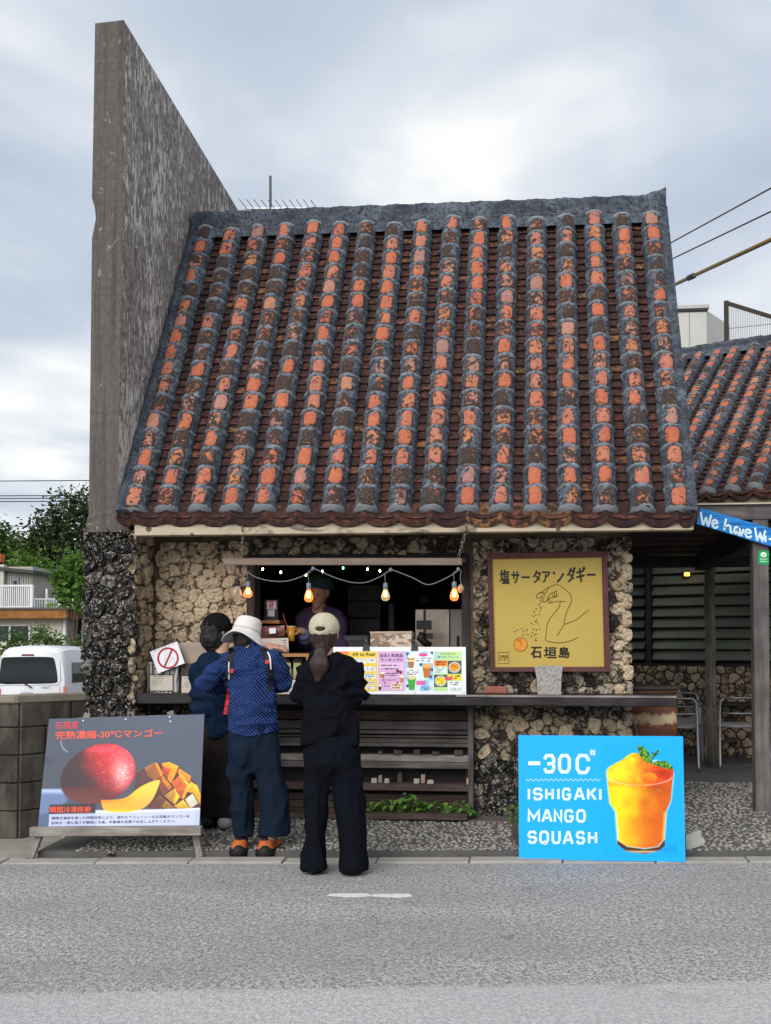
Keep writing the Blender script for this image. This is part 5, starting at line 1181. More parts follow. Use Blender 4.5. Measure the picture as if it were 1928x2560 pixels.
for nm, lb, q, Y, th in (('storage_carton', 'large dim grey carton stacked high behind the capped woman', [(868, 1462), (952, 1462), (952, 1544), (868, 1544)], 9.2, .4), ('storage_carton', 'lower dim grey carton under the large one inside hatch', [(872, 1546), (950, 1546), (950, 1660), (872, 1660)], 9.15, .45), ('paper_roll', 'dim upright roll standing right of the grey cartons', [(971, 1508), (985, 1508), (985, 1640), (971, 1640)], 9.0, .1), ('wall_box', 'small dim box fixed high on back wall of the shop', [(1048, 1490), (1076, 1490), (1076, 1507), (1048, 1507)], 9.6, .25)):
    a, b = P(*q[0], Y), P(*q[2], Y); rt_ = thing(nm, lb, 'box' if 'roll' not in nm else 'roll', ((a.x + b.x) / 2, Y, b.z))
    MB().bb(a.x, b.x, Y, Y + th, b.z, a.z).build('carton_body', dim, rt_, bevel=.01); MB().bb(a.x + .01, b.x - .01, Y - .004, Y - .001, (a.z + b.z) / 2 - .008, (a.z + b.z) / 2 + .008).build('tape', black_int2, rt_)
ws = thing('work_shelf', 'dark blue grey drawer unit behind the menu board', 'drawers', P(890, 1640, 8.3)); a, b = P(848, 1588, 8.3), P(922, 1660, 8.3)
MB().bb(a.x, b.x, 8.3, 8.6, b.z, a.z).build('cabinet', simple('slate_blue', (.03, .035, .045), .5, .3), ws); MB().bb(a.x + .01, b.x - .01, 8.29, 8.299, a.z - .045, a.z - .012).build('drawer_front', simple('slate_light', (.06, .065, .075), .5, .3), ws)
# ------------------------------------------------------------------ string lights
LY = 7.435
wire_m = simple('grey_cord', (.16, .17, .19), .6, .2); sock_m = simple('blue_grey_socket', (.14, .19, .24), .5, .2); sock_b = simple('black_socket', (.015, .015, .017), .5, .2)
def emis(name, c, s):
    m, t = newmat(name); t.out(c, .4, emis=c, estr=s); return m
fil_on = emis('lit_filament', (1, .62, .28), 26); fil_dim = emis('dim_filament', (1, .7, .32), 5)
def bulb_glass(name, c, em):
    m, t = newmat(name); tr_ = t.n('ShaderNodeBsdfTransparent'); t.set(tr_, 'Color', c); p_ = t.n('ShaderNodeBsdfPrincipled'); t.set(p_, 'Base Color', c); t.set(p_, 'Roughness', .08); t.set(p_, 'Emission Color', c); t.set(p_, 'Emission Strength', em)
    mx = t.n('ShaderNodeMixShader'); lw = t.n('ShaderNodeLayerWeight'); lw.inputs[0].default_value = .45; t.t.links.new(t.ramp(lw.outputs['Facing'], [(0, .12), (1, .85)]), mx.inputs[0]); t.t.links.new(tr_.outputs[0], mx.inputs[1]); t.t.links.new(p_.outputs[0], mx.inputs[2])
    o = t.n('ShaderNodeOutputMaterial'); t.t.links.new(mx.outputs[0], o.inputs[0]); return m
gl_on = bulb_glass('amber_glass', (1, .42, .14), .55); gl_dim = bulb_glass('clear_amber_glass', (.95, .82, .6), .12); gl_off = bulb_glass('clear_glass', (.8, .78, .7), .0)
sl = thing('string_lights', 'string of filament bulbs hanging under the hatch flap', 'string lights', P(860, 1425, LY))
wp = [(598, 1419), (615, 1428), (640, 1443), (675, 1452), (715, 1453), (755, 1441), (783, 1423), (800, 1428), (840, 1445), (880, 1456), (915, 1456), (950, 1442), (977, 1426), (1000, 1432), (1035, 1446), (1062, 1460), (1082, 1460), (1110, 1448), (1136, 1434), (1150, 1422)]
MB().tube([P(u, v, LY) for u, v in smooth_line(wp, 4)], .0038, 6).build('wire', wire_m, sl, smooth=True)
for u, v in ((783, 1422), (977, 1425), (1146, 1424), (600, 1418)):
    MB().lathe([(.004, .018), (.014, .008), (.016, -.006), (.006, -.014)], P(u, v, LY), 10).build('hanger', sock_m if u > 610 else sock_b, sl, smooth=True)
for (u, v0, vb, kind) in ((594, 1452, 1492, 'off'), (620.5, 1455, 1494, 'on'), (772, 1458, 1505, 'on'), (964, 1458, 1502, 'dim'), (1136, 1455, 1502, 'on')):
    top = P(u, v0, LY - .012); bot = P(u, vb, LY - .012); L = top.z - bot.z; s_h = L * .30
    MB().tube([P(u + (6 if u > 600 else 4), v0 - 28, LY), P(u - 2, v0 - 24, LY - .006), P(u, v0, LY - .012)], .003, 6).build('drop_cord', wire_m, sl, smooth=True)
    MB().lathe([(.004, .004), (.017, 0), (.019, -s_h), (.015, -s_h - .004)], top, 12).build('socket', sock_b if kind == 'off' else sock_m, sl, smooth=True)
    H = L - s_h; prof = [(.012, 0), (.016, -.12 * H), (.026, -.38 * H), (.0325, -.62 * H), (.031, -.80 * H), (.020, -.95 * H), (.001, -1.0 * H)]
    bl_ = MB().lathe(prof, top - Vector((0, 0, s_h + .002)), 16).build('bulb', {'on': gl_on, 'dim': gl_dim, 'off': gl_off}[kind], sl, smooth=True)
    if kind != 'off':
        c = top - Vector((0, 0, s_h + H * .2)); mb = MB()
        for dx, dy in ((-.007, 0), (.007, 0), (0, .006)): mb.tube([c + Vector((dx, dy, 0)), c + Vector((dx * 1.3, dy * 1.3, -H * .5))], .0034 if kind == 'on' else .002, 5)
        mb.build('filament', fil_on if kind == 'on' else fil_dim, bl_)
og = thing('tassel', 'small pale paper tassel hanging at right end of the lights', 'ornament', P(1153, 1484, LY)); MB().tube([P(1153, 1425, LY), P(1151, 1445, LY), P(1153, 1462, LY)], .003, 5).build('cord', wire_m, og)
mb = MB(); mb.lathe([(.003, .03), (.022, .012), (.026, -.01), (.012, -.035)], P(1152, 1470, LY), 7); mb.build('paper_ball', simple('tan_paper', (.42, .28, .17), .8, .3, 30), og)
fl = thing('fairy_lights', 'tiny coloured fairy lights strung along ceiling inside hatch', 'fairy lights', P(800, 1425, 7.98))
pts = [(640, 1420), (657, 1423), (702, 1431), (735, 1437), (765, 1437), (806, 1429), (858, 1420), (919, 1423), (950, 1427), (975, 1424)]
MB().tube([P(u, v - 3, 7.98) for u, v in smooth_line(pts, 3)], .0015, 4).build('wire', sock_b, fl)
e1 = emis('fairy_warm', (1, .72, .35), 14); e2 = emis('fairy_green', (.1, 1, .35), 9)
for (u, v) in pts[1:-1]:
    if u == 735: continue
    MB().lathe([(.001, .011), (.006, .006), (.006, -.006), (.001, -.011)], P(u, v, 7.975), 7).build('lamp', e2 if u == 858 else e1, fl, smooth=True)
# ------------------------------------------------------------------ odds and ends on the ledges below the counter
pale_wood = wood_mat('pale_offcut', (.26, .19, .14), (.40, .31, .25), 'Z'); offw = simple('off_white_block', (.36, .33, .30), .8, .25, 25)
for nm, lb, u, w, h, mt, vb, Y in (('wood_offcut', 'tall pale wood offcut on lower ledge left of the white cubes', 951, 10, 20, pale_wood, 1957, 7.66), ('white_cube', 'small white cube at the left on lower ledge', 936, 16, 13, offw, 1958, 7.64), ('white_cube', 'small white cube with dark face on lower ledge', 968, 15, 12, offw, 1958, 7.645), ('wood_offcut', 'grey forked offcut at the back of lower ledge', 1000, 12, 26, plank_wood, 1950, 7.70), ('wood_offcut', 'pair of tall pale wood sticks on lower ledge', 1058, 12, 24, pale_wood, 1957, 7.66),
        ('white_cube', 'pale block left of the tall stick pair', 1042, 15, 13, offw, 1958, 7.64), ('white_cube', 'pale slab right of the tall stick pair', 1077, 18, 11, offw, 1958, 7.64), ('pink_shell', 'small pink shell by the post on lower ledge', 1171, 8, 15, simple('pink_shell', (.55, .26, .22), .6, .2), 1960, 7.625), ('driftwood', 'grey driftwood bit on upper ledge far left', 951, 11, 10, plank_wood, 1885, 7.66), ('driftwood', 'reddish driftwood chunk at the left on upper ledge', 995, 24, 12, brown_wood, 1887, 7.66), ('driftwood', 'brown driftwood chunk in the middle of upper ledge', 1043, 16, 14, brown_wood, 1887, 7.66), ('driftwood', 'thin brown driftwood wedge on upper ledge', 1090, 20, 10, brown_wood, 1887, 7.66), ('driftwood', 'dark reddish driftwood chunk at the right on upper ledge', 1148, 26, 14, brown_wood, 1887, 7.66)):
    p = P(u, vb, Y); s_ = Y / 2500; top = {True: P(1000, 1960, 7.62).z, False: P(1000, 1888, 7.64).z}[vb > 1930] + .002
    mb = MB(); n_ = 7; w_, h_ = w * s_ / 2, h * s_; rr_ = random.Random(u)
    base = [Vector((p.x + w_ * x_ * rr_.uniform(.85, 1.05), Y + w_ * y_ * rr_.uniform(.8, 1), top)) for x_, y_ in ((-1, -.8), (.2, -1), (1, -.7), (1, .8), (0, 1), (-1, .8))]
    topv = [Vector((q.x * .88 + p.x * .12 + rr_.uniform(-.004, .004), q.y, top + h_ * rr_.uniform(.78, 1.05))) for q in base]
    mb.v = [tuple(q) for q in base + topv]; mb.f = [tuple(range(5, -1, -1)), tuple(range(6, 12))] + [(i, (i + 1) % 6, (i + 1) % 6 + 6, i + 6) for i in range(6)]
    tag(mb.build(nm, mt, bevel=.003), lb, nm.split('_')[-1], 'keepsakes on the ledges under the counter')
# ------------------------------------------------------------------ weeds at the wall foot
leaf_m, t = newmat('weed_leaf'); v = t.coord(); gi = t.n('ShaderNodeNewGeometry').outputs['Random Per Island']
t.out(t.mix(gi, (.045, .11, .018), (.12, .24, .045)), .55, spec=.3)
stem_m = simple('weed_stem', (.10, .14, .05), .7, .2)
def weed(name, label, u, v, Y, w, h, n, seed):
    rd = random.Random(seed); b = P(u, v, Y); b.z = pave_z(b.x, Y) ; root = thing(name, label, 'plant', b, 'weeds at the foot of the shop wall'); st = MB(); lf = MB()
    for i in range(n):
        px_ = b.x + rd.uniform(-w, w); top = Vector((px_ + rd.uniform(-.03, .03), Y + rd.uniform(-.05, .05), b.z + h * rd.uniform(.35, 1) * (1 - .4 * abs(px_ - b.x) / w)))
        st.tube([(px_, Y, b.z), ((px_ + top.x) / 2, (Y + top.y) / 2, (b.z + top.z) / 2), top], .002, 4, cap=False)
        s = rd.uniform(.022, .042); a = rd.uniform(0, 6.28); tilt = rd.uniform(-.9, .3); d = Vector((math.cos(a), math.sin(a), tilt)).normalized(); sd_ = d.cross(Vector((0, 0, 1))).normalized(); dn = Vector((0, 0, -.25 * s))
        q = [top, top + d * s * .5 + sd_ * s * .62, top + d * s * 1.25 + sd_ * s * .3 + dn, top + d * s * 1.5 + dn * 1.6, top + d * s * 1.25 - sd_ * s * .3 + dn, top + d * s * .5 - sd_ * s * .62]
        lf.add(q, [(0, 1, 2, 3), (0, 3, 4, 5)])
    st.build('stem', stem_m, root); lf.build('foliage', leaf_m, root, fix=False)
weed('weed', 'leafy green weed patch at the left below the planks', 965, 2037, 7.60, .13, .15, 70, 1); weed('weed', 'tall leafy green weed clump in the middle below the planks', 1020, 2037, 7.60, .14, .19, 85, 2); weed('weed', 'leafy weed clump right of the middle below the planks', 1085, 2037, 7.60, .14, .15, 75, 3); weed('weed', 'leafy weed clump by the right post below the planks', 1150, 2038, 7.58, .10, .15, 60, 4)
weed('weed', 'small bright weed half hidden behind the blue board', 1292, 2040, 7.45, .05, .2, 26, 5); weed('weed', 'dark weed in the gap between mango board and navy trousers', 540, 2040, 7.35, .12, .2, 50, 6)
# litter by the left kerb
lid = G(148, 2131); tag(MB().lathe([(.075, 0), (.085, .01), (.085, .018), (.07, .022)], (lid.x, lid.y + .03, .014), 20).build('round_lid', simple('cream_lid', (.50, .45, .33), .6, .15)), 'round cream lid lying by kerb under the mango board', 'lid')
for i, (u, v, s) in enumerate(((182, 2108, .035), (275, 2136, .026), (167, 2096, .03))):
    c = G(u, v, .03); mb = MB(); bm = bmesh.new(); bmesh.ops.create_icosphere(bm, subdivisions=2, radius=s); 
    for w_ in bm.verts: w_.co = Vector((w_.co.x * 1.3, w_.co.y, w_.co.z * .7)) * (1 + .3 * n3(w_.co + Vector((i, 0, 0)), 30))
    me = bpy.data.meshes.new('stone'); bm.to_mesh(me); bm.free()
    tag(put('loose_stone', me, stone_mix, None, Matrix.Translation(c + Vector((0, 0, s * .3)))), ['loose coral stone behind the cream lid', 'small pale stone on kerb under the mango board', 'loose rubble stone by the foot of the block wall'][i], 'stone', 'loose stones by the kerb')
# ------------------------------------------------------------------ ground of the terrace and the left verge
structure(MB().hexa((.8, 10.55, .128), (9, 10.75, .128), (9, 15, .128), (.8, 15, .128), Vector((0, 0, .1))).build('terrace', simple('terrace_floor', (.075, .07, .068), .85, .4, 4, .5, 30)))
structure(MB().hexa((3.24, kerb_y(3.24, .17), .06), (9, kerb_y(9, .17), .06), (9, 10.74, .12), (3.24, 10.74, .12), Vector((0, 0, .2))).build('forecourt', pv_dark))
structure(MB().hexa((-9, kerb_y(-9, .10), .004), (-3.2, kerb_y(-3.2, .10), .004), (-3.2, 7.4, .03), (-9, 7.4, .03), Vector((0, 0, .3))).build('verge', simple('dusty_verge', (.27, .25, .22), .95, .4, 5, .6, 25)))
# ------------------------------------------------------------------ pergola
perg = thing('pergola', 'dark timber pergola over the terrace beside the shop', 'pergola', (1.79, 8.13, .1))
pw = wood_mat('pergola_post_wood', (.08, .068, .068), (.19, .165, .165), 'Z'); pd = wood_mat('pergola_dark_wood', (.018, .015, .015), (.05, .043, .042))
MB().bb(1.745, 1.865, 8.07, 8.19, .08, 2.50).build('post', pw, perg, bevel=.006)
MB().bb(3.0, 3.12, 8.07, 8.19, .08, 2.50).build('post', pw, perg, bevel=.006)
lp = [P(1776, 1410, 10.8), P(1773, 1500, 10.8), P(1777, 1600, 10.8), P(1776, 1700, 10.8), P(1781, 1800, 10.8), P(1786, 1925, 10.8)]
lp[-1].z = .12
MB().tube(lp, [.055, .058, .054, .057, .062, .068], 10, jit=.06).build('log_post', wood_mat('mossy_log', (.09, .08, .065), (.25, .22, .185), 'Z'), perg, smooth=True)
MB().bb(.78, 3.2, 8.06, 8.12, 2.40, 2.515).build('front_beam', wood_mat('beam_grey', (.07, .06, .062), (.17, .15, .15)), perg, bevel=.004)
MB().bb(.78, 3.2, 8.03, 8.14, 2.518, 2.53).build('edge_trim', simple('pale_trim', (.42, .36, .28), .7, .2), perg)
MB().bb(1.76, 1.90, 8.125, 11.0, 2.22, 2.38).build('side_beam', pd, perg, bevel=.004)
MB().bb(.80, 3.2, 10.74, 10.86, 2.24, 2.36).build('rear_beam', pd, perg, bevel=.004)
y = 8.13; i = 0
while y < 11.2:
    MB().bb(.80, 3.2, y, y + .165, 2.405 + .006 * (i % 2), 2.425 + .006 * (i % 2)).build('ceiling_board', brown_wood if i % 3 else pd, perg); y += .175; i += 1
# blue painted board with brush lettering, green sticker
Z4 = lambda x, y: (1400 + x / 3.155, 1000 + y / 3.155)
wf = thing('painted_board', 'tilted bright blue board with white brush lettering on the pergola', 'sign', P(1850, 1310, 8.02))
WYY = 8.02; tl, tr, br, bl = Z4(1112, 850), Z4(2010, 1112), Z4(1990, 1252), Z4(1078, 975)
mbl, t = newmat('blue_brush_paint'); v = t.coord(); t.out(t.mix(t.ramp(t.noise(6, t.vmap(v, (.6, 1, 9), (0, 0, 0), (0, R(16), 0)), 5, .65), [(.35, 0), (.6, 1)]), lin('0f4f92'), lin('1f86d2')), .6, t.bump(t.noise(5, t.vmap(v, (.6, 1, 9)), 4), .3, .005))
MB().hexa(*[P(*q, WYY) for q in (tl, tr, br, bl)], Vector((0, -.022, 0))).build('plank', mbl, wf)
wp_ = lambda u, v: P(u, v, WYY - .0015)
LT = {'W': [[(0, .02), (.22, 1), (.5, .4), (.72, .98), (1, 0)]], 'e': [[(.1, .68), (.8, .58), (.7, .38), (.35, .38), (.12, .65), (.3, .98), (.65, 1), (.95, .8)]], 'h': [[(.3, -.05), (.15, .5), (.1, 1)], [(.12, .75), (.45, .48), (.7, .55), (.75, 1), (.95, .95)]], 'a': [[(.75, .5), (.4, .42), (.12, .7), (.3, .98), (.6, .8), (.78, .48), (.78, 1), (1, .95)]], 'v': [[(.05, .45), (.4, 1), (.85, .42)]], 'i': [[(.4, .45), (.4, 1)], [(.42, .15), (.44, .2)]], '-': [[(0, .62), (.9, .6)]], 'F': [[(.2, 0), (.2, 1)], [(.1, .02), (1, 0)], [(.2, .48), (.8, .46)]]}
for ch, x0, w_ in (('W', 1112, 82), ('e', 1196, 56), ('h', 1290, 78), ('a', 1370, 50), ('v', 1415, 40), ('e', 1455, 62), ('W', 1540, 80), ('i', 1612, 26), ('-', 1648, 44), ('F', 1700, 60), ('i', 1765, 26)):
    base = 882 + (x0 - 1112) * .288; lines = []
    for L in LT[ch]: lines.append([Z4(x0 + p[0] * w_, base + p[1] * 92 + p[0] * w_ * .28) for p in smooth_line(L, 4)])
    strokes(lines, wp_, 5.0, lin('cfe4ee'), wf, 'lettering')
gs = thing('green_notice', 'small green sticker with white bubble mark on pergola post', 'sticker', P(1909, 1410, 8.066))
MB().hexa(*[P(u, v, 8.066) for u, v in ((1896, 1376), (1923, 1376), (1923, 1411), (1896, 1411))], Vector((0, -.003, 0))).build('panel', simple('sticker_green', lin('159a52'), .5, .04), gs)
g1_ = lambda u, v: P(u, v, 8.0645); g2_ = lambda u, v: P(u, v, 8.0635)
MB().poly([g1_(*q) for q in circ(1909.5, 1386.5, 7.4, 20, 6.2)]).build('bubble', ink(lin('e6f2e8')), gs, fix=False); strokes([[(1905.5, 1386), (1908.5, 1389), (1914, 1383.5)]], g2_, 1.8, lin('159a52'), gs, 'tick')
lettering('微信支付', g1_, 1900, 1395.5, 1919, 1400.5, lin('d8ecdc'), gs, .0); strokes([[(1901, 1404), (1918, 1404)]], g1_, 1.4, lin('d8ecdc'), gs, 'print_line')
# ------------------------------------------------------------------ rusty drum behind the counter end
dr_m, t = newmat('rusty_drum_paint'); v = t.coord()
b_ = t.mix(t.noise(5, v, 6, .65), (.095, .035, .024), (.21, .085, .05)); b_ = t.mix(t.ramp(t.noise(9, v, 5, .7), [(.55, 0), (.68, .8)]), b_, (.30, .115, .035))
sep = t.n('ShaderNodeSeparateXYZ'); t.set(sep, 0, v); band = t.math('ABSOLUTE', t.math('SUBTRACT', sep.outputs[2], .83)); k_ = t.math('ADD', band, t.math('MULTIPLY', t.math('SUBTRACT', t.noise(14, v, 5, .65), .5), .16))
b_ = t.mix(t.ramp(k_, [(.02, 1), (.05, 0)]), b_, (.52, .40, .24)); t.out(b_, .8, t.bump(t.noise(30, v, 5), .5, .006), spec=.2)
dx_ = P(1694, 1740, 8.28).x - .295; drum = thing('oil_drum', 'rusty brown oil drum with flaking yellow band behind counter end', 'barrel', (dx_, 8.28, .12))
MB().lathe([(.285, .115), (.29, .13), (.285, .15), (.285, .42), (.295, .435), (.285, .45), (.285, .73), (.295, .745), (.285, .76), (.285, 1.03)], (dx_, 8.28, 0), 36).build('drum_body', dr_m, drum, smooth=True)
MB().lathe([(.29, 1.03), (.30, 1.045), (.29, 1.06), (.27, 1.06), (.265, 1.05), (.0001, 1.05)], (dx_, 8.28, 0), 36).build('rim', rust, drum, smooth=True)
MB().lathe([(.33, 1.064), (.33, 1.084), (.0001, 1.085)], (dx_, 8.28, 0), 36).build('lid', wood_mat('lid_wood', (.03, .026, .025), (.08, .07, .066)), drum)
tag(MB().bar(P(1580, 1788, 8.0), P(1596, 1850, 7.95), .008, .008).build('cane', grey_wood_z), 'thin grey stick leaning beside the rusty drum', 'stick')
# ------------------------------------------------------------------ terrace chairs and table
alu = simple('brushed_aluminium', (.30, .30, .32), .4, .1, 30, metallic=.85)
dkw = simple('slat_grey', (.30, .285, .27), .7, .2)
def make_chair(label):
    o = Vector((0, 0, 0)); root = thing('terrace_chair', label, 'chair', o, 'metal chairs on the terrace')
    r_ = .0125
    for s in (-1, 1):
        MB().tube(smooth3([(s * .27, -.30, 0), (s * .255, -.24, .30), (s * .245, -.22, .60), (s * .235, -.225, .70), (s * .20, -.23, .735)]), r_, 8).build('leg', alu, root, smooth=True)
        MB().tube(smooth3([(s * .26, .26, 0), (s * .265, .24, .40), (s * .268, .20, .62), (s * .268, .10, .655), (s * .262, -.10, .655), (s * .245, -.22, .64)]), r_, 8).build('arm_leg', alu, root, smooth=True)
    MB().tube([(-.21, -.23, .735), (0, -.235, .738), (.21, -.23, .735)], r_, 8).build('back_rail', alu, root, smooth=True)
    MB().tube([(-.245, -.222, .58), (0, -.24, .575), (.245, -.222, .58)], r_, 8).build('back_rail', alu, root, smooth=True)
    for y_ in (-.21, .22): MB().tube([(-.255, y_, .435), (.255, y_, .435)], r_ * .9, 8).build('seat_rail', alu, root, smooth=True)
    for k in range(6): MB().bb(-.245, .245, -.195 + k * .068, -.195 + k * .068 + .056, .445, .457).build('slat', dkw, root)
    return root
def smooth3(pts, n=4):
    out = []; P_ = [Vector(p) for p in pts]
    for i in range(len(P_) - 1):
        p0, p1, p2, p3 = P_[max(0, i - 1)], P_[i], P_[i + 1], P_[min(len(P_) - 1, i + 2)]
        for k in range(n):
            q = k / n; out.append(.5 * (2 * p1 + (p2 - p0) * q + (2 * p0 - 5 * p1 + 4 * p2 - p3) * q * q + (3 * p1 - p0 - 3 * p2 + p3) * q ** 3))
    return out + [P_[-1]]
chA = make_chair('metal chair with slatted seat right of the log post'); pB = P(1842, 1700, 10.9); chA.location = (pB.x, 10.9, .13); chA.rotation_euler = (0, 0, R(6)); WORLD_M[chA.name] = Matrix.Translation((pB.x, 10.9, .13))
pA = P(1686, 1700, 10.75); copy_tree(chA, (pA.x, 10.75, .13), R(-14), 'metal chair half hidden behind the rusty drum')
pC = P(1690, 1700, 11.5); copy_tree(chA, (pC.x, 11.55, .13), R(170), 'metal chair against stone wall, farthest back behind the drum')
tbl = thing('terrace_table', 'dark round edged table behind the metal chairs', 'table', (P(1850, 1700, 11.55).x, 11.55, .13)); tx = P(1850, 1700, 11.55).x
MB().bb(tx - .36, tx + .36, 11.3, 11.75, .74, .775).build('table_top', dkw if False else simple('black_table', (.02, .02, .022), .5, .2), tbl, bevel=.01)
for sx in (-.3, .3):
    for sy in (11.35, 11.7): MB().tube([(tx + sx, sy, .13), (tx + sx, sy, .74)], .014, 8).build('leg', simple('black_table', (.02, .02, .022)), tbl, smooth=True)
# ------------------------------------------------------------------ second building, turned a little towards the road
TH = R(25); dv = Vector((math.cos(TH), -math.sin(TH), 0)); nv = Vector((-math.sin(TH), -math.cos(TH), 0))     # along the wall, outward
W0 = P(1560, 1616, 12.3); W0.z = .12
cafe = thing('cafe_building', 'second stone building with louvred wall and red tiled roof at right', 'building', W0)
def wp3(s, z, n_=0.0): q = W0 + dv * s + nv * n_; return Vector((q.x, q.y, z))
def slab(s0, s1, z0, z1, n0, n1): 
    mb = MB(); a = [wp3(s0, z0, n1), wp3(s1, z0, n1), wp3(s1, z1, n1), wp3(s0, z1, n1)]; return mb.hexa(*a, nv * (n1 - n0))
cw = slab(-1.5, 3.2, -.3, 1.16, -.3, 0).build('wall', backing, cafe); slab(-1.5, 3.2, 1.16, 3.2, -.3, -.12).build('inner_wall', black_int2, cafe)
stone_face(cw, 2.6, 1.04, lambda s, t_, n_: wp3(-.1 + s, .14 + t_, n_ - .005), .105, lambda c, r: stone_tan if r.random() < .55 else stone_mix, .03, .011, 31, aspect=1.2)
slab(-1.5, 3.2, 1.165, 1.20, -.12, .01).build('sill', dark_wood, cafe)
lou = simple('green_grey_louvre', (.17, .19, .15), .6, .25, 6); louD = simple('dark_louvre', (.06, .068, .06), .5, .3)
for (s0, s1, mt) in ((-.1, .26, louD), (.36, 1.55, lou), (1.62, 2.9, lou)):
    z = 1.25
    while z < 2.7:
        a = [wp3(s0, z, .02), wp3(s1, z, .02), wp3(s1, z + .098, -.045), wp3(s0, z + .098, -.045)]; MB().hexa(*a, Vector((0, 0, .012)) + nv * .012).build('louvre', mt, cafe); z += .128
for s0 in (-.14, .29, 1.57, 2.92): slab(s0, s0 + .06, 1.20, 2.95, -.12, .04).build('frame_post', post_wood, cafe)
# eave and tiled roof
E0 = P(1738, 1236, 10.95); ww = 3.25
e0 = E0 - dv * 1.25; e1 = e0 + dv * ww; run = -nv * 3.5; rz = Vector((0, 0, 2.55))
roof(cafe, e0, e1, e0 + run + rz, e1 + run + rz, 13, 20, 38, 150, seed=9, tilt_end=0.0)
fo = nv * -.04
mb = MB(); q = [e0 + fo + Vector((0, 0, -.045)), e1 + fo + Vector((0, 0, -.045)), e1 + fo + Vector((0, 0, -.16)), e0 + fo + Vector((0, 0, -.16))]; mb.hexa(*q, nv * .06); mb.build('fascia_board', simple('beige_fascia', (.34, .30, .22), .8, .2, 6), cafe)
mb = MB(); q = [e0 + fo * 2 + Vector((0, 0, -.16)), e1 + fo * 2 + Vector((0, 0, -.16)), e1 - nv * 1.4 + Vector((0, 0, -.16)), e0 - nv * 1.4 + Vector((0, 0, -.16))]; mb.hexa(*q, Vector((0, 0, .02))); mb.build('soffit', dark_wood, cafe)
em_o = emis('orange_lamp', (1, .5, .06), 2.2); em_w = emis('pale_lamp', (.75, 1, .85), 1.6)
for u, v, mt, w_, h_, lb in ((1718, 1435.5, em_o, 13, 9, 'small orange lamp glowing on the louvred wall'), (1567, 1437, em_w, 6, 6, 'tiny white lamp in the dark bay beside the louvres')):
    d_ = ray(u, v); k = (W0 + nv * .06 - CAM).dot(nv) / d_.dot(nv); c = CAM + d_ * k; s_ = k / 2500
    L_ = thing('wall_lamp', lb, 'lamp', c, 'lamps on the second building'); MB().box(c, (w_ * s_, .03, h_ * s_)).build('lens', mt, L_, bevel=.008); MB().box(c + Vector((0, .035, 0)), (w_ * s_ * 1.3, .04, h_ * s_ * 1.4)).build('lamp_body', black_pl, L_)
# flat-roofed block behind with cabinet and mesh fence on top
blk_b = thing('flat_block', 'flat roofed concrete block rising behind the second tiled roof', 'building', (6.5, 19, -.6)); MB().bb(3.2, 11, 16.6, 23, -.6, 6.15).build('wall', concrete, blk_b); MB().bb(3.1, 11.1, 16.5, 23.1, 6.15, 6.25).build('roof_slab', concrete, blk_b)
CYY = 18.2; cabm = simple('white_cabinet_panel', (.50, .50, .47), .5, .06, 3)
cab = thing('roof_cabinet', 'white metal cabinet standing on the flat roof behind', 'cabinet', P(1760, 890, CYY))
a, b = P(1672, 775, CYY), P(1768, 880, CYY); MB().bb(a.x, b.x, CYY, CYY + 1.5, 6.25, a.z).build('cabinet_body', cabm, cab)
c2 = P(1832, 790, CYY + .6)
mb = MB(); mb.add([(b.x + .002, CYY, 6.25), (c2.x, CYY + .9, 6.25), (c2.x, CYY + .9, a.z - .03), (b.x + .002, CYY, a.z - .03), (b.x, CYY + 1.5, 6.25), (c2.x, CYY + 1.5, 6.25), (c2.x, CYY + 1.5, a.z - .03), (b.x, CYY + 1.5, a.z - .03)], [(0, 1, 2, 3), (3, 2, 6, 7), (1, 5, 6, 2), (0, 3, 7, 4)]); mb.build('end_panel', cabm, cab)
MB().bb(a.x - .05, b.x + .04, CYY - .06, CYY + 1.55, a.z, a.z + .06).build('cap', simple('cap_grey', (.42, .42, .40), .5, .06), cab); MB().bb(a.x, b.x + .01, CYY - .012, CYY - .002, a.z - .05, a.z - .02).build('cap_shade_strip', black_pl, cab)  # black strip stands in for the shade line below the cap
p_ = P(1724, 800, CYY); MB().bb(p_.x - .006, p_.x + .006, CYY - .008, CYY - .001, 6.3, a.z - .06).build('seam', simple('seam_grey', (.25, .25, .24), .6), cab)
fen = thing('mesh_fence', 'dark framed wire mesh fence on the flat roof', 'fence', P(1815, 880, 17.4)); fa_, fb_ = P(1816, 757, 17.4), P(1965, 803, 17.0)
zb_ = 6.25; fm = simple('brown_iron', (.045, .035, .028), .7, .2)
MB().bar((fa_.x, fa_.y, zb_), fa_ + Vector((0, 0, .03)), .07, .07).build('post', fm, fen); MB().bar(fa_, fb_, .06, .06).build('top_rail', fm, fen); MB().bar((fb_.x, fb_.y, zb_), fb_, .06, .06).build('post', fm, fen)
wm = simple('mesh_wire', (.28, .25, .21), .5, .2)
for k in range(1, 33): q = fa_.lerp(fb_, k / 33); MB().bar((q.x, q.y, zb_), q, .008, .008).build('wire', wm, fen)
for z in (6.45, 6.65, 6.85): MB().bar((fa_.x, fa_.y, z), (fb_.x, fb_.y, z - .05), .012, .012).build('cross_wire', wm, fen)
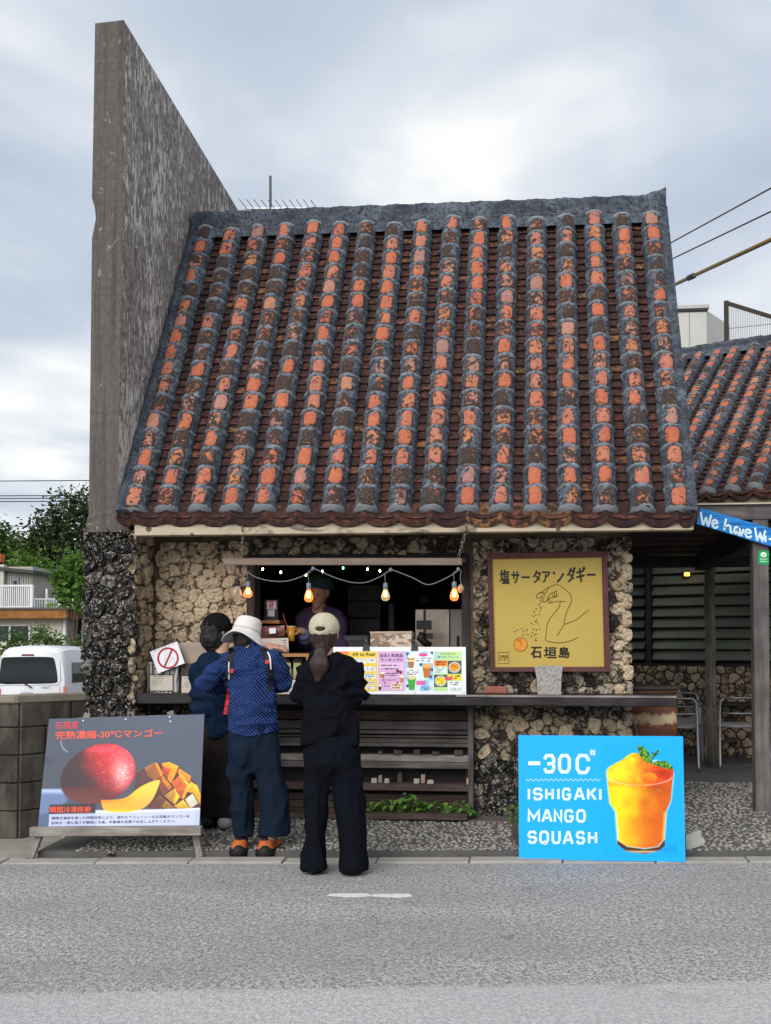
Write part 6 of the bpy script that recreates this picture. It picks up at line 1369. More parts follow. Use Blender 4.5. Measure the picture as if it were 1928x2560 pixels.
# ------------------------------------------------------------------ cables and antenna
cab_m = simple('black_cable', (.03, .03, .032), .6, .2)
def wire(name, label, pts, Y0, Y1, r, mat=cab_m, n=14, sag=0.0, group=None):
    u0, v0 = pts[0]; u1, v1 = pts[-1]; a, b = P(u0, v0, Y0), P(u1, v1, Y1)
    return tag(MB().tube([a.lerp(b, k / n) - Vector((0, 0, sag * 4 * (k / n) * (1 - k / n))) for k in range(n + 1)], r, 6).build(name, mat, smooth=True), label, 'cable', group)
wire('power_cable', 'upper thin black cable right of the roof', [(1560, 671), (2300, 267)], 26, 12, .014, group='overhead cables at right'); wire('power_cable', 'second thin black cable right of the roof', [(1560, 705), (2300, 350)], 26, 12, .014, group='overhead cables at right')
ye = thing('sheathed_cable', 'thick ochre sheathed cable with black joint right of the roof', 'cable', P(1700, 706, 20)); a, b = P(1600, 752, 22), P(2200, 472, 12)
MB().tube([a, b], .036, 8).build('sheath', simple('ochre_sheath', (.20, .13, .05), .6, .2), ye, smooth=True); j0, j1 = P(1722, 695, 19.5), P(1734, 689.5, 19.3)
def on_line(u): 
    best = min(range(1001), key=lambda k: abs(proj_u(a.lerp(b, k / 1000)) - u)); return a.lerp(b, best / 1000)
def proj_u(p): d_ = p - CAM; return CX + F_PX * d_.dot(_rt) / d_.dot(_fw)
MB().tube([on_line(1722), on_line(1735)], .055, 8).build('joint', cab_m, ye, smooth=True)
an = thing('tv_antenna', 'thin tv antenna and mast behind the roof ridge', 'antenna', P(676, 540, 9.4)); MB().tube([P(676, 440, 9.4), P(677, 640, 9.4)], .013, 8).build('mast', simple('mast_grey', (.10, .10, .11), .5), an)
al_ = simple('antenna_metal', (.38, .40, .40), .4, .1, metallic=.6); MB().bar(P(612, 521, 9.4), P(792, 521, 9.4), .016, .016).build('boom', al_, an)
for k in range(11): u = 616 + k * 17.5; p = P(u, 521, 9.4); MB().tube([p + Vector((-.03, -.14, .03)), p + Vector((.03, .14, -.02))], .004, 5).build('element', al_, an)
for i, (v0, v1) in enumerate(((1203.5, 1200), (1239.5, 1238), (1246, 1245), (1253.5, 1253))):
    wire('power_cable', ['topmost of the power cables at left above the trees', 'second power cable from the top at left, upper of the close trio', 'middle one of the close trio of power cables at left', 'lowest of the close trio of power cables at left'][i], [(-300, v0 + 1), (420, v1)], 48, 44, .022, group='overhead cables at left')
wire('power_cable', 'single low power cable entering the tree at left', [(-300, 1308), (420, 1324)], 46, 46, .018, group='overhead cables at left')
# ------------------------------------------------------------------ block wall at the left
bw_m, t = newmat('mouldy_block'); v = t.coord(); b_ = t.mix(t.noise(6, v, 6, .65), (.06, .054, .046), (.155, .137, .115)); b_ = t.mix(t.ramp(t.noise(3.5, t.vmap(v, (1.6, 1.6, .5)), 5, .65), [(.42, .85), (.62, 0)]), b_, (.035, .031, .027)); t.out(b_, .95, t.bump(t.noise(35, v, 6, .7), .6, .01), spec=.1)
bw_l = bw_m
bw = thing('block_wall', 'mouldy low concrete block wall between road and stone column', 'wall', (-3.66, 6.9, 0))
A0 = Vector((-3.66, 6.9, 0)); A1 = P(222, 1742, 7.34); A1.z = 0; dW = (A1 - A0).normalized(); nW = Vector((dW.y, -dW.x, 0)); Lw = (A1 - A0).length
core = MB(); core.hexa(A0 + Vector((-.0, 0, 1.0)) - nW * .02, A1 + Vector((0, 0, 1.0)) - nW * .02, A1 - nW * .02 + Vector((0, 0, -.1)), A0 - nW * .02 + Vector((0, 0, -.1)), nW * .1); core.bb(-8, -3.67, 6.93, 7.05, -.1, 1.0); core.build('core', backing, bw)
for k in range(5):
    z0 = .02 + k * .2; z1 = z0 + .192; s = -.2 * (k % 2)
    while s < Lw:
        s0, s1 = max(0, s), min(Lw, s + .39)
        if s1 - s0 > .03: MB().hexa(A0 + dW * (s0 + .003) + Vector((0, 0, z0)), A0 + dW * (s1 - .003) + Vector((0, 0, z0)), A0 + dW * (s1 - .003) + Vector((0, 0, z1)), A0 + dW * (s0 + .003) + Vector((0, 0, z1)), nW * .05).build('block', bw_m, bw, bevel=.006)
        s += .40
    x = -3.675 - (.2 if k % 2 else .0); xr = -3.672
    while xr > -5.5:
        xl = xr - (.39 if not (k % 2 and xr > -3.7) else .19); MB().bb(xl, xr - .004, 6.895, 6.94, z0, z1).build('block', bw_l, bw, bevel=.006); xr = xl
MB().hexa(A0 + Vector((-.02, -.03, 1.05)), A1 + Vector((0, -.03, 1.05)), A1 - nW * .13 + Vector((0, 0, 1.05)), A0 - nW * .13 + Vector((-.02, 0, 1.05)), Vector((0, 0, .06))).build('coping', simple('coping', (.22, .19, .15), .95, .4, 8, .7, 30), bw, bevel=.008)
MB().bb(-8, -3.682, 6.87, 7.06, .99, 1.045).build('coping', simple('coping', (.22, .19, .15)), bw, bevel=.008)
# ------------------------------------------------------------------ white van behind the wall
van_w = simple('white_car_paint', (.62, .64, .68), .25, .03, 3, spec=.5); glass_d, t = newmat('dark_car_glass'); t.out((.012, .016, .02), .06, spec=.7)
VY = 20.8; vx0, vx1 = P(-8, 1700, VY).x, P(165, 1700, VY).x; vc = (vx0 + vx1) / 2; vw = (vx1 - vx0); VG = -.6
van = thing('van', 'small white van parked behind the block wall', 'van', (vc, VY + 1.6, VG)); ztop = P(80, 1618, VY).z + .02
def ring(w, zt, zb, y, k=.12):
    h = w / 2; zm = zt - .62
    return [(vc - h, y, zb), (vc - h * 1.0, y, zm), (vc - h * .94, y, zt - .30), (vc - h * .86, y, zt - k * .8), (vc - h * .72, y, zt - k * .25), (vc - h * .4, y, zt), (vc + h * .4, y, zt), (vc + h * .72, y, zt - k * .25), (vc + h * .86, y, zt - k * .8), (vc + h * .94, y, zt - .30), (vc + h, y, zm), (vc + h, y, zb)]
mb = MB(); secs = [(VY + .10, .93, ztop - .10), (VY + .02, .97, ztop - .04), (VY + .12, 1.0, ztop), (VY + .5, 1.0, ztop + .02), (VY + 2.2, 1.0, ztop - .02), (VY + 2.7, .97, ztop - .30), (VY + 3.2, .95, ztop - .85)]
secs[0] = (VY + .0, .955, ztop - .07)
for (y, s, zt) in secs: mb.v += ring(vw * s, zt, VG + .28, y)
for i in range(len(secs) - 1):
    for k in range(12): a = i * 12 + k; mb.f.append((a, i * 12 + (k + 1) % 12, (i + 1) * 12 + (k + 1) % 12, a + 12))
mb.f += [tuple(range(11, -1, -1)), tuple((len(secs) - 1) * 12 + k for k in range(12))]
shade_auto(mb.build('body', van_w, van), 35)
vp = lambda u, v, d=0.0: P(u, v, VY - .004 - d)
rw = smooth_line([(2, 1660), (6, 1646), (20, 1643), (75, 1642), (125, 1643), (135, 1648), (141, 1672), (144, 1700), (140, 1707), (120, 1709), (60, 1710), (4, 1710), (-2, 1700), (0, 1675), (2, 1660)], 3)
MB().prism([vp(u, v) for u, v in rw], Vector((0, .02, 0))).build('rear_window', glass_d, van)
MB().prism([vp(u, v) for u, v in ((54, 1635.5), (85, 1635.5), (85.5, 1640), (53.5, 1640))], Vector((0, .015, 0))).build('brake_light', simple('dark_red_lens', (.14, .02, .03), .3), van)
MB().tube([vp(15, 1706, .02), vp(55, 1706, .02), vp(78, 1719, .02)], .012, 6).build('wiper', black_pl, van, smooth=True); MB().bar(vp(60, 1708, .02), vp(80, 1720, .02), .03, .02).build('wiper_arm', black_pl, van)
MB().prism([vp(u, v, .01) for u, v in ((51, 1731), (81, 1731), (82, 1760), (50, 1760))], Vector((0, .015, 0))).build('plate_recess', simple('recess_grey', (.30, .31, .33), .5), van)
MB().prism([vp(u, v, .02) for u, v in ((57, 1738), (76, 1738), (76, 1760), (57, 1760))], Vector((0, .01, 0))).build('number_plate', simple('plate_white', (.62, .62, .60), .5), van); lettering('Guam', lambda u, v: vp(u, v, .022), 60, 1739, 73, 1743, lin('50505a'), van, .0)
strokes([[(-3, 1714), (145, 1713), (152, 1700), (150, 1650)], [(148, 1760), (150, 1715)]], lambda u, v: vp(u, v, .002), .9, lin('70757c'), van, 'door_seam')
MB().prism([vp(u, v, .004) for u, v in ((158, 1716), (164, 1716), (166, 1760), (159, 1760))], Vector((0, .02, 0))).build('tail_light', MATS.get('orange_lens') or simple('orange_lens', (.55, .16, .08), .3), van)
lettering('HIJET', lambda u, v: vp(u, v, .004), 103, 1717, 127, 1722.5, lin('6a7078'), van, .0)
MB().prism([vp(u, v, .004) for u, v in ((-4, 1722), (2, 1722), (2, 1760), (-5, 1760))], Vector((0, .02, 0))).build('tail_light', simple('orange_lens', (.55, .16, .08), .3), van)
for (y0, y1, n_) in ((VY + .28, VY + .95, 'side_window'), (VY + 1.05, VY + 1.75, 'side_window'), (VY + 1.85, VY + 2.5, 'side_window')):
    h = vw / 2; mb = MB(); rws = ((ztop - .36, .953), (ztop - .60, 1.0), (ztop - .80, 1.002))
    for z_, k_ in rws: mb.v += [(vc + h * k_ + .012, y0 + (.05 if z_ > ztop - .5 else 0), z_), (vc + h * k_ + .012, y1 - (.05 if z_ > ztop - .5 else 0), z_)]
    mb.f = [(0, 1, 3, 2), (2, 3, 5, 4)]; mb.build(n_, glass_d, van, fix=False)
for sx in (-1, 1):
    for wy in (VY + .6, VY + 2.6):
        c = (vc + sx * (vw / 2 - .09), wy, VG + .28); mb = MB(); mb.tube([Vector(c) - Vector((.08, 0, 0)), Vector(c) + Vector((.08, 0, 0))], .28, 20); w_ = mb.build('wheel', black_pl, van, smooth=False); MB().tube([Vector(c) - Vector((.085, 0, 0)), Vector(c) + Vector((.085, 0, 0))], .16, 16).build('rim', alu, w_)
# ------------------------------------------------------------------ house with balcony
HY = 30.0; cream = simple('cream_render', (.60, .57, .48), .8, .08, 2); rail_w = simple('white_railing', (.66, .67, .68), .5, .05); corr = simple('corrugated_cream', (.36, .35, .31), .7, .1, 2)
house = thing('balcony_house', 'two storey cream house with white balcony railing behind the van', 'house', (P(60, 1640, HY).x, HY, -.6))
def hb(u0, u1, v0, v1, Y, th, mat, name, z0=None):
    a, b = P(u0, v0, Y), P(u1, v1, Y); return MB().bb(a.x, b.x, Y, Y + th, b.z if z0 is None else z0, a.z).build(name, mat, house)
hb(-160, 153, 1546, 1700, HY, 4, cream, 'wall', -.6); hb(-170, 168, 1523, 1545.5, HY - .5, 5.0, wood_mat('orange_fascia', (.24, .10, .03), (.36, .17, .05)), 'fascia_board'); hb(-170, 190, 1519.5, 1523, HY - .55, 6.0, simple('slab_grey', (.10, .10, .10), .9), 'roof_slab')
dk_ = P(153.5, 1546, HY); MB().bb(dk_.x + .01, P(300, 1546, HY).x, HY + .8, HY + 5, -.6, P(0, 1532, HY).z).build('side_wall', simple('dark_render', (.035, .03, .028), .9, .4, 3), house)
for u0, u1 in ((-60, 23), (26, 72)): 
    hb(u0, u1, 1565, 1602, HY - .03, .02, glass_d, 'pane'); hb(u0 - 2, u1 + 2, 1562.5, 1565, HY - .06, .06, rail_w, 'window_frame')
hb(22, 26, 1565, 1602, HY - .06, .06, rail_w, 'window_frame'); hb(71, 75, 1565, 1602, HY - .06, .06, rail_w, 'window_frame'); hb(157, 163, 1545.6, 1640, HY - .1, .08, rail_w, 'downpipe', -.6)
hb(204, 208, 1562, 1612, HY + .76, .04, rail_w, 'window_frame'); hb(208, 216, 1562, 1612, HY + .77, .03, glass_d, 'pane')
hb(-120, 80, 1418, 1523, HY + 1.2, 2.5, corr, 'upper_wall'); hb(-122, 8, 1412, 1523, HY + 1.0, .2, simple('pale_panel', (.46, .45, .42), .7), 'corner_panel')
for u in range(8, 80, 6): hb(u, u + 1.2, 1420, 1519, HY + 1.17, .03, corr, 'batten')
hb(30, 46, 1442, 1519, HY + 1.14, .04, simple('grey_door', (.20, .22, .24), .6), 'door'); hb(34, 40, 1452, 1512, HY + 1.12, .02, glass_d, 'door_pane')
a, b = P(-125, 1404, HY + .9), P(84, 1426, HY + .9); MB().hexa(a, b, b + Vector((0, 3, .0)), a + Vector((0, 3, 0)), Vector((0, 0, .10))).build('upper_roof', simple('dark_roofing', (.06, .06, .055), .8), house)
hb(82, 190, 1473, 1521, HY + 2.2, .2, simple('grey_fence_panel', (.30, .31, .31), .7, .15, 3), 'fence_panel')
tp, bt = 1462.5, 1519.5
hb(-60, 80, tp, tp + 4, HY - .3, .06, rail_w, 'handrail'); hb(-60, 80, bt - 3, bt, HY - .3, .06, rail_w, 'bottom_rail'); hb(76.5, 81, tp - 1, bt, HY - .32, .1, rail_w, 'rail_post')
for u in range(-60, 76, 5): hb(u, u + 1.6, tp + 4, bt - 3, HY - .28, .03, rail_w, 'baluster')
hb(82, 185, 1496, 1498.8, HY + .4, .05, rail_w, 'handrail')
for u in (114, 148, 181): hb(u, u + 3.2, 1472 + (u - 114) * .12, bt, HY + .38, .08, rail_w, 'rail_post')
for u in range(86, 184, 6): hb(u, u + 1.6, 1499, bt, HY + .42, .03, rail_w, 'baluster')
p = P(3, 1398, HY + 2.5); MB().bb(p.x - .25, p.x + .02, HY + 2.4, HY + 2.7, p.z - .1, p.z + .18).build('chimney', simple('orange_box', (.50, .15, .04), .7, .1), house)
# ------------------------------------------------------------------ trees and shrubs
def leafmat(name, c0, c1, tr=.25):
    m, t = newmat(name); gi = t.n('ShaderNodeNewGeometry').outputs['Random Per Island']; p = t.n('ShaderNodeBsdfPrincipled'); c = t.mix(gi, c0, c1); t.set(p, 'Base Color', c); t.set(p, 'Roughness', .6); t.set(p, 'Specular IOR Level', .25)
    tl_ = t.n('ShaderNodeBsdfTranslucent'); t.set(tl_, 'Color', c); mx = t.n('ShaderNodeMixShader'); mx.inputs[0].default_value = tr; t.t.links.new(p.outputs[0], mx.inputs[1]); t.t.links.new(tl_.outputs[0], mx.inputs[2]); o = t.n('ShaderNodeOutputMaterial'); t.t.links.new(mx.outputs[0], o.inputs[0]); return m
lf_d = leafmat('dark_leaf', (.02, .038, .012), (.065, .085, .03)); lf_m = leafmat('mid_leaf', (.03, .085, .018), (.09, .16, .035)); lf_b = leafmat('bright_leaf', (.04, .12, .02), (.14, .24, .035)); bark = wood_mat('bark', (.06, .045, .035), (.15, .12, .10), 'Z')
def tree(name, label, base, clumps, leaf, n_per, size, seed, trunk_r=.14, group=None, cat='tree', narrow=.45, spread=1.5):
    rd = random.Random(seed); base = Vector(base); root = thing(name, label, cat, base, group); tk = MB(); lf = MB()
    top = sum((Vector(c[0]) for c in clumps), Vector()) / len(clumps); fork = base.lerp(top, .45)
    tk.tube([base, base.lerp(fork, .5) + Vector((rd.uniform(-.1, .1), 0, 0)), fork], [trunk_r, trunk_r * .8, trunk_r * .65], 8)
    for c, r_ in clumps:
        c = Vector(c); r3 = Vector(r_) if hasattr(r_, '__len__') else Vector((r_, r_, r_)); mid = fork.lerp(c, .5) + Vector((rd.uniform(-.2, .2), rd.uniform(-.2, .2), .1)) * r3.x
        tk.tube([fork, mid, c], [trunk_r * .45, trunk_r * .3, trunk_r * .12], 6)
        for _ in range(5):
            e = c + Vector((rd.gauss(0, .55) * r3.x, rd.gauss(0, .55) * r3.y, rd.gauss(0, .55) * r3.z)); tk.tube([c.lerp(mid, .3), c.lerp(e, .6) + Vector((0, 0, .05)), e], [trunk_r * .12, trunk_r * .08, trunk_r * .03], 4, cap=False)
        for _ in range(max(3, n_per // 14)):
            d = Vector((rd.gauss(0, 1), rd.gauss(0, 1), rd.gauss(0, 1))).normalized() * rd.random() ** .35; tw = c + Vector((d.x * r3.x, d.y * r3.y, d.z * r3.z))
            for _ in range(14):
                p = tw + Vector((rd.gauss(0, 1), rd.gauss(0, 1), rd.gauss(0, 1))) * size * spread; a = Vector((rd.gauss(0, 1), rd.gauss(0, 1), rd.gauss(0, .6))).normalized(); b = a.orthogonal().normalized(); b = (b * math.cos(q := rd.uniform(0, 6.28)) + a.cross(b) * math.sin(q)); s = size * rd.uniform(.7, 1.3)
                lf.v += [tuple(p), tuple(p + a * s * .5 + b * s * narrow * .5), tuple(p + a * s), tuple(p + a * s * .5 - b * s * narrow * .5)]; k = len(lf.v); lf.f.append((k - 4, k - 3, k - 2, k - 1))
    tk.build('trunk', bark, root, smooth=True, fix=False); lf.build('crown', leaf, root, fix=False); return root
def cl(Y, *q): return [(tuple(P(u, v, Y)), (r * Y / 2500, r * Y / 2500, r * Y / 2500 * k)) for u, v, r, k in q]
TY = 37.0
tree('broad_tree', 'large dark broadleaf tree behind house, hidden partly by wing wall', (P(190, 1600, TY).x, TY, -.6), cl(TY, (215, 1265, 42, 1), (170, 1280, 40, .9), (140, 1300, 30, .8), (195, 1320, 45, .9), (120, 1330, 34, .8), (155, 1355, 42, .9), (95, 1355, 30, .8), (215, 1375, 40, 1), (110, 1395, 36, .9), (160, 1410, 40, .9), (80, 1385, 22, .8), (200, 1430, 40, .9), (115, 1445, 36, .8), (150, 1470, 35, .8)), lf_d, 430, .20, 1, .35, narrow=.5)
tree('broad_tree', 'lower leafy tree at left edge beyond the house roof', (P(20, 1600, TY + 2).x, TY + 2, -.6), cl(TY + 2, (-30, 1350, 34, 1), (12, 1370, 26, .9), (40, 1385, 24, .8), (15, 1400, 30, .7), (62, 1395, 20, .9), (-10, 1345, 20, 1)), lf_m, 420, .22, 2, .25, narrow=.5)
tree('broad_tree', 'bright yellow green tree glimpsed low behind the dark tree', (P(90, 1600, TY - 2).x, TY - 2, -.6), cl(TY - 2, (95, 1425, 16, .8), (120, 1460, 18, .9), (60, 1412, 14, .6)), lf_b, 300, .2, 12, .2, narrow=.5)
tree('big_leaf_tree', 'bright big leaved tree beside the stone column', (P(190, 1640, 23.5).x, 23.5, -.6), cl(23.5, (190, 1405, 14, .8), (183, 1432, 18, .8), (152, 1442, 12, .7), (203, 1462, 14, .9), (172, 1468, 16, .8), (162, 1492, 10, .6), (205, 1430, 12, .8), (195, 1500, 7, 1)), lf_b, 150, .17, 3, .035, narrow=.55, spread=.9)
for i, (us, Yb, lb) in enumerate((([(-20, 1612, 22, .8), (15, 1610, 24, .8), (40, 1598, 18, .9), (38, 1580, 10, 1)], 26, 'dense green shrub left in front of house window'), ([(70, 1600, 24, .9), (90, 1580, 16, .8), (100, 1568, 9, .8)], 26.5, 'tall green shrub in middle before the cream wall'), ([(125, 1600, 24, .9), (148, 1590, 18, 1), (155, 1615, 16, .8), (118, 1582, 12, .8)], 26.2, 'rounded green shrub right in front of downpipe'), ([(202, 1612, 16, 1), (210, 1640, 18, 1.1), (215, 1590, 10, .8)], 23, 'dark green shrub squeezed beside the stone column'))):
    tree('shrub', lb, (P(us[0][0], 1640, Yb).x, Yb, -.6), cl(Yb, *[(a, b + 16, c * .75, d * .9) for a, b, c, d in us]), lf_m, 230, .085, 20 + i, .04, 'shrubs in front of the house', 'shrub', .55)
# ------------------------------------------------------------------ people: smooth bodies and clothes grown from joined limbs
_lat = np.random.default_rng(5).random((32, 32, 32)).astype(np.float32)
def vn3(p):
    i = np.floor(p).astype(int); f = p - i; f = f * f * (3 - 2 * f); r = 0
    for a in (0, 1):
        for b in (0, 1):
            for c in (0, 1):
                w = (f[:, 0] if a else 1 - f[:, 0]) * (f[:, 1] if b else 1 - f[:, 1]) * (f[:, 2] if c else 1 - f[:, 2]); r = r + w * _lat[(i[:, 0] + a) % 32, (i[:, 1] + b) % 32, (i[:, 2] + c) % 32]
    return r - .5
class Flesh:
    """signed distance field on a grid, limbs blended smoothly; meshed by surface nets"""
    def __init__(s, lo, hi, h):
        s.lo = np.array(lo, float); s.h = h; s.n = np.ceil((np.array(hi) - s.lo) / h).astype(int) + 1; s.F = np.full(s.n, .5, np.float32)
        s.ax = [s.lo[i] + h * np.arange(s.n[i]) for i in range(3)]
    def _reg(s, lo, hi):
        a = np.clip(((np.array(lo) - s.lo) / s.h).astype(int), 0, s.n - 1); b = np.clip(((np.array(hi) - s.lo) / s.h).astype(int) + 2, 1, s.n)
        sl = tuple(slice(a[i], b[i]) for i in range(3)); g = np.meshgrid(*[s.ax[i][sl[i]] for i in range(3)], indexing='ij', sparse=True); return sl, g
    def _join(s, sl, d, k):
        f = s.F[sl]
        if k > 0: hh = np.maximum(k - np.abs(f - d), 0) / k; s.F[sl] = np.minimum(f, d) - hh * hh * k * .25
        else: s.F[sl] = np.minimum(f, d)
    def limb(s, a, b, ra, rb, k=.03, flat=1.0, fx=1.0):
        """tapered limb a->b; flat: depth (y) / width; fx widens x"""
        a = np.array(a, float); b = np.array(b, float); m = max(ra, rb) * max(1, flat, fx) + k + .06
        sl, (X, Y, Z) = s._reg(np.minimum(a, b) - m, np.maximum(a, b) + m)
        sc = np.array([1 / fx, 1 / flat, 1]); A = a * sc; d = b * sc - A; L = d @ d + 1e-12
        x, y, z = X * sc[0] - A[0], Y * sc[1] - A[1], Z - A[2]; t = np.clip((x * d[0] + y * d[1] + z * d[2]) / L, 0, 1)
        D = np.sqrt((x - t * d[0]) ** 2 + (y - t * d[1]) ** 2 + (z - t * d[2]) ** 2) - (ra + (rb - ra) * t); s._join(sl, D.astype(np.float32), k); return s
    def blob(s, c, r, k=.03, sub=False):
        c = np.array(c, float); r = np.array(r, float); sl, (X, Y, Z) = s._reg(c - r - k - .06, c + r + k + .06)
        q = np.sqrt(((X - c[0]) / r[0]) ** 2 + ((Y - c[1]) / r[1]) ** 2 + ((Z - c[2]) / r[2]) ** 2); D = ((q - 1) * r.min()).astype(np.float32)
        if sub: s.F[sl] = np.maximum(s.F[sl], -D)
        else: s._join(sl, D, k)
        return s
    def cut_below(s, fn):
        X, Y, Z = np.meshgrid(*s.ax, indexing='ij', sparse=True); s.F = np.maximum(s.F, (fn(X, Y) - Z).astype(np.float32)); return s
    def cut_above(s, fn):
        X, Y, Z = np.meshgrid(*s.ax, indexing='ij', sparse=True); s.F = np.maximum(s.F, (Z - fn(X, Y)).astype(np.float32)); return s
    def mesh(s, wrinkle=0.0, wsc=(9, 9, 9), seed=0, fine=0.0):
        F = s.F; ins = F < 0; n = s.n - 1
        C = [ins[i:i + n[0], j:j + n[1], k:k + n[2]] for i in (0, 1) for j in (0, 1) for k in (0, 1)]
        tot = sum(c.astype(np.int8) for c in C); cell = (tot > 0) & (tot < 8); I = np.argwhere(cell); idx = -np.ones(n, int); idx[cell] = np.arange(len(I))
        acc = np.zeros((len(I), 3)); cnt = np.zeros(len(I)); off = [(i, j, k) for i in (0, 1) for j in (0, 1) for k in (0, 1)]
        for a in range(8):
            for ax in range(3):
                if off[a][ax]: continue
                o2 = list(off[a]); o2[ax] = 1
                fa = F[I[:, 0] + off[a][0], I[:, 1] + off[a][1], I[:, 2] + off[a][2]]; fb = F[I[:, 0] + o2[0], I[:, 1] + o2[1], I[:, 2] + o2[2]]; m = (fa < 0) != (fb < 0)
                t = np.where(m, fa / (fa - fb + 1e-9 * (fa == fb)), 0); p = np.tile(np.array(off[a], float), (len(I), 1)); p[:, ax] = t; acc[m] += p[m]; cnt[m] += 1
        V = s.lo + (I + acc / np.maximum(cnt, 1)[:, None]) * s.h; Q = []
        for ax in range(3):
            b, c = (ax + 1) % 3, (ax + 2) % 3; sl0 = [slice(None)] * 3; sl1 = [slice(None)] * 3; sl0[ax] = slice(0, -1); sl1[ax] = slice(1, None)
            a0, a1 = ins[tuple(sl0)], ins[tuple(sl1)]; E_ = np.argwhere(a0 != a1); E_ = E_[(E_[:, b] > 0) & (E_[:, c] > 0) & (E_[:, b] < n[b]) & (E_[:, c] < n[c]) & (E_[:, ax] < n[ax])]
            g = []
            for db, dc in ((-1, -1), (0, -1), (0, 0), (-1, 0)): q = E_.copy(); q[:, b] += db; q[:, c] += dc; g.append(idx[q[:, 0], q[:, 1], q[:, 2]])
            g = np.stack(g, 1); fl = ~a0[E_[:, 0], E_[:, 1], E_[:, 2]]; g[fl] = g[fl][:, ::-1]; Q.append(g)
        Q = np.concatenate(Q); Q = Q[(Q >= 0).all(1)]
        if wrinkle or fine:
            e1 = V[Q[:, 2]] - V[Q[:, 0]]; e2 = V[Q[:, 3]] - V[Q[:, 1]]; fn = np.cross(e1, e2); N = np.zeros_like(V)
            for k in range(4): np.add.at(N, Q[:, k], fn)
            N /= np.linalg.norm(N, axis=1)[:, None] + 1e-9; w = np.array(wsc); q = V * w + seed * 7.3
            warp = np.stack([vn3(q * .7 + 3), vn3(q * .7 + 11), vn3(q * .7 + 23)], 1) * 1.3
            d = 1 - 2 * np.abs(vn3(q + warp) * 2) + .45 * (1 - 2 * np.abs(vn3(q * 2.3 + warp * 1.5 + 5) * 2)); d2 = vn3(V * np.array((26, 26, 18)) + seed)
            V = V + N * (((d - .55) * wrinkle) + d2 * fine)[:, None]
        return V, Q
def flesh_obj(name, fl, mat, parent, wrinkle=0.0, wsc=(9, 9, 9), seed=0, fine=0.0, relax=1):
    V, Q = fl.mesh(wrinkle, wsc, seed, fine)
    for _ in range(relax):
        A = np.zeros_like(V); c = np.zeros(len(V))
        for k in range(4):
            np.add.at(A, Q[:, k], V[Q[:, (k + 1) % 4]]); np.add.at(A, Q[:, k], V[Q[:, (k - 1) % 4]]); np.add.at(c, Q[:, k], 2)
        V = V * .45 + .55 * A / np.maximum(c, 1)[:, None]
    me = bpy.data.meshes.new(name); me.from_pydata(V.tolist(), [], Q.tolist()); me.update()
    o = put(name, me, mat, parent, smooth=True); FL_CACHE[o.name] = (V, Q); return o
FL_CACHE = {}
from mathutils.bvhtree import BVHTree
def bvh(o): V, Q = FL_CACHE[o.name]; return BVHTree.FromPolygons([Vector(v) for v in V], [tuple(int(i) for i in q) for q in Q])
def drape(tree_, line, wpx, name, mat, parent, off=.006, th=.004):
    """a strap lying on the cloth along a photograph polyline"""
    pts = smooth_line(line, 5); mb = MB(); n = len(pts); rows_ = []
    for i, p in enumerate(pts):
        a, b = Vector(pts[max(0, i - 1)]), Vector(pts[min(n - 1, i + 1)]); d = (b - a).normalized(); nn = Vector((-d.y, d.x)); row = []
        for s in (-.5, 0, .5):
            q = Vector(p) + nn * wpx * s; r = ray(q.x, q.y).normalized(); h = tree_.ray_cast(CAM, r); hit = h[0] if h[0] is not None else None; row.append((hit, r))
        rows_.append(row)
    last = None
    for row in rows_:
        hits = [(h - CAM).length for h, r in row if h is not None]; dm = sum(hits) / len(hits) if hits else last
        if dm is None: continue
        last = dm; out = []
        for h, r in row: dd_ = (h - CAM).length if h is not None and abs((h - CAM).length - dm) < .08 else dm; out.append(CAM + r * (dd_ - off))
        mb.v += [tuple(q) for q in out] + [tuple(q + r * th) for q, (h, r) in zip(out, row)]
    m = len(mb.v) // 6
    for i in range(m - 1):
        for k in range(2): a = i * 6 + k; mb.f.append((a, a + 1, a + 7, a + 6))
        mb.f.append((i * 6, i * 6 + 6, i * 6 + 9, i * 6 + 3)); mb.f.append((i * 6 + 2, i * 6 + 5, i * 6 + 11, i * 6 + 8))
    return mb.build(name, mat, parent, smooth=False)
def hand(fl, wrist, tip_dir, palm_n, side, curl=.5, spread=.12, size=1.0):
    """five fingers of unequal length; side +1: thumb towards cross(tip, palm)"""
    w = Vector(wrist); d = Vector(tip_dir).normalized(); n_ = Vector(palm_n); n_ = (n_ - d * n_.dot(d)).normalized(); s_ = d.cross(n_) * side; z = size
    pc = w + d * .048 * z; fl.limb(w, w + d * .02, .026 * z, .03 * z, .015); 
    for k in (-.026, -.009, .009, .026): fl.limb(w + s_ * k * .7 * z + d * .012, w + d * .085 * z + s_ * k * z, .014 * z, .0125 * z, .012)
    for k, L in ((.030, .070), (.010, .080), (-.010, .074), (-.029, .058)):
        p = w + d * .088 * z + s_ * k * z; dd_ = (d + s_ * (k / .03) * spread).normalized(); ang = 0; r = .0095 * z
        for j, fr in enumerate((.45, .30, .25)):
            ang += curl * (.7, 1.0, .7)[j]; e = dd_ * math.cos(ang) + n_ * math.sin(ang); q = p + e * L * fr * z; fl.limb(p, q, r, r * .92, .003); p = q; r *= .92
    p = w + d * .022 * z + s_ * .026 * z; q = p + (d * .55 + s_ * .75 + n_ * .35).normalized() * .04 * z; fl.limb(p, q, .014 * z, .0115 * z, .01); q2 = q + (d * .85 + s_ * .25 + n_ * (.3 + curl * .5)).normalized() * .034 * z; fl.limb(q, q2, .0112 * z, .009 * z, .004)
    return fl
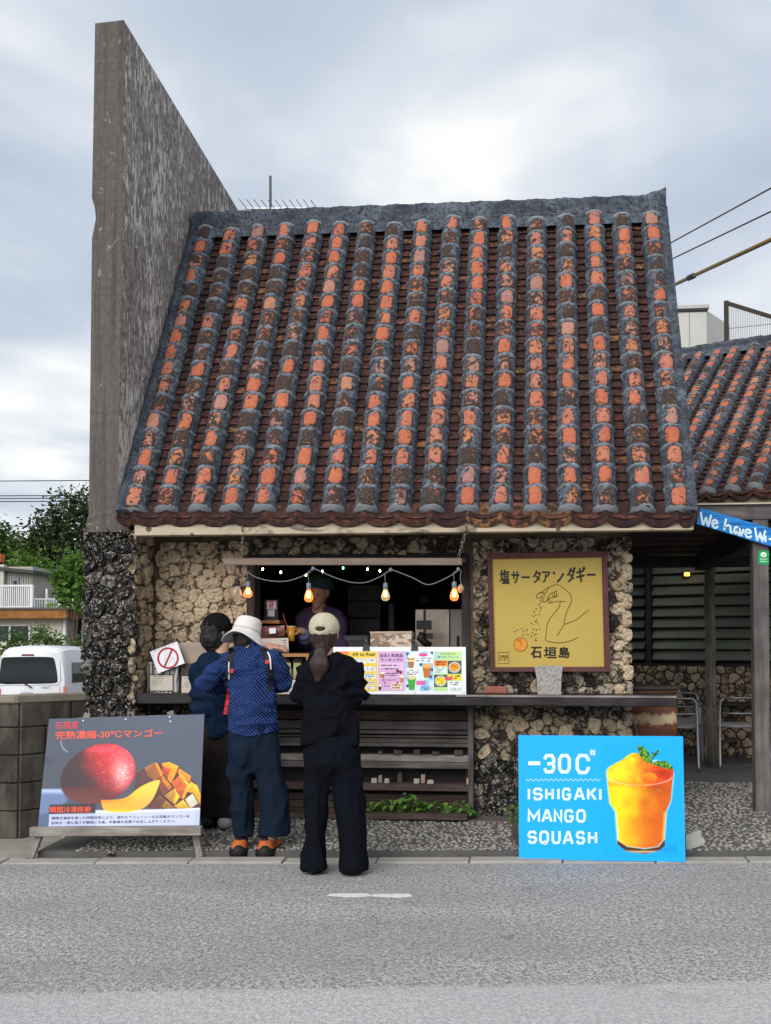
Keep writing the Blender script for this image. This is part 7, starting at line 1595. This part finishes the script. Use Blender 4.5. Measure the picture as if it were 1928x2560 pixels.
def head(fl, c, fwd, up, s=1.0):
    """skull, jaw, nose, brow, lips, ears; fwd is the way the face looks"""
    c = Vector(c); f = Vector(fwd).normalized(); u = Vector(up); u = (u - f * u.dot(f)).normalized(); r = f.cross(u)
    W = lambda x, y, z: c + r * x * s + f * y * s + u * z * s
    fl.limb(W(0, -.018, .028), W(0, .02, .02), .088 * s, .080 * s, .02); fl.limb(W(0, .035, -.035), W(0, .05, -.085), .062 * s, .040 * s, .04); fl.limb(W(0, -.02, -.02), W(0, -.02, -.06), .07 * s, .055 * s, .04)
    fl.limb(W(0, .098, .005), W(0, .113, -.030), .008 * s, .0125 * s, .012); fl.limb(W(-.035, .085, .022), W(.035, .085, .022), .012 * s, .012 * s, .015)
    fl.limb(W(-.018, .092, -.062), W(.018, .092, -.062), .008 * s, .008 * s, .008); fl.blob(W(0, .085, -.098), (.02 * s,) * 3, .02)
    for sx in (-1, 1): fl.limb(W(sx * .083, -.005, .012), W(sx * .080, .004, -.028), .016 * s, .010 * s, .006); fl.blob(W(sx * .033, .084, .002), (.015 * s, .012 * s, .010 * s), .004)
    return W
def cloth(name, c, c2=None, rough=.9, scale=300, bump=.25):
    m, t = newmat(name); v = t.coord(); c2 = c2 or [x * 1.35 for x in c]; b = t.mix(t.noise(7, v, 5, .6), c, c2); w = t.n('ShaderNodeTexWave'); 
    t.out(b, rough, t.bump(t.math('ADD', t.math('MULTIPLY', t.noise(scale, v, 2), .5), t.math('MULTIPLY', t.noise(13, t.vmap(v, (1, 1, .7)), 5, .6, 1.0), 2.0)), min(1, bump * 2), .012), spec=.03); return m
skin = simple('skin', (.46, .27, .195), .55, .08, 20, sss=.08); skin_d = simple('skin_tan', (.36, .20, .14), .55, .08, 20, sss=.06)
hair_m, t = newmat('dark_hair'); v = t.coord(); g = t.noise(90, t.vmap(v, (1, 1, .12)), 4, .6); t.out(t.mix(g, (.010, .006, .005), (.05, .028, .022)), .45, t.bump(g, .7, .01), spec=.35)
black_hair, t = newmat('black_hair'); v = t.coord(); g = t.noise(90, t.vmap(v, (1, 1, .15)), 4, .6); t.out(t.mix(g, (.004, .004, .004), (.022, .02, .02)), .45, t.bump(g, .7, .01), spec=.3)
eye_m = simple('eye_dark', (.02, .015, .012), .2)
def face_bits(W, root_body, s=1.0):
    for sx in (-1, 1):
        mb = MB(); c = W(sx * .033, .093, .004); bm = bmesh.new(); bmesh.ops.create_icosphere(bm, subdivisions=2, radius=.009 * s); me = bpy.data.meshes.new('eye'); bm.to_mesh(me); bm.free(); put('eye', me, eye_m, root_body, Matrix.Translation(c))

# ---- woman with the beige cap, back to us, in the road by the kerb
YW = 6.12
def J(u, v, dy=0.0, Y=YW): return P(u, v, Y + dy)
lady = thing('person', 'person in black sweater and wide trousers with beige cap and brown ponytail', 'person', (P(826, 2190, YW).x, YW, 0), 'people at the serving hatch')
LO, HI = (P(700, 1700, YW).x, YW - .26, 0), (P(950, 1700, YW).x, YW + .46, 1.66)
hc = J(811, 1587, .02)
fb = Flesh(LO, HI, .0065); Wl = head(fb, hc, (-.1, 1, -.22), (0, 0, 1), .90)
fb.limb(J(812, 1622), J(816, 1655), .048, .055, .03); fb.limb(J(822, 1685), J(826, 1840), .105, .100, .03, .7)
for su, eu, sg in ((775, 753, 1), (884, 898, -1)):
    hip = 800 if sg > 0 else 862; ank = 785 if sg > 0 else 884
    fb.limb(J(su, 1674), J(eu, 1742, .03), .045, .036, .03); fb.limb(J(eu, 1742, .03), J(eu + sg * 45, 1738, .27), .036, .027, .02); hand(fb, J(eu + sg * 47, 1737, .28), (sg * .8, .5, .1), (0, -.2, 1), -sg, .7)
    fb.limb(J(hip, 1865), J((hip + ank) / 2, 2010), .070, .048, .02); fb.limb(J((hip + ank) / 2, 2010), J(ank, 2165), .046, .034, .01)
body = flesh_obj('body', fb, skin, lady); face_bits(Wl, body, .90)
knit = cloth('black_knit', (.0035, .004, .007), (.010, .011, .016), bump=.45)
sw = Flesh(LO, HI, .008)
sw.limb(J(824, 1700), J(826, 1790), .158, .155, .05, .66); sw.limb(J(826, 1790), J(827, 1856), .158, .178, .05, .66); sw.limb(J(782, 1678), J(872, 1675), .068, .068, .06, .9); sw.limb(J(800, 1660), J(838, 1659), .055, .055, .05)
for su, eu, sg in ((770, 754, 1), (886, 898, -1)):
    sw.limb(J(su, 1680), J(eu, 1738, .02), .064, .060, .014); sw.limb(J(eu, 1740, .02), J(eu + sg * 38, 1738, .25), .060, .042, .012)
sw.cut_below(lambda X, Y: J(826, 1857).z + .02 * np.sin(X * 14) + 0 * Y)
sw.blob(J(814, 1632, .0), (.066, .07, .050), sub=True)
sweater = flesh_obj('sweater', sw, knit, lady, .020, (7, 7, 9), 3, .006)
tr = Flesh(LO, HI, .008); black_tr = cloth('black_trousers', (.004, .0045, .008), (.009, .010, .015), bump=.3)
tr.limb(J(826, 1850), J(828, 1885), .160, .172, .05, .72)
tr.limb(J(796, 1890), J(787, 2010), .098, .072, .03, .95); tr.limb(J(787, 2010), J(784, 2192), .072, .074, .02, 1.05)
tr.limb(J(860, 1890), J(876, 2010), .100, .084, .03, .95); tr.limb(J(876, 2010), J(887, 2194), .084, .080, .02, 1.05)
tr.cut_below(lambda X, Y: .028 + .02 * (Y - YW) + 0 * X).cut_above(lambda X, Y: J(826, 1838).z + 0 * X + 0 * Y)
flesh_obj('trousers', tr, black_tr, lady, .018, (7, 7, 3.4), 8, .005)
shoe_b = simple('black_shoe', (.008, .008, .009), .6, .2, 30)
for u, v in ((785, 2190), (888, 2194)):
    sh = Flesh(tuple(J(u, v) - Vector((.08, .13, .05))), tuple(J(u, v) + Vector((.08, .3, .14))), .006); p = J(u, v); p.z = 0
    sh.limb(p + Vector((0, -.028, .040)), p + Vector((-.01 if u < 820 else .01, .17, .034)), .042, .040, .02, 1, 1.05).cut_below(lambda X, Y: .002 + 0 * X + 0 * Y); flesh_obj('shoe', sh, shoe_b, lady)
hr = Flesh(tuple(hc - Vector((.16, .22, .36))), tuple(hc + Vector((.16, .2, .2))), .006)
hr.limb(hc + Vector((0, -.028, .035)), hc + Vector((0, -.02, -.015)), .082, .080, .03); hr.limb(hc + Vector((0, -.03, -.02)), hc + Vector((.002, -.05, -.085)), .076, .045, .03)
for (a, b, ra, rb) in (((.002, -.075, -.075), (.003, -.115, -.115), .022, .034), ((.003, -.115, -.115), (0, -.135, -.185), .038, .058), ((0, -.135, -.185), (-.012, -.135, -.275), .058, .018)): hr.limb(hc + Vector(a), hc + Vector(b), ra, rb, .02, .7)
hr.cut_above(lambda X, Y: hc.z + .11 + 0 * X + 0 * Y); hair_w = flesh_obj('hair', hr, hair_m, lady, .004, (40, 40, 5), 2, .002)
MB().lathe([(.022, -.008), (.026, 0), (.022, .008)], hc + Vector((.002, -.088, -.088)), 14).build('hair_tie', black_pl, hair_w, smooth=True)
cp = Flesh(tuple(hc - Vector((.17, .2, .12))), tuple(hc + Vector((.17, .26, .22))), .005)
cc = hc + Vector((0, -.012, .045)); cp.blob(cc, (.095, .112, .094), 0); cp.limb(cc + Vector((0, .09, -.03)), cc + Vector((-.008, .17, -.055)), .055, .05, .03, 1, 1.3)
cp.cut_below(lambda X, Y: cc.z - .046 + .10 * np.clip(Y - cc.y, -.2, .0) * 0 + 0 * X - .02 * (Y > cc.y + .1)); cp.blob(cc + Vector((0, -.112, -.010)), (.038, .036, .015), sub=True)
cap_m = cloth('beige_cotton', (.44, .40, .29), (.54, .50, .38), bump=.35); cap = flesh_obj('cap', cp, cap_m, lady, .003, (18, 18, 18), 4, .001)
# ---- person in bucket hat and patterned blue shirt at the kerb
YB = 6.58
def K(u, v, dy=0.0): return P(u, v, YB + dy)
man = thing('person', 'person in white bucket hat, dotted blue shirt and wide navy trousers', 'person', (K(630, 2150).x, YB, 0), 'people at the serving hatch')
LO, HI = (K(478, 1700).x, YB - .30, 0), (K(745, 1700).x, YB + .62, 1.66)
hc2 = K(617, 1592, .13)
fb = Flesh(LO, HI, .0065); Wm = head(fb, hc2, (.05, .85, -.55), (0, .3, 1), .90)
fb.limb(K(619, 1606, .09), K(624, 1650, .05), .050, .058, .03); fb.limb(K(626, 1675, .03), K(632, 1820), .105, .100, .03, .7)
for su, el, wr, sg in ((570, (512, 1716, .12), (575, 1722, .36), 1), (684, (708, 1708, .10), (660, 1716, .36), -1)):
    fb.limb(K(su, 1650, .04), K(*el), .046, .037, .03); fb.limb(K(*el), K(*wr), .037, .027, .02); hand(fb, K(wr[0] + sg * 3, wr[1], wr[2] + .01), (sg * .5, .8, -.1), (0, -.1, -1), sg, .5)
    hip = 606 if sg > 0 else 664; ank = 603 if sg > 0 else 668; av = 2136 if sg > 0 else 2132
    kn = 604 if sg > 0 else 683; fb.limb(K(hip, 1860), K(kn, 1985), .072, .048, .02); fb.limb(K(kn, 1985), K(kn * .5 + ank * .5 if sg < 0 else ank, 2085), .046, .036, .01); fb.limb(K(kn * .5 + ank * .5 if sg < 0 else ank, 2085), K(ank, av), .036, .033, .01)
body = flesh_obj('body', fb, skin, man); face_bits(Wm, body, .90)
shirt_m, t = newmat('dotted_blue_cotton'); v = t.coord(); sc = t.vmap(t.vmap(v, (1, .0, 1)), (1, 1, 1), (0, 0, 0), (0, R(38), 0)); d_ = t.voro(62, sc, rnd=.15); b_ = t.mix(t.noise(6, v, 5, .6), (.004, .009, .045), (.008, .016, .072)); b_ = t.mix(t.ramp(d_, [(.26, 1), (.42, 0)]), b_, (.04, .078, .21)); t.out(b_, .85, t.bump(t.noise(24, v, 5, .6), .35, .008), spec=.04)
sh = Flesh(LO, HI, .008)
sh.limb(K(626, 1672, .03), K(630, 1750), .150, .145, .05, .72); sh.limb(K(630, 1750), K(632, 1836, -.01), .150, .172, .05, .72); sh.limb(K(582, 1655, .03), K(672, 1655, .03), .068, .068, .06, .9); sh.limb(K(604, 1632, .06), K(642, 1632, .06), .052, .052, .05); sh.limb(K(612, 1616, .08), K(632, 1616, .08), .045, .045, .02)
for su, el, wr in ((568, (512, 1706, .10), (570, 1722, .33)), (686, (708, 1704, .09), (664, 1716, .33))):
    sh.limb(K(su, 1654, .03), K(*el), .068, .064, .014); sh.limb(K(*el), K(*wr), .064, .046, .012)
cxs = K(631, 1830).x
sh.cut_below(lambda X, Y: K(631, 1839).z + .55 * np.abs(X - cxs - .01) ** 1.6 * 1.1 + 0 * Y); sh.blob(K(620, 1600, .12), (.062, .07, .075), sub=True)
shirt = flesh_obj('shirt', sh, shirt_m, man, .022, (6, 6, 8), 12, .006)
navy = cloth('navy_trousers', (.007, .013, .025), (.012, .021, .038), bump=.3)
tr = Flesh(LO, HI, .008); tr.limb(K(632, 1825), K(634, 1870), .158, .168, .05, .75)
tr.limb(K(602, 1880), K(604, 1980), .098, .080, .03, .95); tr.limb(K(604, 1980), K(608, 2100), .080, .060, .02, 1.1)
tr.limb(K(668, 1880), K(684, 1980), .100, .094, .03, .95); tr.limb(K(684, 1980), K(687, 2100), .094, .098, .02, 1.0)
tr.cut_below(lambda X, Y: K(640, 2088).z + .05 * (X - K(640, 2088).x) + 0 * Y).cut_above(lambda X, Y: K(631, 1812).z + 0 * X + 0 * Y)
flesh_obj('trousers', tr, navy, man, .018, (7, 7, 3.6), 5, .005)
sock = simple('navy_sock', (.015, .015, .025), .9, .2, 50); orange = simple('orange_suede', (.42, .11, .03), .8, .2, 30)
for u, v, tu in ((603, 2146, -.05), (668, 2142, .02)):
    p = K(u, v); p.z = 0; s_ = Flesh(tuple(p - Vector((.1, .13, .01))), tuple(p + Vector((.1, .3, .22))), .006); s_.limb(p + Vector((0, 0, .09)), p + Vector((0, .01, .16)), .043, .045, .01); flesh_obj('sock', s_, sock, man)
    s_ = Flesh(tuple(p - Vector((.14, .16, .02))), tuple(p + Vector((.14, .3, .16))), .006); s_.limb(p + Vector((0, -.05, .062)), p + Vector((tu, .15, .045)), .048, .042, .03, 1, 1.08); s_.limb(p + Vector((0, -.03, .07)), p + Vector((0, -.02, .085)), .046, .048, .02).cut_below(lambda X, Y: .012 + 0 * X + 0 * Y).blob(p + Vector((0, -.005, .115)), (.036, .05, .035), sub=True); so = flesh_obj('shoe', s_, orange, man)
    s_ = Flesh(tuple(p - Vector((.16, .18, .03))), tuple(p + Vector((.16, .32, .16))), .006); s_.limb(p + Vector((0, -.06, .040)), p + Vector((tu * 1.1, .17, .034)), .058, .052, .03, 1, 1.1).cut_below(lambda X, Y: .003 + 0 * X + 0 * Y).cut_above(lambda X, Y: .078 + .018 * np.sin((X - p.x) * 60 + 1) + .0 * Y); flesh_obj('sole', s_, shoe_b, so)
hr = Flesh(tuple(hc2 - Vector((.16, .2, .2))), tuple(hc2 + Vector((.16, .2, .2))), .006); hr.limb(hc2 + Vector((0, -.03, .03)), hc2 + Vector((0, -.035, -.04)), .086, .080, .03); hr.cut_above(lambda X, Y: hc2.z + .02 + 0 * X + 0 * Y); flesh_obj('hair', hr, black_hair, man, .006, (40, 40, 8), 6, .002)
hat_m = cloth('white_canvas', (.58, .55, .53), (.66, .63, .61), bump=.2)
prof = [(.0005, .108), (.05, .109), (.074, .104), (.086, .092), (.092, .06), (.097, .02), (.100, .0), (.108, -.010), (.128, -.034), (.150, -.060), (.152, -.064), (.146, -.066), (.124, -.044), (.098, -.014)]
mb = MB(); mb.lathe(prof, (0, 0, 0), 40); Mh = Matrix.Translation(K(616, 1583, .09)) @ Matrix.Rotation(R(9), 4, 'Y') @ Matrix.Rotation(R(-17), 4, 'X'); nvv = []
for (x, y, z) in mb.v:
    a = math.atan2(y, x); r_ = math.hypot(x, y); w = max(0, (r_ - .10) / .05); z += w * (.022 * math.cos(2 * a) * -1 + .008 * math.sin(3 * a + 1) - .006 * math.cos(a)); k = 1 + .03 * n3((x * 14, y * 14, z * 14)) + .018 * n3((x * 40, y * 40, z * 40)); nvv.append(tuple(Mh @ Vector((x * k, y * k, z))))
mb.v = nvv; hat = mb.build('bucket_hat', hat_m, man, smooth=True)
MB().lathe([(.0985, -.004), (.1005, .004), (.0985, .012)], (0, 0, 0), 40).build('hat_band', simple('band_canvas', (.50, .47, .45), .9, .1), hat, smooth=True, M=Mh @ Matrix.Translation((0, 0, .012)))
tre = bvh(shirt); strap = simple('black_webbing', (.012, .012, .016), .7, .3, 60); redw = simple('red_webbing', (.50, .03, .04), .6, .1, 40); wh = simple('reflective_piping', (.6, .6, .62), .4, .1)
Z6 = lambda *q: [(440 + x / 2.9885, 1500 + y / 2.9885) for x, y in q]
st1 = drape(tre, Z6((420, 360), (405, 440), (398, 560), (388, 660)), 16, 'backpack_strap', strap, man); st2 = drape(tre, Z6((640, 355), (680, 430), (705, 540), (712, 680)), 16, 'backpack_strap', strap, man)
drape(tre, Z6((396, 462), (394, 520), (395, 592)), 3, 'piping', wh, st1, .011); drape(tre, Z6((684, 388), (702, 430), (710, 520)), 3.6, 'piping', wh, st2, .011); drape(tre, Z6((418, 515), (418, 546)), 8, 'red_tag', redw, st1, .012); drape(tre, Z6((682, 448), (684, 476)), 10, 'red_tag', redw, st2, .012)
drape(tre, Z6((398, 655), (390, 720), (378, 790), (366, 855)), 9, 'red_strap', redw, man, .012)
for x_ in (528, 558): drape(tre, Z6((x_, 455), (x_, 530), (x_ + 2, 600)), 1.6, 'pleat', cloth('pleat_blue', (.02, .04, .13)), shirt, .004)
# ---- person in navy at the hatch, half hidden
YC = 7.12
def Q_(u, v, dy=0.0): return P(u, v, YC + dy)
per = thing('person', 'person in navy top and black cap leaning over the counter behind bucket hat', 'person', (Q_(540, 2060).x, YC, .09), 'people at the serving hatch')
LO, HI = (Q_(465, 1700).x, YC - .3, .06), (Q_(745, 1700).x, YC + .68, 1.68)
hc3 = Q_(546, 1580, .03); fb = Flesh(LO, HI, .0065); Wp = head(fb, hc3, (.75, .65, -.22), (0, 0, 1), .97)
fb.limb(Q_(556, 1612, .02), Q_(548, 1650), .050, .058, .03); fb.limb(Q_(535, 1680), Q_(540, 1835), .105, .100, .03, .7)
fb.limb(Q_(580, 1660, .06), Q_(630, 1668, .24), .045, .037, .03); fb.limb(Q_(630, 1668, .24), Q_(664, 1618, .49), .037, .028, .02); hand(fb, Q_(668, 1616, .50), (.93, .12, -.05), (0, .3, -1), -1, .25, .2, 1.0)
fb.limb(Q_(498, 1668), Q_(494, 1750, .05), .045, .037, .03); fb.limb(Q_(494, 1750, .05), Q_(540, 1745, .26), .037, .028, .02); hand(fb, Q_(543, 1745, .27), (.6, .8, 0), (0, 0, -1), 1, .4)
for h, a in ((520, 525), (560, 565)): fb.limb(Q_(h, 1850), Q_(a, 1960), .085, .055, .04); fb.limb(Q_(a, 1960), Q_(a, 2045), .052, .036, .02)
body = flesh_obj('body', fb, skin, per); face_bits(Wp, body)
nav2 = cloth('dark_navy_jersey', (.006, .013, .030), (.010, .022, .048), bump=.3); tp_ = Flesh(LO, HI, .008)
tp_.limb(Q_(535, 1685), Q_(532, 1760), .150, .150, .05, .74); tp_.limb(Q_(532, 1760), Q_(536, 1842), .152, .150, .05, .74); tp_.limb(Q_(508, 1668), Q_(575, 1662, .03), .068, .064, .06, .9); tp_.limb(Q_(545, 1640), Q_(552, 1640), .055, .055, .04)
tp_.limb(Q_(578, 1662, .05), Q_(628, 1668, .22), .064, .055, .03); tp_.limb(Q_(500, 1670), Q_(495, 1748, .04), .066, .060, .03); tp_.limb(Q_(495, 1748, .04), Q_(535, 1745, .22), .060, .045, .02); tp_.cut_below(lambda X, Y: Q_(535, 1842).z + 0 * X + 0 * Y); tp_.blob(Q_(556, 1616, .03), (.064, .07, .06), sub=True); flesh_obj('top', tp_, nav2, per, .020, (7, 7, 8), 9, .005)
tr = Flesh(LO, HI, .008); tr.limb(Q_(538, 1835), Q_(540, 1870), .150, .150, .05, .75); tr.limb(Q_(522, 1880), Q_(526, 2046), .105, .082, .04); tr.limb(Q_(560, 1880), Q_(562, 2046), .105, .085, .04); tr.cut_below(lambda X, Y: .16 + 0 * X + 0 * Y); flesh_obj('trousers', tr, cloth('brown_black_trousers', (.012, .010, .010), (.03, .025, .022), bump=.3), per, .010, (6, 6, 2.6), 15, .003)
for u in (525, 566):
    p = Q_(u, 2058); p.z = pave_z(p.x, YC); s_ = Flesh(tuple(p - Vector((.1, .14, .01))), tuple(p + Vector((.1, .28, .16))), .006); s_.limb(p + Vector((0, -.05, .05)), p + Vector((.02, .15, .045)), .046, .042, .03, 1, 1.05).cut_below(lambda X, Y: p.z + .002 + 0 * X + 0 * Y); flesh_obj('shoe', s_, simple('white_sneaker', (.3, .3, .3), .6, .1) if u > 550 else shoe_b, per)
hr = Flesh(tuple(hc3 - Vector((.2, .2, .24))), tuple(hc3 + Vector((.2, .2, .2))), .006); bk = Vector((-.75, -.65, 0)).normalized()
hr.limb(hc3 + bk * .03 + Vector((0, 0, .03)), hc3 + bk * .035 + Vector((0, 0, -.05)), .098, .090, .03); hr.limb(hc3 + bk * .04 + Vector((0, 0, -.06)), hc3 + bk * .035 + Vector((0, 0, -.125)), .082, .05, .03); hr.cut_above(lambda X, Y: hc3.z + .08 + 0 * X + 0 * Y); flesh_obj('hair', hr, black_hair, per, .010, (40, 40, 9), 7, .004)
cp = Flesh(tuple(hc3 - Vector((.2, .2, .1))), tuple(hc3 + Vector((.2, .2, .22))), .006); cc = hc3 + bk * .012 + Vector((0, 0, .045)); cp.blob(cc, (.108, .108, .098), 0); cp.limb(cc - bk * .09 + Vector((0, 0, -.03)), cc - bk * .16 + Vector((0, 0, -.045)), .05, .045, .02, 1, 1).cut_below(lambda X, Y: cc.z - .04 + 0 * X + 0 * Y); flesh_obj('cap', cp, cloth('black_cotton', (.006, .006, .007), (.012, .012, .014), bump=.3), per, .003, (18, 18, 18), 4)
# ---- seller inside, holding out an orange drink
YD = 8.32
def D_(u, v, dy=0.0): return P(u, v, YD + dy)
sel = thing('person', 'seller in purple top and dark cap inside the hatch holding orange drink', 'person', (D_(800, 1700).x, YD, .22), 'people at the serving hatch')
LO, HI = (D_(700, 1600).x, YD - .55, .2), (D_(890, 1600).x, YD + .3, 2.1); hc4 = D_(797, 1482); fb = Flesh(LO, HI, .0065); Ws = head(fb, hc4, (-.25, -1, -.28), (0, 0, 1), 1.0)
fb.limb(hc4 + Vector((0, .03, -.07)), D_(798, 1535, .04), .052, .06, .03); fb.limb(D_(800, 1550, .04), D_(802, 1690, .04), .12, .125, .05, .7)
wr = P(757, 1580, 7.99); fb.limb(D_(757, 1545, .02), D_(764, 1620, -.05), .046, .037, .03); fb.limb(D_(764, 1620, -.05), wr, .037, .028, .02); hand(fb, wr, (-.62, -.22, .25), (-.5, .15, -.85), 1, .75, .05)
fb.limb(D_(850, 1545, .02), D_(858, 1640, .0), .046, .037, .03); fb.limb(D_(858, 1640), D_(815, 1650, -.25), .037, .028, .02); hand(fb, D_(811, 1651, -.27), (-.7, -.6, 0), (0, 0, -1), -1, .4)
for h in (785, 820): fb.limb(D_(h, 1700, .04), (D_(h, 1700).x, YD + .04, .26), .08, .045, .04)
body = flesh_obj('body', fb, skin_d, sel); face_bits(Ws, body)
st = Flesh(LO, HI, .008); st.limb(D_(800, 1560, .04), D_(802, 1700, .04), .160, .165, .05, .7); st.limb(D_(768, 1545, .04), D_(838, 1545, .04), .07, .07, .06, .9); st.limb(D_(760, 1548, .02), D_(764, 1615, -.04), .066, .060, .03); st.limb(D_(764, 1618, -.05), wr.lerp(D_(764, 1620, -.05), .45), .058, .05, .02); st.limb(D_(848, 1548, .02), D_(858, 1638), .066, .058, .03); st.limb(D_(858, 1640), D_(822, 1648, -.2), .058, .045, .02); st.blob(D_(797, 1530, .02), (.07, .08, .05), sub=True)
flesh_obj('top', st, cloth('purple_jersey', (.045, .032, .07), (.075, .055, .105), bump=.3), sel, .012, (8, 8, 9), 19, .003)
ap = Flesh(LO, HI, .008); ap.limb(D_(802, 1640, .0), D_(802, 1720, .02), .168, .176, .03, .72); ap.limb(D_(785, 1720, .04), (D_(785, 1720).x, YD + .04, .3), .10, .08, .03); ap.limb(D_(820, 1720, .04), (D_(820, 1720).x, YD + .04, .3), .10, .08, .03); ap.cut_above(lambda X, Y: D_(802, 1640).z + 0 * X + 0 * Y); flesh_obj('apron', ap, cloth('black_apron', (.012, .012, .016)), sel, .006, (7, 7, 4), 3)
cu = Flesh(LO, HI, .006); a = wr.lerp(D_(764, 1620, -.05), .12); b = wr.lerp(D_(764, 1620, -.05), .5); cu.limb(a, b, .046, .054, 0); flesh_obj('cuff', cu, cloth('lilac_cuff', (.20, .20, .42), (.27, .27, .52)), sel, .006, (14, 14, 14), 1)
cp = Flesh(tuple(hc4 - Vector((.2, .2, .1))), tuple(hc4 + Vector((.2, .2, .24))), .006); cp.blob(hc4 + Vector((.01, .012, .07)), (.118, .122, .085), 0); cp.limb(hc4 + Vector((-.05, -.07, .055)), hc4 + Vector((.075, -.06, .045)), .03, .03, .02); cp.cut_below(lambda X, Y: hc4.z + .035 - .12 * (X - hc4.x) + 0 * Y); flesh_obj('cap', cp, cloth('teal_cap', (.02, .04, .055), (.035, .06, .075)), sel, .005, (12, 12, 12), 2)
hr = Flesh(tuple(hc4 - Vector((.2, .2, .2))), tuple(hc4 + Vector((.2, .2, .2))), .006); hr.limb(hc4 + Vector((.01, .04, .03)), hc4 + Vector((.01, .045, -.06)), .09, .07, .03); flesh_obj('hair', hr, black_hair, sel, .006, (40, 40, 9), 7)
# drink in the seller's hand
cupt = P(729, 1567, 7.92); cupb = P(728, 1603, 7.92); H = cupt.z - cupb.z
drink = thing('orange_drink', 'cup of orange juice with maroon straw held out by the seller', 'drink', cupb)
MB().lathe([(.026, 0), (.028, .002), (.037, H), (.036, H), (.0001, H - .004)], cupb, 20).build('cup', simple('orange_juice', (.50, .24, .02), .25, .1, 20, spec=.5), drink, smooth=True)
MB().lathe([(.036, H - .003), (.039, H), (.039, H + .006), (.037, H + .006)], cupb, 20).build('rim', simple('clear_rim', (.6, .5, .35), .2), drink, smooth=True)
MB().tube([cupb + Vector((-.01, 0, H * .6)), P(711, 1548, 7.92), P(708, 1534, 7.92)], .0055, 8).build('straw', simple('maroon_straw', (.20, .03, .045), .4), drink, smooth=True)
